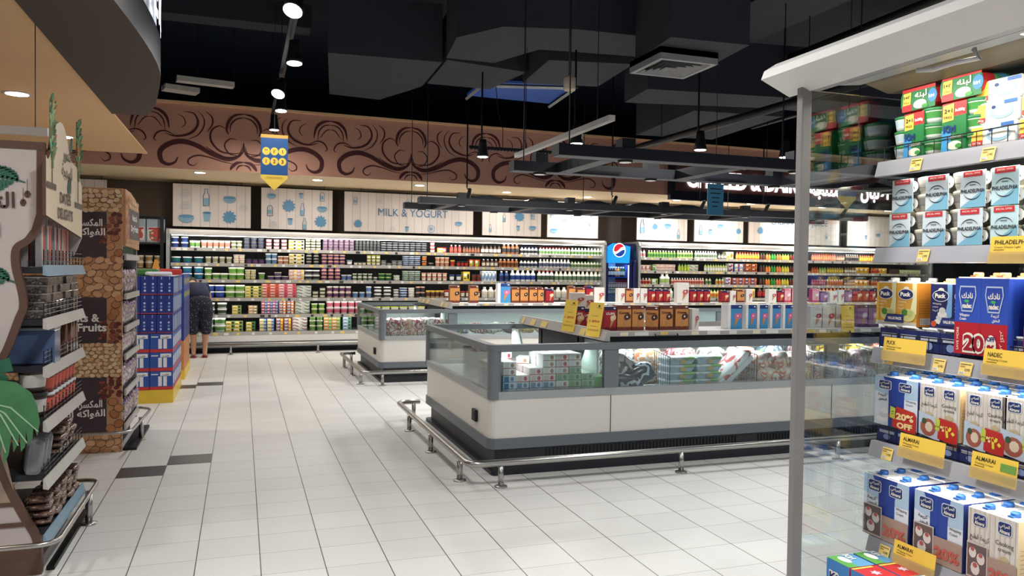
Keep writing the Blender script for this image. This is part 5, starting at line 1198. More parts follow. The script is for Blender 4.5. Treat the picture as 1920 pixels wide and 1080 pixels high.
# aisle header
hz = catmull([(4.16, 2.0), (4.2, 1.985), (4.26, 2.03), (4.34, 2.15), (4.45, 2.20), (4.56, 2.19), (4.64, 2.13), (4.72, 2.05), (4.8, 2.03), (4.9, 2.02), (4.98, 1.96), (5.03, 1.93)], 4)
pl = [(p.x, p.y) for p in hz]+[(5.03, 1.64), (4.16, 1.72)]
h = MB(); h.prism(pl, 'x', -.875, -.86, DBE, side=DB, tf=tfd); h.build('aisle_header', ds)
TFH = tfd @ Matrix.Translation((-.858, 0, 0)) @ Matrix.Rotation(PI/2, 4, 'Z')
p_ = MB(); p_.text(ar('التمور'), 4.62, 2.03, .085, BRO, y=-.001, tf=TFH, bold=.02); p_.text(ar('المبهجة'), 4.62, 1.94, .085, BRO, y=-.001, tf=TFH, bold=.02)
p_.text('DATES', 4.58, 1.80, .075, BRO, y=-.001, tf=TFH, bold=.03, width=.26); p_.text('DELIGHTS', 4.58, 1.72, .075, BRO, y=-.001, tf=TFH, bold=.03, width=.36)
p_.rect(4.165, 1.85, 4.36, 1.88, BRO, y=-.001, tf=TFH); p_.rect(4.82, 1.80, 5.02, 1.83, BRO, y=-.001, tf=TFH)
p_.rect(4.27, 1.88, 4.285, 2.05, BRO, y=-.0011, tf=TFH); p_.rect(4.9, 1.83, 4.915, 2.0, BRO, y=-.0011, tf=TFH)
frond(p_, 4.62, 1.85, .16, .9, DGR, -.002, 7, tf=TFH); frond(p_, 4.66, 2.08, .14, .9, DGR, -.002, 7, tf=TFH)
p_.build('header_print', ds)
for y in (4.28, 4.92):
    q = MB(); rr = random.Random(int(y*10))
    for k in range(60):
        zz = 2.0+.28*rr.random(); a = rr.uniform(-1.2, 1.2)+(PI if rr.random() < .5 else 0); l = .05*(1-abs((zz-2.1)/.3)); q.tube([(-.862, y, zz), (-.855+rr.uniform(-.01, .012), y+l*.7*math.cos(a), zz+.02+l*.3), (-.855, y+l*math.cos(a), zz-.01+l*.4*math.sin(a))], [.006, .005, .001], K(*rr.choice([(80, 130, 96), (120, 160, 120), (150, 170, 120), (190, 130, 80)])), 4)
    q.tube([(-.862, y, 1.95), (-.862, y, 2.28)], .01, K(110, 120, 80), 5); q.v = [tuple(tfd @ Vector(v)) for v in q.v]; q.build('palm_ornament', ds)
MB().prism([(-1.36, 1.72), (-.862, 1.70), (-.862, 1.64), (-.90, 1.54), (-.93, 1.53), (-.93, 1.66), (-1.36, 1.68)], 'y', 5.02, 5.04, M('grey_bracket', (170, 166, 162), .5), tf=tfd).build('side_bracket', ds)
# standing leaves
LF = M('green_leaf_print', (66, 120, 78), .5, var=.35, scale=14); LF2 = M('dark_leaf_print', (40, 96, 72), .5, var=.3, scale=10)
lf = MB(); L0 = [(-1.10, 1.0)]
pts = [(-1.12, .92), (-1.05, .965), (-.97, .95), (-.91, .90), (-.885, .84), (-.875, .76), (-.885, .70), (-.90, .75), (-.905, .69), (-.92, .655), (-.93, .73), (-.935, .65), (-.95, .63), (-.955, .72), (-.965, .66), (-.98, .63), (-.985, .73), (-1.0, .62), (-1.02, .57), (-1.02, .70), (-1.045, .56), (-1.06, .52), (-1.05, .72), (-1.12, .66)]
lf.prism(pts, 'y', 4.10, 4.106, LF)
for a in ((-.88, .72), (-.925, .67), (-.96, .66), (-1.01, .63)): lf.ribbon([(-1.1, .87), ((a[0]-1.1)/2, .85*.5+.5*a[1]+.05), a], .008, K(150, 190, 150), y=4.098)
lo = lf.build('printed_leaf'); tag(lo, 'large green cut-out palm leaf standing at the lower left of the date stand', 'leaf')
lf = MB(); lf.prism([(-1.12, 1.03), (-1.0, 1.06), (-.985, 1.0), (-1.03, .99), (-1.0, .965), (-1.06, .93), (-1.12, .95)], 'y', 4.12, 4.126, LF2); lo = lf.build('printed_leaf'); tag(lo, 'small dark green cut-out leaf above the large leaf', 'leaf')
for o_, x, z in ((bpy.data.objects['printed_leaf'], 0, 0),):
    pass
# products on the date stand
def rowy(me, name, ys, x, z, n, lab, cat, grp, rows=1, h=.1, rz=PI/2, jr=.05):
    rr = random.Random(int(z*100)); 
    for r in range(rows):
        for i in range(n):
            y = ys[0]+(ys[1]-ys[0])*(i+.5)/n
            put(me, name, (x+rr.uniform(-.01, .01), y, z+r*h), rz+rr.uniform(-jr, jr), lab, cat, grp)
pm = MB(); pm.prism([(-.035, 0), (.035, 0), (.033, .25), (-.033, .25)], 'y', -.012, .012, K(176, 172, 170), side=K(150, 146, 146)); pm.rect(-.026, .03, .03, .2, K(196, 70, 56), y=-.013); pm.rect(-.026, .03, -.008, .2, K(226, 216, 206), y=-.0135); pm.rect(-.02, .205, .02, .235, K(90, 60, 54), y=-.0135); pm = pm.mesh('pouch')
rowy(pm, 'date_pouch', (4.32, 5.02), -.93, 1.477, 8, 'tall clear and red pouch on the top shelf of the date stand', 'pouch', 'red pouches on the date stand')
rowy(pm, 'date_pouch', (4.35, 5.02), -1.0, 1.477, 7, 'tall clear and red pouch in the rear row, top shelf of the date stand', 'pouch', 'rear red pouches on the date stand')
cm = MB(); cm.box(-.07, -.05, 0, .07, .05, .035, film('date_tray', [(70, 62, 56), (96, 86, 76), (60, 52, 48), (120, 110, 100)], 30)); cm.rbox(-.072, -.052, .034, .072, .052, .04, M('clear_lid', (150, 146, 140), .15), r=.002, seg=1); cm = cm.mesh('tub')
rowy(cm, 'clear_date_box', (4.30, 5.05), -.94, 1.227, 5, 'small clear box of dates stacked on the second shelf of the date stand', 'box', 'clear date boxes', rows=5, h=.0405)
rowy(cm, 'clear_date_box', (4.30, 5.05), -1.05, 1.227, 5, 'small clear box of dates in the rear stacks of the second shelf', 'box', 'rear clear date boxes', rows=5, h=.0405)
BXC = M('blue_clear_plastic', (70, 84, 116), .12, var=.15)
bm_ = MB(); bm_.rbox(-.12, -.07, 0, .12, .07, .17, BXC, r=.008); bm_.rbox(-.122, -.072, .165, .122, .072, .18, M('box_lid', (120, 128, 140), .2), r=.004)
tag(bm_.build('gift_box', None, (-.98, 4.40, 1.002)), 'large clear blue box at the near end of the third shelf of the date stand', 'box')
gm = d_box(.08, .08, .17, [(90, 90, 84), (140, 134, 110), (110, 90, 70)])[0]
rowy(gm, 'date_carton', (4.50, 4.74), -.92, 1.002, 3, 'grey green carton beside the blue box on the date stand', 'carton', 'grey cartons on the date stand')
gm = MB(); gm.box(-.035, -.04, 0, .035, .04, .13, W_((120, 74, 60))); gm.prism([(-.035, .13), (.035, .13), (.0, .18)], 'y', -.04, .04, W_((130, 80, 64))); gm.rect(-.03, .01, .03, .05, W_((196, 186, 176)), y=-.041); gm = gm.mesh('bag')
rowy(gm, 'brown_carton', (4.78, 5.05), -.93, 1.002, 4, 'brown gable-top pack at the far end of the third shelf of the date stand', 'carton', 'brown packs on the date stand')
jm = d_pot(.065, .12, (60, 44, 42), DK, (196, 190, 186))[0]
for r in range(2): put(jm, 'date_jar', (-.96, 4.36, .747+r*.1215), 0, 'large dark lidded jar, %s of two stacked at the near end of the date stand' % ('lower', 'upper')[r], 'jar')
jm = d_pot(.043, .1, (120, 50, 44), (196, 200, 200), (214, 84, 66))[0]
for r in range(2):
    for i in range(7): put(jm, 'red_jar', (-.93, 4.48+i*.088, .747+r*.1015), .4*i, 'red labelled jar stacked on the fourth shelf of the date stand', 'jar', 'red labelled jars')
cb_ = MB(); cb_.rbox(-.11, -.035, 0, .11, .035, .17, M('milky_plastic', (120, 122, 128), .15, var=.1), r=.02); cb_.rect(-.05, .06, -.01, .11, K(180, 180, 184), y=-.036); cb_ = cb_.mesh('clam')
for i in range(3): put3(cb_, 'plastic_tray', (-.97, 4.36+i*.09, .477), (.12, 0, PI/2+.3), 'upright clear plastic tray on the fifth shelf of the date stand, %s from the camera' % ORD[i], 'tray')
dk = bag_mesh(.14, .12, .035, film('date_pack', [(70, 52, 44), (110, 84, 70), (60, 44, 38), (150, 130, 116)], 22), 9, .08)
for r in range(4): rowy(dk, 'date_pack', (4.66, 5.04), -.95, .478+r*.036, 3, 'flat brown date pack stacked on the fifth shelf of the date stand', 'pack', 'date packs on the fifth shelf')
for r in range(4): rowy(dk, 'date_pack', (4.30, 5.06), -.93+.0*r, .213+r*.036, 5, 'flat brown date pack stacked on the bottom shelf of the date stand', 'pack', 'date packs on the bottom shelf')
rail([(-2.2, 4.07), (-.80, 4.07), (-.80, 5.22), (-.92, 5.22)], [(-.82, 5.0), (-1.5, 4.07)], 'thin chrome guard rail around the date stand', z=.2, r=.012)
tag(MB().box(-.89, 4.30, 0, -.855, 5.25, .02, BLACK).build('floor_strip'), 'black floor strip along the date stand', 'floor strip')
# white bar behind the panel
t = thing('hanging_bar', 'white bar hanging below the tan ceiling behind the date stand', 'bar', (-1.6, 5.6, 2.29))
MB().box(-.4, 0, 0, .45, .04, .05, WHITE).build('bar', t); MB().box(-.1, .01, -.09, .17, .03, -.01, DBE).build('hanging_plate', t)
for x in (-.2, .38): MB().tube([(x, .02, .05), (x, .02, .71)], .003, BLACK, 5).build('hanger', t)

# ------------------------------------------------------------------ nut display stand
AU = M('aubergine_print', (66, 50, 58), .5, var=.05); TANB = K(196, 140, 96)
ns = thing('nut_display_stand', 'tall nut printed display stand with bagged nuts on its aisle side', 'display stand', (-1.3, 6.86, 0))
tn = Matrix.Translation((1.3, -6.86, 0))
MB().box(-2.0, 6.86, 0, -.89, 6.89, 2.09, TANB, tf=tn).build('front_panel', ns)
pr = MB(); rr = random.Random(11); yy = 6.857
pr.rect(-2.0, 1.54, -1.0, 1.90, AU, y=yy, tf=tn); pr.rect(-2.0, .87, -1.0, 1.23, AU, y=yy, tf=tn); pr.rect(-2.0, .155, -1.0, .60, AU, y=yy, tf=tn)
def nuts(x0, x1, z0, z1, s, cols, sp=1.0, asp=.72):
    global yy
    n = int((x1-x0)*(z1-z0)/(s*s*1.7)*sp)
    rows = max(1, int((z1-z0)/(s*1.25))); cs = max(1, int((x1-x0)/(s*1.7)))
    for r in range(rows):
        for c in range(cs):
            x = x0+(c+.5+.3*(r % 2)+rr.uniform(-.25, .25))*(x1-x0)/cs; z = z0+(r+.5+rr.uniform(-.2, .2))*(z1-z0)/rows
            a = rr.uniform(-.7, .7); col = rr.choice(cols); yo = yy-.0006-rr.random()*.0012
            tfm = tn @ Matrix.Translation((min(x, x1-s*.3), yo, z)) @ Matrix.Rotation(a, 4, 'Y')
            pr.ell(0, 0, s, s*asp, K(*[int(v*.55) for v in col]), y=0, n=10, tf=tfm); pr.ell(0, s*.04, s*.88, s*asp*.86, K(*col), y=-.0003, n=10, tf=tfm)
PIS = [(226, 186, 140), (216, 172, 124), (232, 198, 156)]; REDN = [(120, 54, 44), (150, 74, 58), (104, 44, 38)]; HAZ = [(190, 120, 74), (176, 108, 66), (200, 134, 88)]; ALM = [(206, 150, 104), (196, 138, 92), (214, 164, 120)]
nuts(-2.0, -.9, 1.90, 2.08, .028, PIS); nuts(-2.0, -.9, 1.23, 1.54, .04, ALM); nuts(-1.3, -.9, .60, .87, .024, PIS); nuts(-2.0, -1.3, .60, .87, .024, PIS); nuts(-2.0, -.9, .0, .155, .04, ALM)
nuts(-1.0, -.9, 1.72, 1.90, .022, REDN); nuts(-1.0, -.9, 1.50, 1.72, .036, HAZ, asp=.85); nuts(-1.0, -.9, 1.04, 1.25, .036, HAZ, asp=.85); nuts(-1.0, -.9, .86, 1.04, .022, REDN); nuts(-1.0, -.9, .44, .61, .022, REDN); nuts(-1.0, -.9, .15, .44, .04, HAZ, asp=.85)
for z in (1.0, 1.75, .52): nuts(-1.06, -1.0, z-.1, z+.05, .016, REDN)
TW = K(240, 236, 230)
for zt in (1.79, .365): pr.text(ar('المكسرات'), -1.145, zt, .075, TW, y=yy-.003, tf=tn, bold=.025, width=.23); pr.text(ar('الفواكه الجافة'), -1.21, zt-.072, .075, TW, y=yy-.003, tf=tn, bold=.025, width=.40)
pr.text('Nuts &', -1.17, 1.04, .085, TW, y=yy-.003, tf=tn, bold=.03, width=.24); pr.text('Dry Fruits', -1.19, .965, .085, TW, y=yy-.003, tf=tn, bold=.03, width=.38)
pr.build('panel_print', ns)
b = MB(); b.box(-2.0, 6.89, 0, -.94, 7.75, .12, BLACK, tf=tn); b.box(-1.35, 6.89, .12, -1.3, 7.75, 1.95, K(120, 116, 112), tf=tn); b.box(-2.0, 7.72, .12, -.885, 7.75, 1.95, K(150, 146, 142), tf=tn); b.build('carcass', ns)
MB().prism([(6.89, 1.64), (7.75, 1.62), (7.75, 1.95), (7.7, 2.0), (7.5, 2.05), (7.2, 2.085), (6.89, 2.09)], 'x', -.9, -.87, TANB, tf=tn).build('side_header', ns)
TFN = tn @ Matrix.Translation((-.869, 0, 0)) @ Matrix.Rotation(PI/2, 4, 'Z')
p_ = MB(); pr = p_; p_.rect(7.1, 1.70, 7.74, 1.95, AU, y=-.001, tf=TFN); p_.text('Nuts &', 7.42, 1.86, .07, TW, y=-.003, tf=TFN, bold=.03, width=.3); p_.text('Dry Fruits', 7.42, 1.77, .07, TW, y=-.003, tf=TFN, bold=.03, width=.46)
old = tn; tn = TFN; yy = 0
nuts(6.9, 7.1, 1.66, 2.05, .03, [(206, 120, 70), (190, 96, 60), (220, 160, 110)]); nuts(7.1, 7.7, 1.95, 2.03, .03, [(226, 190, 130), (206, 150, 100)]); nuts(7.1, 7.74, 1.63, 1.70, .02, ALM)
tn = old
pr2 = pr; 
p_.build('header_print', ns)
NZ = [1.56, 1.245, .985, .76, .475, .2]
for i, z in enumerate(NZ):
    MB().box(-1.3, 6.9, z-.03, -.88, 7.72, z, DGREY, tf=tn).build('shelf', ns)
    MB().box(-.88, 6.9, z-.035, -.865, 7.75, z+.012, LIP, tf=tn).build('price_rail', ns)
jm = d_pot(.045, .1, (200, 210, 204), (40, 60, 50), (60, 110, 80))[0]
for r in range(1):
    for i in range(8): put(jm, 'nut_tub', (-.94, 6.97+i*.095, 1.561), 0, 'clear tub with dark green lid on the top shelf of the nut stand', 'tub', 'green lidded nut tubs')
NB_ = film('nut_bag_print', [(206, 200, 190), (150, 120, 130), (110, 80, 130), (190, 170, 140), (120, 150, 110)], 22, .2)
rr2 = random.Random(8)
for si, z in enumerate(NZ[1:]):
    for i in range(7):
        me = bag_mesh(.12, .07, .2 if si != 2 else .17, NB_, 300+si*7+i, .1)
        put3(me, 'nut_bag', (-.94+.02*(si == 4), 6.98+i*.115, z+.001), (.15, 0, PI/2+rr2.uniform(-.2, .2)), 'clear nut bag on the %s shelf of the nut stand, %s from the camera' % (ORD[si+1], ORD[i]), 'bag', None)
rail([(-1.9, 6.62), (-.80, 6.62), (-.755, 7.65), (-.86, 7.74)], [(-.80, 7.3), (-1.5, 6.62)], 'thin chrome guard rail around the nut stand', z=.2, r=.012)
tag(MB().box(-.89, 6.9, 0, -.79, 7.85, .02, BLACK).build('floor_strip'), 'black floor strip along the nut stand', 'floor strip')

# ------------------------------------------------------------------ stacked milk cartons
CY = M('yellow_pallet_wrap', (226, 190, 60), .35, var=.12)
tag(MB().box(-1.9, 9.16, 0, -.69, 10.42, .142, CY).build('pallet_base'), 'yellow wrapped pallet base under the nearer blue carton pile', 'pallet')
tag(MB().box(-1.9, 10.95, 0, -.69, 12.15, .12, CY).build('pallet_base'), 'yellow wrapped pallet base under the farther carton pile', 'pallet')
def case(w, d, h):
    m = MB(); bl = K(44, 84, 168); m.box(0, 0, 0, w, d, h, bl); rd = K(206, 52, 58); wh = K(228, 230, 234)
    m.rect(0, 0, w, h*.17, rd, y=-.001); m.rect(w*.36, h*.2, w*.52, h*.72, wh, y=-.001); m.rect(w*.58, h*.2, w*.74, h*.72, wh, y=-.001); m.rect(w*.45, h*.74, w*.93, h*.94, wh, y=-.0015); m.text(ar('حليب'), w*.69, h*.78, h*.14, INK, y=-.002, bold=.03); m.rect(w*.05, h*.8, w*.35, h*.86, wh, y=-.001)
    s_ = Matrix.Translation((w, 0, 0)) @ Matrix.Rotation(PI/2, 4, 'Z')
    m.rect(0, 0, d, h*.17, rd, y=-.001, tf=s_); m.rect(d*.2, h*.25, d*.45, h*.8, wh, y=-.001, tf=s_); m.rect(d*.6, h*.25, d*.85, h*.8, wh, y=-.001, tf=s_)
    return m.mesh('case')
cs_ = case(.225, .245, .2)
for l in range(3):
    for i in range(5):
        for j in range(5):
            if i < 4 and j > 0: continue
            put(cs_, 'milk_case', (-.92-.231*(4-i)+0, 9.17+j*.248, .143+l*.202), 0, 'blue, white and red milk case in the %s layer of the nearer carton pile' % ('lowest', 'second', 'third')[l], 'case', 'milk cases in layer %s' % ORD[l])
def mpack(w, d, h):
    m = MB(); nv = K(38, 56, 140); m.box(0, 0, 0, w, d, h, nv, top=K(210, 214, 222)); m.rect(0, 0, w, h*.06, K(160, 60, 90), y=-.001); wh = K(190, 205, 232)
    for c in range(2):
        x = w*(.25+.5*c); m.rect(x-w*.02, h*.82, x+w*.02, h*.98, wh, y=-.001); m.ell(x, h*.58, w*.07, h*.06, wh, y=-.001, n=8); m.ell(x, h*.4, w*.08, h*.07, K(120, 150, 210), y=-.001, n=8); m.ell(x, h*.22, w*.08, h*.06, wh, y=-.001, n=8)
    m.rect(w*.495, 0, w*.505, h, K(20, 30, 80), y=-.0012)
    s_ = Matrix.Translation((w, 0, 0)) @ Matrix.Rotation(PI/2, 4, 'Z')
    for c in range(3): m.rect(d*(.08+.32*c), h*.1, d*(.3+.32*c), h*.9, K(150, 170, 205), y=-.001, tf=s_)
    return m.mesh('pack')
mp_ = mpack(.158, .20, .2)
rr = random.Random(2)
for l in range(3):
    for i in range(7):
        for j in range(6):
            if i < 6 and j > 0: continue
            put(mp_, 'milk_pack', (-.855-.163*(6-i)+.003*l, 9.18+j*.205, .752+l*.207), rr.uniform(-.02, .02), 'navy milk multipack in the %s layer of the nearer carton pile' % ('fourth', 'fifth', 'topmost')[l], 'pack', 'navy milk packs in layer %s' % ORD[l+3])
for i, (x, y, c, d) in enumerate(((-.98, 9.35, (60, 120, 60), 'green'), (-.78, 9.7, (196, 50, 44), 'red'), (-.86, 9.3, (214, 218, 224), 'white and clear'), (-1.05, 9.75, (190, 50, 50), 'bright red'))):
    tag(MB().rbox(-.13, -.1, 0, .13, .1, .07 if i != 2 else .04, K(*c), r=.02).build('loose_pack', None, (x, y, 1.374 if i != 99 else 0), .2*i), '%s pack lying on top of the nearer carton pile' % d, 'pack')
wr = MB(); 
oc = MB(); oc.box(0, 0, 0, .28, .28, .19, K(206, 130, 70)); s_ = Matrix.Translation((.28, 0, 0)) @ Matrix.Rotation(PI/2, 4, 'Z')
oc.ell(.14, .1, .09, .07, K(226, 170, 90), y=-.001); oc.ell(.1, .1, .05, .05, K(180, 70, 50), y=-.001, tf=s_); oc.ell(.2, .1, .05, .06, K(230, 180, 100), y=-.001, tf=s_); oc = oc.mesh('case')
for l in range(2):
    for j in range(4):
        put(oc, 'orange_case', (-.98, 10.96+j*.29, .121+l*.192), 0, 'orange carton in the %s orange layer of the farther pile' % ('lower', 'upper')[l], 'case', 'orange cartons in layer %s' % ORD[l])
b2 = MB(); b2.box(0, 0, 0, .28, .28, .17, K(40, 60, 140)); b2.rect(.04, .03, .24, .14, K(70, 90, 170), y=-.001)
for c in range(4): b2.rect(.02+.07*c, .02, .06+.07*c, .15, K(90, 110, 190) if c % 2 else K(30, 40, 110), y=-.001, tf=s_)
b2 = b2.mesh('case')
b3 = MB(); b3.box(0, 0, 0, .28, .28, .17, K(34, 70, 160)); b3.ell(.14, .085, .06, .06, K(220, 190, 80), y=-.001)
for c in range(3): b3.ell(.05+.09*c, .08, .03, .045, K(*((210, 190, 90), (110, 150, 90), (220, 200, 120))[c]), y=-.001, n=8, tf=s_)
b3 = b3.mesh('case')
for l in range(5):
    for j in range(4):
        put(b2 if l < 3 else b3, 'blue_case', (-.98, 10.96+j*.29, .506+l*.172), 0, ('plain blue carton in blue layer %s of the farther pile' if l < 3 else 'blue carton with yellow round print in blue layer %s of the farther pile') % ORD[l], 'case', 'blue cartons in layer %s' % ORD[l])

# ------------------------------------------------------------------ person bending at the wall cooler
def skinned(name, verts, edges, mat, parent, sub=2):
    me = bpy.data.meshes.new(name); me.from_pydata([v[:3] for v in verts], edges, []); o = bpy.data.objects.new(name, me); COL.objects.link(o)
    sk = o.modifiers.new('Skin', 'SKIN'); sk.use_smooth_shade = True
    for i, v in enumerate(verts): r = v[3]; me.skin_vertices[0].data[i].radius = r if isinstance(r, tuple) else (r, r)
    me.skin_vertices[0].data[0].use_root = True
    s_ = o.modifiers.new('Subsurf', 'SUBSURF'); s_.levels = sub; s_.render_levels = sub
    dg = bpy.context.evaluated_depsgraph_get(); ev = o.evaluated_get(dg); m2 = bpy.data.meshes.new_from_object(ev)
    bpy.data.objects.remove(o); m2.materials.clear(); m2.materials.append(mat)
    o = bpy.data.objects.new(name, m2); COL.objects.link(o)
    m2.polygons.foreach_set('use_smooth', [True]*len(m2.polygons))
    if parent: o.parent = parent
    return o
SKIN = M('skin', (188, 140, 112), .55, var=.04); SHIRT = M('navy_shirt', (34, 40, 66), .85, var=.12); HAIR = M('dark_hair', (28, 24, 24), .6, var=.2)
PT = bpy.data.materials.new('patterned_trousers'); PT.use_nodes = True; nt = PT.node_tree; B = nt.nodes['Principled BSDF']
tc = N('ShaderNodeTexCoord'); vo = N('ShaderNodeTexVoronoi'); vo.inputs['Scale'].default_value = 26; L(tc.outputs['Object'], vo.inputs['Vector'])
gt = N('ShaderNodeMath', operation='LESS_THAN'); gt.inputs[1].default_value = .22; L(vo.outputs['Distance'], gt.inputs[0])
mx = N('ShaderNodeMix', data_type='RGBA'); L(gt.outputs[0], mx.inputs['Factor']); mx.inputs['A'].default_value = lin((30, 32, 48)); mx.inputs['B'].default_value = lin((120, 122, 132)); L(mx.outputs['Result'], B.inputs['Base Color']); B.inputs['Roughness'].default_value = .85
ps = thing('person', 'person in dark shirt and patterned cropped trousers bending into the wall cooler', 'person', (-.62, 13.5, 0))
V = [(0, 0, .93, (.16, .13)), (-.03, .1, 1.02, (.145, .12)), (-.07, .24, 1.09, (.15, .12)), (-.11, .36, 1.14, (.14, .11)), (-.13, .44, 1.17, .055), (-.15, .50, 1.19, .05), (-.16, .58, 1.17, (.085, .1)), (-.165, .63, 1.13, .07),
     (.09, -.01, .86, .1), (.08, .02, .50, .062), (.075, .04, .3, .052), (.07, .02, .08, .034), (.07, -.04, .035, .032), (.07, .12, .03, .03),
     (-.09, -.01, .86, .1), (-.1, .03, .50, .062), (-.1, .05, .3, .052), (-.1, .04, .08, .034), (-.1, -.02, .035, .032), (-.1, .14, .03, .03),
     (.07, .36, 1.1, .055), (.12, .46, .94, .042), (.06, .58, .80, .032), (-.3, .36, 1.1, .055), (-.33, .48, .92, .042), (-.26, .6, .78, .032)]
E_ = [(0, 1), (1, 2), (2, 3), (3, 4), (4, 5), (5, 6), (6, 7), (0, 8), (8, 9), (9, 10), (10, 11), (11, 12), (11, 13), (0, 14), (14, 15), (15, 16), (16, 17), (17, 18), (17, 19), (3, 20), (20, 21), (21, 22), (3, 23), (23, 24), (24, 25)]
body = skinned('body', V, E_, SKIN, ps)
skinned('shirt', [(0, -.05, .90, (.2, .165)), (-.03, .09, 1.04, (.175, .14)), (-.07, .24, 1.10, (.175, .14)), (-.11, .38, 1.15, (.155, .12)), (.07, .37, 1.11, .075), (.11, .43, 1.0, .065), (-.3, .37, 1.11, .075), (-.32, .44, .98, .065)], [(0, 1), (1, 2), (2, 3), (3, 4), (4, 5), (3, 6), (6, 7)], SHIRT, ps)
skinned('trousers', [(0, -.01, .90, (.185, .155)), (.095, -.02, .80, .125), (.09, .01, .55, .095), (.085, .03, .36, .088), (-.095, -.02, .82, .125), (-.105, .01, .55, .095), (-.105, .04, .36, .088), (-.02, .03, 1.0, (.19, .16))], [(0, 1), (1, 2), (2, 3), (0, 4), (4, 5), (5, 6), (0, 7)], PT, ps)
MB().lathe([(.02, -.09), (.075, -.07), (.098, 0), (.09, .06), (.05, .1)], HAIR, 14, tf=T((-.165, .58, 1.185), 0, -1.0)).build('hair', ps)
for s in (-1, 1):
    fx = .07 if s > 0 else -.1
    MB().prism(rrect(fx-.045, -.08, fx+.045, .17, .04), 'z', 0, .016, K(150, 50, 60)).tube([(fx-.04, .06, .016), (fx-.01, .11, .06), (fx+.04, .06, .016)], .007, K(220, 210, 205), 6).build('flip_flop', ps)
# fingers
for hx, hy, hz_ in ((.06, .58, .80), (-.26, .6, .78)):
    hm = MB()
    hm.rbox(-.035, -.012, -.07, .035, .012, .01, SKIN, r=.01, tf=T((hx, hy+.01, hz_-.02)))
    for k in range(4): x = hx-.027+.018*k; l = (.062, .074, .07, .055)[k]; hm.tube([(x, hy+.01, hz_-.08), (x, hy+.02, hz_-.08-l*.55), (x, hy+.045, hz_-.08-l)], [.009, .0085, .007], SKIN, 7)
    sg = 1 if hx < 0 else -1
    hm.tube([(hx+sg*.03, hy+.01, hz_-.04), (hx+sg*.055, hy+.02, hz_-.07), (hx+sg*.052, hy+.035, hz_-.10)], [.011, .010, .008], SKIN, 7); hm.build('hand', ps)
# ------------------------------------------------------------------ right foreground cooler (shelves run along Y, front faces -X)
XS, YE = 2.12, 2.20     # shelf front, far end glass
LX = 2.95; Y9 = -1.6
rc = thing('open_wall_cooler', 'large open dairy cooler at the right edge with white canopy and glass end panel', 'cooler', (1.8, YE, 0))
tr_ = Matrix.Translation((-1.8, -YE, 0))
OLV = M('canopy_inner_olive', (96, 86, 66), .5, var=.08)
b = MB(); b.box(2.86, Y9, .1, LX, YE-.02, 2.2, BLACK, tf=tr_); b.box(1.86, Y9, .0, LX, YE-.05, .16, DGREY, tf=tr_); b.box(1.84, Y9, .16, LX, YE-.03, .40, M('grey_cooler_base', (120, 122, 126), .4), tf=tr_); b.build('cabinet', rc)
MB().prism([(1.70, 2.165), (1.712, 2.195), (1.76, 2.225), (1.9, 2.25), (2.2, 2.26), (2.95, 2.26), (2.95, 2.235), (2.0, 2.235), (1.86, 2.13), (1.82, 2.115)], 'y', Y9, 2.30, WHITE, tf=tr_).build('canopy', rc)
b = MB(); b.prism([(1.82, 2.118), (1.86, 2.118), (1.93, 2.15), (1.93, 2.17), (1.88, 2.16)], 'y', Y9, 2.2, M('cool_grey_track', (150, 150, 156), .4), tf=tr_); b.prism([(1.93, 2.14), (2.02, 2.15), (2.02, 2.165), (1.93, 2.16)], 'y', Y9, 2.18, LGREY, tf=tr_); b.build('canopy_track', rc)
MB().prism([(2.02, 2.16), (2.14, 2.13), (2.86, 2.19), (2.86, 2.2), (2.02, 2.18)], 'y', Y9, 2.18, OLV, tf=tr_).build('inner_ceiling', rc)
MB().box(1.965, -1.0, 2.143, 1.99, 1.55, 2.148, M('canopy_led', (255, 246, 228), .5, emit=5, var=0), tf=tr_).build('light_strip', rc)
hk = MB(); hk.tube([(1.93, 1.66, 2.13), (1.93, 1.64, 2.10), (1.925, 1.72, 2.105), (1.915, 1.78, 2.10), (1.905, 1.83, 2.108)], .0075, M('white_plastic', (214, 212, 214), .4), 8); hk.v = [tuple(tr_ @ Vector(v)) for v in hk.v]; hk.build('curtain_hook', rc)
MB().rbox(1.79, YE-.005, .36, 1.832, YE+.025, 2.13, M('post_grey', (128, 126, 126), .45, var=.05), r=.006, tf=tr_).build('end_post', rc)
PGL = glass_mat('end_panel_glass', (.86, .90, .90), .14)
MB().box(1.83, YE, .38, 2.86, YE+.008, 2.12, PGL, tf=tr_).build('end_glass', rc)
MB().box(1.83, YE-.005, .36, 2.9, YE+.02, .39, LGREY, tf=tr_).build('glass_bottom_rail', rc)
RZ = [1.89, 1.59, 1.24, .91, .57]
SHL = M('silver_price_rail', (160, 160, 168), .32, var=.06)
led_ = M('shelf_led', (255, 240, 210), .5, emit=7, var=0)
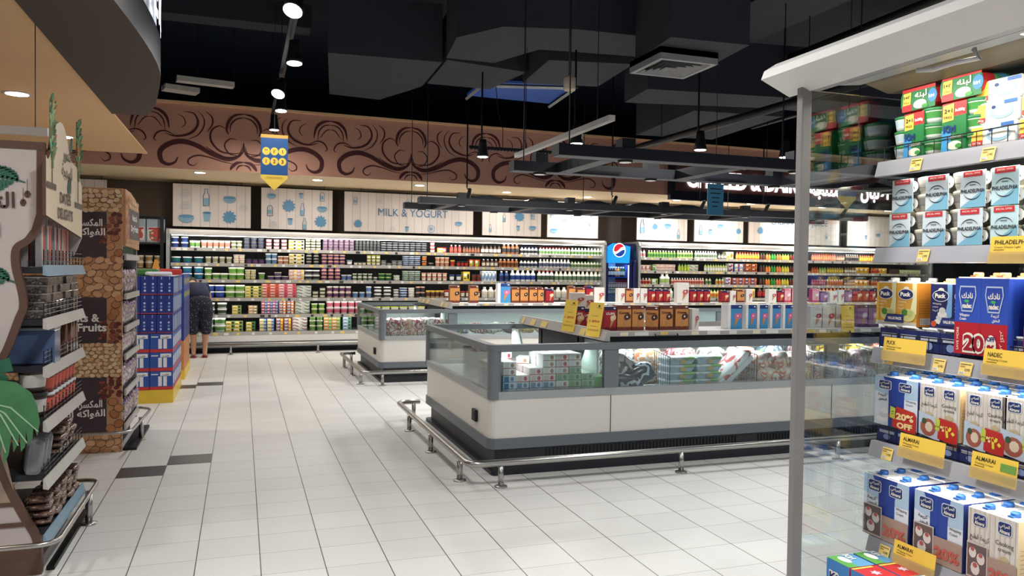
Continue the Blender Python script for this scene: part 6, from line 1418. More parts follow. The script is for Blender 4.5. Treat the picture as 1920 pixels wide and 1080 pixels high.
for i, z in enumerate(RZ):
    MB().box(XS+.01, Y9, z-.022, 2.86, YE-.03, z-.002, M('shelf_metal', (96, 94, 92), .45), tf=tr_).build('shelf', rc)
    MB().prism([(XS-.02, z-.052), (XS-.012, z-.055), (XS+.006, z-.004), (XS+.012, z+.0), (XS-.006, z+.0)], 'y', Y9, YE-.01, SHL, tf=tr_).build('price_rail', rc)
    if i in (0, 1): MB().box(XS+.02, 1.0, z-.034, XS+.035, YE-.3, z-.026, led_, tf=tr_).build('light_strip', rc)
    area('cooler_shelf_light', (XS+.02, .9, z-.06), .02, 5, (1, .96, .88), size_y=2.4, rot=(0, math.radians(-25), 0))
    if i != 1:
        g = MB()
        x = XS+.012
        hgt = .05
        g.tube([(x, Y9, z+hgt), (x, YE-.02, z+hgt), (x, YE-.02, z)], .0022, BLACK, 5)
        k = YE-.02
        while k > 1.1: g.tube([(x, k, z), (x, k, z+hgt)], .0018, BLACK, 4); k -= .052
        g.v = [tuple(tr_ @ Vector(v)) for v in g.v]; g.build('wire_guard', rc)
area('canopy_light', (1.97, .6, 2.13), .06, 15, (1, .96, .88), size_y=3.2, rot=(0, math.radians(-20), 0))
MB().box(1.86, Y9, .40, 2.86, YE-.03, .425, M('deck_metal', (140, 140, 140), .4), tf=tr_).build('deck', rc)
MB().box(1.845, Y9, .36, 1.86, YE-.03, .43, SHL, tf=tr_).build('deck_rail', rc)

RZR = -PI/2
def yx(px, x=XS+.04, py=600): return onx(px, py, x).y
def W4(n): return K(*n)
BLK_T = K(30, 40, 90)
# ---- small price labels
def rail_label(px, z, lab, n=0, w=.045):
    y = yx(px, XS-.02); t = thing('price_label', lab, 'price label', (XS-.024, y, z-.05)); t.rotation_euler = (-.28, 0, RZR)
    MB().box(-w/2, -.001, 0, w/2, 0, .042, TAGY).build('card', t)
    s_ = MB(); s_.rect(-w*.42, .034, w*.42, .036, INK, y=-.002); s_.rect(-w*.4, .026, -w*.05, .030, GP, y=-.002); s_.text('0.990', w*.18, .014, .012, INK, y=-.002, width=w*.4); s_.rect(-w*.42, .004, w*.02, .012, PAPER, y=-.002)
    for k in range(6): s_.rect(-w*.38+k*w*.06, .005, -w*.36+k*w*.06, .011, INK, y=-.0025)
    s_.build('printing', t)
for px, i, d in ((1709, 0, 'left one on the top silver rail'), (1843, 0, 'right one on the top silver rail'), (1727, 1, 'single one on the second silver rail, left of the big card'), (1668, 2, 'leftmost on the third silver rail'), (1762, 2, 'second on the third silver rail'), (1812, 2, 'third on the third silver rail'), (1669, 3, 'leftmost on the fourth silver rail'), (1668, 4, 'leftmost on the lowest silver rail')):
    rail_label(px, RZ[i], 'small yellow price label, ' + d)
# ---- big yellow cards
def bigcard(px0, px1, z0, lab, brand, sub, price, c2, green=False):
    ya = yx(px0, XS-.03); yb = yx(px1, XS-.03); w = ya-yb; h = .078
    t = thing('shelf_card', lab, 'price card', (XS-.034, (ya+yb)/2, z0)); t.rotation_euler = (-.12, 0, RZR)
    MB().box(-w/2, 0, 0, w/2, .0015, h, M('yellow_card', (246, 206, 84), .45, var=.03)).build('card', t)
    MB().box(-w/2-.002, -.004, -.002, w/2+.002, -.002, h*.42, M('card_sleeve', (214, 190, 130), .15, alpha=.45, var=0)).build('plastic_sleeve', t)
    s_ = MB(); s_.text(brand, -w*.5+.014+len(brand)*.0046, h*.70, .018, INK, y=-.001, bold=.01, width=len(brand)*.0092); s_.text(sub, -w*.5+.012+len(sub)*.0024, h*.56, .008, INK, y=-.001, width=len(sub)*.0046)
    s_.rect(-w*.42, h*.48, -w*.2, h*.5, INK, y=-.001); s_.text(price, w*.0, h*.14, .018, K(190, 120, 40), y=-.001, width=w*.5); s_.rect(w*.2, h*.1, w*.5, h*.32, K(196, 90, 70) if not green else K(110, 150, 90), y=-.0012)
    if green: s_.rect(w*.15, h*.5, w*.48, h*.8, K(110, 160, 70), y=-.0012)
    s_.build('printing', t)
bigcard(1657, 1737, RZ[2]-.035, 'yellow shelf card on the third silver rail below the yellow carton pair', 'PUCK', 'Whipping Cream', '2.190', 0)
bigcard(1845, 1935, RZ[2]-.035, 'yellow shelf card on the third silver rail below the blue and red twin pack', 'NADEC', 'Whipping Cream', '3.350', 0)
bigcard(1692, 1777, RZ[3]-.02, 'yellow shelf card on the fourth silver rail below the red discount sticker', 'ALMARAI', 'Whipping Cream', '2.500', 0)
bigcard(1828, 1915, RZ[3]-.02, 'yellow and green shelf card on the fourth silver rail at the right edge', 'ALMARAI', 'Cooking Cream', '2.400', 0, True)
bigcard(1686, 1765, RZ[4]-.045, 'yellow shelf card on the lowest silver rail above the blue cheese boxes', 'ALMARAI', 'Whipping Cream', '3.400', 0)
bigcard(1852, 1945, RZ[1]-.055, 'large yellow shelf card on the second silver rail at the right edge', 'PHILADELPHIA', 'Cream Cheese Light', '0.990', 0)

# ---- shelf 1: tub trios in card sleeves
GR = (30, 120, 60); RDS = (206, 40, 44)
def tub_mb(r, h, body, lid, seg=18, sx=1.0, extra=None):
    m = MB(); m.lathe([(r*.8, 0), (r*.9, h*.3), (r*.97, h*.72), (r*1.0, h*.78), (r*1.02, h*.8), (r*1.02, h*.97), (r*.95, h)], [K(*body), K(*(extra or body)), K(*body), K(*lid), K(*lid), K(*lid)], seg, sy=sx); return m
def sleeve_print(m, w, h, style):
    y = -.0012
    if style == 'v':
        m.rect(-w/2, h*.72, w/2, h, K(*RDS), y=y); m.rect(-w/2, h*.0, w/2, h*.72, K(*GR), y=y); m.rect(-w/2, h*.02, -w*.1, h*.45, K(60, 150, 210), y=y*1.5)
        m.flat([(-w*.46, h*.62), (w*.0, h*.64), (w*.0, h*.98), (-w*.44, h*.96)], K(240, 196, 70), y=y*2)
        m.text('2+1', -w*.22, h*.80, h*.12, INK, y=y*3, bold=.03, width=w*.34); m.text('FREE', -w*.22, h*.68, h*.08, INK, y=y*3, width=w*.34)
        m.text('3x200g', w*.26, h*.80, h*.08, TXW, y=y*3, bold=.03, width=w*.4); m.text('Kiri', -w*.16, h*.40, h*.2, K(24, 50, 120), y=y*3, bold=.05, width=w*.5); m.text('Labneh', w*.1, h*.26, h*.1, TXW, y=y*3, bold=.03, width=w*.6)
        m.ell(w*.05, h*.12, w*.3, h*.09, K(230, 222, 200), y=y*2); m.ell(w*.22, h*.1, w*.14, h*.05, K(60, 150, 60), y=y*2.5, n=8)
    else:
        m.rect(-w/2, 0, w/2, h, K(*GR), y=y); m.rect(-w/2, h*.86, w/2, h, K(*RDS), y=y*1.5); m.rect(-w/2, 0, -w*.2, h*.3, K(*RDS), y=y*1.5)
        m.flat([(-w*.48, h*.28), (-w*.24, h*.3), (-w*.22, h*.84), (-w*.46, h*.82)], K(240, 196, 70), y=y*2); m.text('1+\u0662', -w*.35, h*.56, h*.2, INK, y=y*3, bold=.03, width=w*.18); m.text(ar('مجانا'), -w*.35, h*.36, h*.16, INK, y=y*3, width=w*.18)
        m.text(ar('لبنه'), w*.08, h*.55, h*.38, TXW, y=y*3, bold=.03, width=w*.36); m.ell(w*.05, h*.24, w*.2, h*.2, K(230, 224, 205), y=y*2); m.ell(w*.2, h*.12, w*.1, h*.09, K(60, 150, 60), y=y*2.4, n=8)
        m.ell(w*.42, h*.5, w*.13, h*.3, K(50, 130, 200), y=y*2); m.text('kiri', w*.4, h*.42, h*.2, TXW, y=y*3, bold=.03, width=w*.16)
def trio(loc, w, h, style, lab):
    t = thing('labneh_multipack', lab, 'multipack', loc); t.rotation_euler.z = RZR
    if style == 'v':
        for k in range(3):
            tm_ = tub_mb(.05, .052, (226, 226, 222), GR, extra=(70, 150, 70)); tm_.v = [(v[0]*.95+w*.62, v[1]+.052, v[2]+k*.053) for v in tm_.v]; tm_.build('tub', t)
        m = MB(); m.box(-w*.5, 0, 0, w*.5, .09, h, K(*GR), top=K(*RDS)); sleeve_print(m, w, h, 'v'); m.build('card_sleeve', t)
    else:
        for k in range(3):
            tm_ = tub_mb(h*.5, .06, (60, 130, 80), (40, 120, 60), extra=(60, 140, 190)); tm_.v = [(v[0]+w*.32, v[1]*1.0+.05+.062*k, v[2]) for v in [(a[0], a[2], a[1]+h*.5) for a in tm_.v]]; tm_.build('tub', t)
        m = MB(); pl = [(-w*.5+.02*(1-math.cos(a)), h*.5+h*.5*math.sin(a)) for a in (-1.4, -.9, -.4, 0, .4, .9, 1.4)]
        m.prism([(-w*.44, 0), (w*.32, 0), (w*.45, h*.2), (w*.5, h*.5), (w*.45, h*.82), (w*.32, h), (-w*.44, h), (-w*.5, h*.7), (-w*.5, h*.3)], 'y', 0, .05, K(*GR), side=K(*RDS)); sleeve_print(m, w*.9, h, 'h'); m.build('card_sleeve', t)
z1 = RZ[0]+.002
for k in range(3):
    me = tub_mb(.042, .05, (226, 226, 222), GR, extra=(190, 210, 220)).mesh('tub'); put(me, 'labneh_tub', (XS+.07, 2.135, z1+k*.0505), 0, 'white tub with green lid, far end of top foreground shelf, %s from bottom' % ORD[k], 'tub')
trio((XS+.02, 2.062, z1), .082, .15, 'v', 'green and red sleeved tub trio, nearest the glass end on the top foreground shelf')
trio((XS+.02, 1.905, z1), .09, .155, 'v', 'green and red sleeved tub trio, second from the glass end on the top foreground shelf')
trio((XS+.03, 2.055, z1+.161), .15, .075, 'h', 'green sleeved tub trio lying on its side above the first upright trio')
trio((XS+.03, 1.89, z1+.165), .16, .078, 'h', 'green sleeved tub trio lying on its side above the second upright trio')
def whitebox(w, h):
    m = MB(); m.rbox(-w/2, 0, 0, w/2, .09, h, K(226, 228, 224), r=.008); y = -.0015
    m.rect(-w*.46, h*.1, -w*.2, h*.9, K(240, 196, 70), y=y); m.rect(-w*.46, h*.1, -w*.2, h*.3, K(*RDS), y=y*1.3); m.ell(w*.15, h*.45, w*.26, h*.3, K(150, 190, 210), y=y); m.ell(w*.17, h*.48, w*.2, h*.2, K(240, 238, 226), y=y*1.5); m.rect(w*.2, h*.78, w*.48, h*.94, K(60, 110, 180), y=y); m.text('200g', -w*.33, h*.15, h*.13, TXW, y=y*2, width=w*.2); m.ell(-w*.02, h*.7, w*.05, h*.08, K(40, 60, 120), y=y*1.6, n=8)
    return m.mesh('pack')
wb_ = whitebox(.15, .068)
for c in range(3):
    for k in range(3): put(wb_, 'cheese_multipack', (XS+.025+.01*k, 1.775-c*.16, z1+k*.0685), RZR+.03*k, 'white and blue cheese multipack, top foreground shelf, %s from bottom of %s' % (ORD[k], ('first stack', 'second stack', 'third stack')[c]), 'multipack')
for c in range(6):
    for k in range(3): put(tub_mb(.05, .055, (60, 130, 80), GR).mesh('tub') if (c, k) == (0, 0) else bpy.data.meshes['tub_back'], 'labneh_tub', (XS+.2, 2.1-c*.105, z1+k*.0555), 0, 'green tub in the back row of the top foreground shelf', 'tub', 'green tubs at the back of the top shelf') if False else None
# ---- shelf 2: silver tubs in pale sleeves
z2 = RZ[1]+.002; SV = (176, 172, 164)
stub = tub_mb(.056, .0575, SV, (206, 200, 184), 20, .82, (160, 156, 150))
stub.add([( .02*math.cos(a)-.045, -.046-.002*0, .028+.019*math.sin(a)) for a in [2*PI*i/14 for i in range(14)]], [list(range(14))], K(240, 240, 236)); stub.text('A', -.045, .021, .016, INK, y=-.0475, bold=.03)
stub.rect(-.02, .02, .03, .022, K(90, 90, 90), y=-.048); stub = stub.mesh('tub')
def pale_sleeve(w, h, mainc, lab, loc, tubs_=2):
    t = thing('cream_cheese_pack', lab, 'multipack', loc); t.rotation_euler.z = RZR
    for k in range(tubs_):
        for c in range(2):
            o = bpy.data.objects.new('tub', stub); COL.objects.link(o); o.parent = t; o.location = (.045+.0*c+w*.2, .052+c*.115, k*.058)
    m = MB(); m.box(-w*.72, -.004, 0, w*.28, -.002, h, K(*mainc)); y = -.0052; cx = -w*.22
    m.flat([(cx-w/2, 0), (cx+w/2, 0), (cx+w/2, h*.5), (cx+w*.1, h*.3)], K(120, 180, 206), y=y)
    m.flat([(cx-w*.38, h*.84), (cx+w*.38, h*.84), (cx+w*.38, h*.99), (cx-w*.38, h*.99)], K(206, 44, 54), y=y*1.03); m.text('SPECIAL OFFER', cx, h*.90, h*.07, TXW, y=y*1.1, width=w*.6)
    m.text('PHILADELPHIA', cx, h*.40, h*.14, K(40, 44, 54), y=y*1.1, bold=.03, width=w*.94)
    for s_ in (1, -1): m.ribbon([(cx+w*.36*math.cos(a), h*.455+s_*h*.24*math.sin(a)) for a in [PI*(.12+.76*i/12) for i in range(13)]], h*.03, K(40, 44, 54), y=y*1.08)
    m.rect(cx-w*.12, h*.60, cx+w*.12, h*.625, K(90, 96, 104), y=y*1.08); m.build('card_sleeve', t)
PS = (208, 222, 230)
for tier in range(2):
    for c, (px, nm) in enumerate(((1665, 'first from the glass end, second foreground shelf'), (1727, 'second from the glass end, second foreground shelf'), (1792, 'third from the glass end, second foreground shelf'))):
        if tier == 1: px += 4
        pale_sleeve(.088, .113, PS, '%s silver tub pack in pale blue sleeve, %s' % (('lower', 'upper')[tier], nm), (XS+.02+.0*c, yx(px, XS+.02)-.063, z2+tier*.1165))
for k in range(2):
    pale_sleeve(.088, .113, (190, 222, 228), '%s silver tub pack beside the large yellow card, fourth from the glass end' % ('lower', 'upper')[k], (XS+.02, 1.70, z2+k*.1165))
for c in range(5):
    for k in range(4): put(stub, 'cream_cheese_tub', (XS+.30, 2.1-c*.125, z2+k*.058), RZR, 'silver grey tub in the back row of the second foreground shelf', 'tub', 'silver tubs at the back')
# ---- cartons
def carton(w, d, h, front, side, cap, style, top=(226, 224, 222)):
    m = MB(); m.box(-w/2, 0, 0, w/2, d, h, K(*front), side=K(*side), top=K(*top)); y = -.001
    if style == 'puck_yellow' or style == 'puck_navy':
        yel = style == 'puck_yellow'
        m.flat([(w*.28, h), (w/2, h), (w/2, h*.3), (w*.1, h*.12), (w*.3, h*.6)], K(232, 226, 170) if yel else K(120, 170, 220), y=y); m.rect(-w/2, 0, w/2, h*.1, K(200, 196, 170) if yel else K(40, 44, 110), y=y)
        m.ell(-w*.02, h*.74, w*.38, h*.13, K(236, 236, 240), y=y*1.5, n=24); m.ell(-w*.02, h*.74, w*.35, h*.115, K(28, 40, 100), y=y*2, n=24); m.text('Puck', -w*.02, h*.70, h*.13, TXW, y=y*3, bold=.05, width=w*.5); m.ell(-w*.0, h*.87, w*.14, h*.05, K(236, 232, 210), y=y*1.7, n=8)
        m.text('Cooking' if yel else 'Whipping', -w*.18, h*.55, h*.05, TXW, y=y*2, width=w*.4); m.text('cream', -w*.25, h*.48, h*.05, TXW, y=y*2, width=w*.26); m.text(ar('كريمة'), -w*.25, h*.4, h*.06, TXW, y=y*2, width=w*.26)
        if yel:
            m.ell(w*.1, h*.26, w*.36, h*.15, K(214, 206, 130), y=y*2); m.ell(-w*.05, h*.32, w*.16, h*.08, K(70, 130, 50), y=y*2.5, n=8); m.ell(w*.2, h*.3, w*.14, h*.08, K(190, 196, 110), y=y*2.6, n=8)
        else:
            for k in range(4): m.ell(w*.08, h*(.18+.08*k), w*(.36-.07*k), h*.07, K(226, 224, 216) if k % 2 == 0 else K(206, 204, 200), y=y*(2+.2*k))
            m.ell(-w*.3, h*.12, w*.14, h*.07, K(206, 80, 50), y=y*3, n=8)
    elif style in ('blue_ar', 'blue_en'):
        m.flat([(-w/2, 0), (w*.18, 0), (w*.18, h*.75), (-w*.1, h), (-w/2, h)] if style == 'blue_ar' else [(w/2, 0), (-w*.1, 0), (-w*.1, h*.68), (w*.0, h), (w/2, h)], K(176, 206, 232), y=y)
        m.flat([(-w/2, 0), (w*.18, 0), (w*.18, h*.62), (-w/2, h*.7)] if style == 'blue_ar' else [(w/2, 0), (-w*.1, 0), (-w*.1, h*.6), (w/2, h*.62)], K(222, 230, 240), y=y*1.3)
        cx = 0 if style == 'blue_ar' else -w*.05
        m.prism(rrect(cx-w*.3, h*.74, cx+w*.3, h*.93, h*.04), 'y', y*2, y*1.5, K(224, 230, 240)); m.prism(rrect(cx-w*.27, h*.752, cx+w*.27, h*.918, h*.035), 'y', y*2.6, y*2.1, K(24, 50, 120))
        m.text(ar('المراعي'), cx, h*.86, h*.06, TXW, y=y*3.2, bold=.02, width=w*.44); m.text('Almarai', cx, h*.775, h*.07, TXW, y=y*3.2, bold=.03, width=w*.42)
        if style == 'blue_ar': m.text(ar('كريمة'), -w*.12, h*.60, h*.07, INK, y=y*2, bold=.02, width=w*.4); m.text(ar('الخفق'), -w*.1, h*.51, h*.07, INK, y=y*2, bold=.02, width=w*.4)
        else: m.text('Whipping', w*.2, h*.56, h*.06, INK, y=y*2, width=w*.46); m.text('Cream', w*.14, h*.49, h*.06, INK, y=y*2, width=w*.3)
        for k in range(3): m.ell(-w*.1+w*.05*k if style == 'blue_ar' else w*.2, h*(.12+.09*k), w*(.28-.06*k), h*.06, K(240, 240, 240) if k % 2 == 0 else K(214, 214, 220), y=y*(1.6+.2*k))
        m.ell(w*.3, h*.22, w*.1, h*.05, K(206, 60, 60), y=y*2.4, n=8)
    elif style in ('cook_ar', 'cook_en'):
        for k in range(5): m.rect(-w*.45+k*w*.2, h*.35, -w*.39+k*w*.2, h, K(216, 206, 196), y=y)
        m.prism(rrect(-w*.28, h*.76, w*.28, h*.95, h*.04), 'y', y*2, y*1.5, K(224, 230, 240)); m.prism(rrect(-w*.25, h*.772, w*.25, h*.938, h*.035), 'y', y*2.6, y*2.1, K(24, 50, 120))
        m.text(ar('المراعي'), 0, h*.875, h*.06, TXW, y=y*3.2, bold=.02, width=w*.4); m.text('Almarai', 0, h*.79, h*.07, TXW, y=y*3.2, bold=.03, width=w*.4)
        if style == 'cook_ar': m.text(ar('كريمة الطبخ'), 0, h*.58, h*.1, INK, y=y*2, width=w*.8)
        else: m.text('Cooking', 0, h*.61, h*.09, INK, y=y*2, width=w*.7); m.text('cream', 0, h*.53, h*.08, INK, y=y*2, width=w*.5)
        m.ell(0, h*.22, w*.42, h*.16, K(206, 180, 140), y=y*1.5); m.ell(w*.08, h*.25, w*.25, h*.1, K(226, 206, 160), y=y*2, n=9); m.ell(-w*.12, h*.18, w*.16, h*.07, K(150, 90, 70), y=y*2.4, n=8); m.ell(0, h*.42, w*.2, h*.05, K(200, 180, 140), y=y*2)
    elif style.startswith('nadec'):
        m.rect(-w/2, 0, w/2, h*.42, K(196, 30, 44), y=y)
        m.prism([(-w*.3, h*.9), (-w*.34, h*.78), (-w*.22, h*.56), (w*.2, h*.56), (w*.34, h*.78), (w*.3, h*.9)], 'y', y*1.6, y*1.3, K(190, 210, 240)); m.prism([(-w*.27, h*.88), (-w*.3, h*.78), (-w*.19, h*.58), (w*.17, h*.58), (w*.3, h*.78), (w*.27, h*.88)], 'y', y*2.2, y*1.7, K(44, 74, 180))
        m.text(ar('نادك'), 0, h*.74, h*.1, TXW, y=y*3, bold=.03, width=w*.44); m.text('nadec', 0, h*.61, h*.09, TXW, y=y*3, bold=.04, width=w*.36); m.ell(-w*.02, h*.70, w*.1, h*.02, K(70, 190, 90), y=y*3, n=8)
        if style[-1] == 'e': m.text('Whipping', -w*.1, h*.50, h*.05, TXW, y=y*2, bold=.02, width=w*.4); m.text('Cream', -w*.16, h*.45, h*.05, TXW, y=y*2, bold=.02, width=w*.26)
        else: m.text(ar('كريمة'), w*.05, h*.51, h*.05, TXW, y=y*2, bold=.02, width=w*.3); m.text(ar('الخفق'), w*.08, h*.45, h*.05, TXW, y=y*2, bold=.02, width=w*.28)
    if side and style.startswith(('puck', 'cook', 'blue')):   # barcode and lines on the side face
        s_ = Matrix.Translation((w/2, 0, 0)) @ Matrix.Rotation(PI/2, 4, 'Z')
        m.rect(d*.2, h*.05, d*.8, h*.2, PAPER, y=-.001, tf=s_)
        for k in range(9): m.rect(d*.24+k*d*.055, h*.07, d*.255+k*d*.055, h*.18, INK, y=-.0015, tf=s_)
        for k in range(6): m.rect(d*.12, h*(.3+.06*k), d*.85, h*(.31+.06*k), K(*[int(v*.8) for v in side]), y=-.001, tf=s_)
    return m.mesh('carton')
CC = {}
def carton_of(*a):
    if a not in CC: CC[a] = carton(*a)
    return CC[a]
def twin(loc, w, h, styles, front, side, cap, lab, overlay=None, rows=2, rz=0, name='carton_twin_pack', capz=True, d=.075):
    t = thing(name, lab, 'carton pack', loc); t.rotation_euler.z = RZR+rz
    for r in range(rows):
        for i in (0, 1):
            me = carton_of(w, d, h, front, side, cap, styles[i])
            o = bpy.data.objects.new('carton', me); COL.objects.link(o); o.parent = t; o.location = (-w/2+i*w+.0005*i, r*(d+.002), 0)
            if capz:
                m = MB(); m.box(-w*.46, d*.1, h, w*.46, d*.9, h+.004, K(220, 220, 226)); m.lathe([(.014, h+.004), (.0145, h+.015), (.012, h+.018)], K(*cap), 14, c=(w*.08, d*.42, 0)); m.box(-w*.02, d*.12, h+.004, w*.2, d*.25, h+.009, K(*cap))
                c_ = m.build('cap', o, (0, 0, 0))
    if overlay: m = MB(); overlay(m, w, h); m.build('promo_card', t)
    return t
def ov_value(m, w, h):
    y = -.004; m.flat([(-w*.55, h*.08), (w*.4, h*.08), (w*.42, h*.27), (-w*.4, h*.27)], K(30, 44, 104), y=y); m.flat([(-w*.52, h*.10), (w*.37, h*.10), (w*.39, h*.25), (-w*.38, h*.25)], K(44, 60, 130), y=y*1.1); m.text('VALUE PACK', 0, h*.145, h*.085, TXW, y=y*1.3, bold=.04, width=w*.7)
    m.rect(-w, -.0, w, h*.03, K(190, 190, 196), y=y)
def ov_20off(m, w, h):
    y = -.004; m.flat([(-w*.1, h*.02), (w*.98, -h*.08), (w*.98, h*.3), (w*.9, h*.38), (w*.1, h*.44), (-w*.1, h*.2)], K(206, 44, 40), y=y)
    m.text('20%', w*.48, h*.19, h*.17, K(250, 220, 150), y=y*1.3, bold=.05, width=w*.8); m.text('OFF', w*.48, h*.02, h*.15, K(250, 220, 150), y=y*1.3, bold=.05, width=w*.7); m.flat([(-w*.2, h*.2), (w*.04, h*.17), (w*.06, h*.4), (-w*.18, h*.43)], K(200, 214, 70), y=y*1.4); m.rect(-w*.12, h*.27, 0, h*.28, INK, y=y*1.6); m.rect(-w*.12, h*.32, 0, h*.33, INK, y=y*1.6)
def ov_ar20(m, w, h):
    y = -.004; m.flat([(-w, h*.02), (w*.1, -h*.06), (w*.1, h*.36), (-w, h*.46)], K(190, 206, 226), y=y*.9); m.ell(-w*.5, h*.17, w*.4, h*.17, K(170, 90, 74), y=y); m.ell(-w*.45, h*.18, w*.2, h*.1, K(224, 206, 180), y=y*1.1, n=9); m.ell(-w*.7, h*.28, w*.12, h*.06, K(60, 90, 60), y=y*1.2, n=8)
    m.flat([(0, h*.0), (w*.98, -h*.10), (w*.98, h*.26), (w*.88, h*.36), (w*.06, h*.40)], K(206, 44, 40), y=y*1.2); m.text('\u0662\u0660', w*.62, h*.07, h*.26, K(240, 224, 60), y=y*1.5, bold=.06, width=w*.5); m.text('%', w*.24, h*.16, h*.13, K(250, 220, 150), y=y*1.5, bold=.05)
    m.flat([(-w*.12, h*.16), (w*.1, h*.14), (w*.12, h*.36), (-w*.1, h*.39)], K(200, 214, 70), y=y*1.4); m.text(ar('عرض'), 0, h*.22, h*.06, INK, y=y*1.7)
def ov_brown20(m, w, h):
    y = -.004; m.rect(-w, 0, w, h*.40, K(176, 146, 130), y=y); m.rect(-w*.98, h*.02, -w*.12, h*.52, K(214, 200, 196), y=y*1.2); m.rect(-w*.94, h*.04, -w*.16, h*.50, K(110, 90, 88), y=y*1.4)
    for a, b_, r in ((-.72, .38, .16), (-.38, .32, .17), (-.6, .16, .19)): m.ell(w*a, h*b_, w*r, h*r*.5, K(226, 218, 214), y=y*1.6, n=10); m.ell(w*a, h*(b_+.05), w*r*.5, h*r*.2, K(190, 90, 84), y=y*1.8, n=8)
    m.text('20%', w*.42, h*.10, h*.22, K(206, 96, 84), y=y*1.5, bold=.04, width=w*1.0)
def ov_nadec(m, w, h):
    y = -.004; m.text('20', -w*.2, h*.06, h*.28, TXW, y=y, bold=.13, width=w*.86); m.text('20', -w*.2, h*.06, h*.28, K(170, 20, 40), y=y*1.3, bold=.03, width=w*.78); m.ell(w*.44, h*.14, w*.2, h*.14, TXW, y=y*.9); m.text('%', w*.44, h*.05, h*.14, K(170, 20, 40), y=y*1.2, bold=.06, width=w*.28); m.text('OFF', w*.44, h*.2, h*.08, K(60, 50, 120), y=y*1.2, bold=.04, width=w*.3)
    m.text('SAVE MORE', -w*.78, h*.2, h*.05, TXW, y=y*1.2, width=h*.3, rot=PI/2); m.text(ar('وفر أكثر'), w*.8, h*.2, h*.06, TXW, y=y*1.2, width=h*.3, rot=-PI/2)
# shelf 3
z3 = RZ[2]+.002; BLU_ = (36, 92, 164)
def low_row(z, n, y0, h, lab):
    m = MB(); w = .082; m.box(-w/2, 0, 0, w/2, .2, h, K(34, 46, 110), top=K(206, 206, 212)); m.rect(-w*.4, h*.55, w*.4, h*.75, K(190, 196, 214), y=-.001); m.ell(0, h*.3, w*.2, h*.2, K(140, 160, 210), y=-.001, n=8)
    m.tube([(-w*.4, .02, h), (-w*.3, .0, h+.008), (w*.3, .0, h+.008), (w*.4, .02, h)], .004, K(226, 226, 230), 6); me = m.mesh('carton')
    for i in range(n): put(me, 'lying_carton', (XS+.025, y0-i*.0835, z), RZR, lab, 'carton', lab)
low_row(z3, 9, 2.15, .068, 'navy carton lying behind the wire guard on the third foreground shelf')
ya, yb = yx(1643, XS+.03), yx(1718, XS+.03); w = (ya-yb)/2
twin((XS+.03, (ya+yb)/2, z3+.078), w, .148, ('puck_yellow', 'puck_yellow'), (222, 160, 50), (224, 140, 40), (236, 236, 230), 'yellow cooking cream carton pair nearest the glass end on the third foreground shelf', ov_value)
ya, yb = yx(1744, XS+.03), yx(1828, XS+.03); w = (ya-yb)/2
twin((XS+.03, (ya+yb)/2, z3+.078), w, .148, ('puck_navy', 'puck_navy'), (34, 38, 96), (30, 34, 84), (236, 200, 120), 'navy whipping cream carton pair with cream swirl, partly behind the blue and red pack', ov_value)
ya, yb = 1.865, 1.685; w = (ya-yb)/2
twin((XS+.0, (ya+yb)/2, z3+.012), w, .235, ('nadec_e', 'nadec_a'), (48, 84, 196), (40, 70, 170), (200, 140, 90), 'blue and red whipping cream twin pack with large discount print on the third foreground shelf', ov_nadec, d=.08)
ya = 1.66
twin((XS+.02, 1.57, z3+.012), .08, .235, ('nadec_e', 'nadec_a'), (48, 84, 196), (40, 70, 170), (200, 140, 90), 'second blue and red twin pack cut by the right edge of the photo', ov_nadec, d=.08)
# shelf 4
z4 = RZ[3]+.002
low_row(z4, 9, 2.15, .05, 'navy carton lying behind the wire guard on the fourth foreground shelf')
bl_f = (40, 70, 170)
def span(a, b_): 
    ya, yb = yx(a, XS+.02), yx(b_, XS+.02); return (ya+yb)/2, (ya-yb)/2
yc, w = span(1644, 1725); twin((XS+.02, yc, z4+.056), w, .17, ('blue_ar', 'blue_en'), bl_f, (36, 60, 150), BLU_, 'blue whipping cream carton pair with red discount sticker on the fourth foreground shelf', ov_20off, rows=4)
yc, w = span(1729, 1804); twin((XS+.02, yc, z4+.056), w, .17, ('cook_ar', 'cook_en'), (226, 218, 208), (232, 206, 160), BLU_, 'cream cooking cream carton pair with red Arabic discount, left one on the fourth foreground shelf', ov_ar20, rows=4)
yc, w = span(1815, 1892); twin((XS+.02, yc, z4+.056), w, .17, ('cook_ar', 'cook_en'), (226, 218, 208), (232, 206, 160), BLU_, 'cream cooking cream carton pair with red Arabic discount, right one on the fourth foreground shelf', ov_ar20, rows=4)
twin((XS+.02, 1.63, z4+.056), .08, .17, ('cook_ar', 'cook_en'), (226, 218, 208), (232, 206, 160), BLU_, 'cooking cream carton pair cut by the right edge on the fourth foreground shelf', ov_ar20, rows=4)
# shelf 5
z5 = RZ[4]+.002
yc, w = span(1637, 1722); twin((XS+.0, yc, z5), w, .215, ('blue_ar', 'blue_en'), bl_f, (36, 60, 150), BLU_, 'tall blue whipping cream carton pair nearest the glass end on the lowest foreground shelf', ov_brown20, rows=4)
yc, w = span(1733, 1826); twin((XS+.0, yc, z5), w, .215, ('blue_ar', 'blue_en'), bl_f, (36, 60, 150), BLU_, 'tall blue whipping cream carton pair, second from the glass end on the lowest foreground shelf', ov_brown20, rows=4)
twin((XS+.0, 1.715, z5), .082, .215, ('cook_ar', 'cook_en'), (226, 218, 208), (232, 206, 160), BLU_, 'tall cream cooking cream carton pair on the lowest foreground shelf at the right edge', ov_brown20, rows=4)
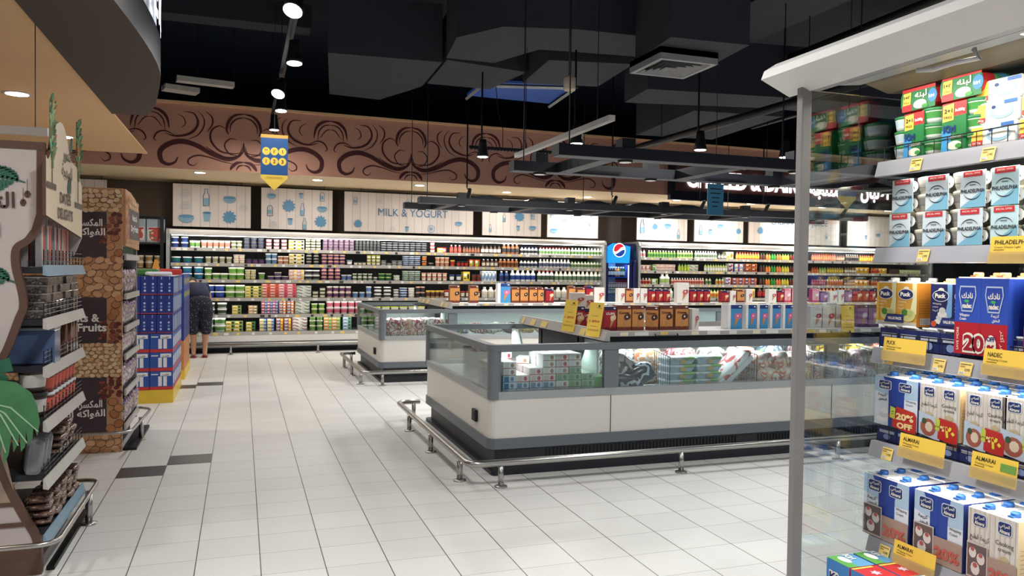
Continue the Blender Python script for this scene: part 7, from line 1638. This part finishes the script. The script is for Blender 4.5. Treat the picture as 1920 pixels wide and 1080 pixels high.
# deck: cheese boxes
def cheesebox(kind):
    m = MB(); w = .105; h = .10; d = .105
    bl = K(60, 130, 200); m.box(-w/2, 0, 0, w/2, d, h, bl, side=K(226, 222, 190) if kind == 'red' else K(206, 50, 46), top=K(206, 40, 46) if kind == 'red' else K(90, 160, 206))
    m.text('Kiri', -w*.02, h*.3, h*.42, TXW, y=-.001, bold=.12, width=w*.72); m.text('Kiri', -w*.02, h*.3, h*.42, K(28, 40, 110), y=-.002, bold=.02, width=w*.66)
    tt = Matrix.Translation((0, 0, h)) @ Matrix.Rotation(-PI/2, 4, 'X')
    if kind == 'red':
        m.add([(-w*.5, d*.8, h+.001), (-w*.5, 0, h+.001), (-w*.4, 0, h+.001), (-w*.4, d*.8, h+.001)], [(0, 1, 2, 3)], K(240, 200, 80)); m.add([(w*.2*math.cos(a)*(1 if i % 2 else .5), d*.5+w*.2*math.sin(a)*(1 if i % 2 else .5), h+.0012) for i, a in enumerate([2*PI*i/12 for i in range(12)])], [list(range(12))], K(206, 190, 206))
    else:
        m.add([(-w*.5, 0, h+.001), (w*.5, 0, h+.001), (w*.5, d*.4, h+.001), (-w*.1, d*.3, h+.001), (-w*.5, d*.5, h+.001)], [(0, 1, 2, 3, 4)], K(90, 170, 70)); m.add([(.03*math.cos(a)-.01, d*.35+.016*math.sin(a), h+.002) for a in [2*PI*i/12 for i in range(12)]], [list(range(12))], K(240, 240, 236))
        vs, fs = text_geo('Kiri', .03); m.add([((v.x-.8)*.03, d*.55+v.y*.035, h+.003) for v in vs], fs, TXW)
    return m.mesh('box')
kb = {'blue': cheesebox('blue'), 'red': cheesebox('red')}
for r, kind in enumerate(('blue', 'red', 'blue', 'red', 'blue')):
    for c in range(4):
        put(kb[kind], 'cheese_box', (1.90+c*.112, 2.10-r*.112, .427), RZR, '%s cheese box, bottom deck, %s row from glass, %s from front' % ('blue and green topped' if kind == 'blue' else 'red topped', ORD[r], ORD[c]), 'box')
# back stock to close the view through the shelves
for z, n, c, h, nm in ((z4+.0, 6, (60, 70, 110), .16, 'fourth'), (z5+.0, 6, (60, 70, 120), .18, 'lowest')):
    pass
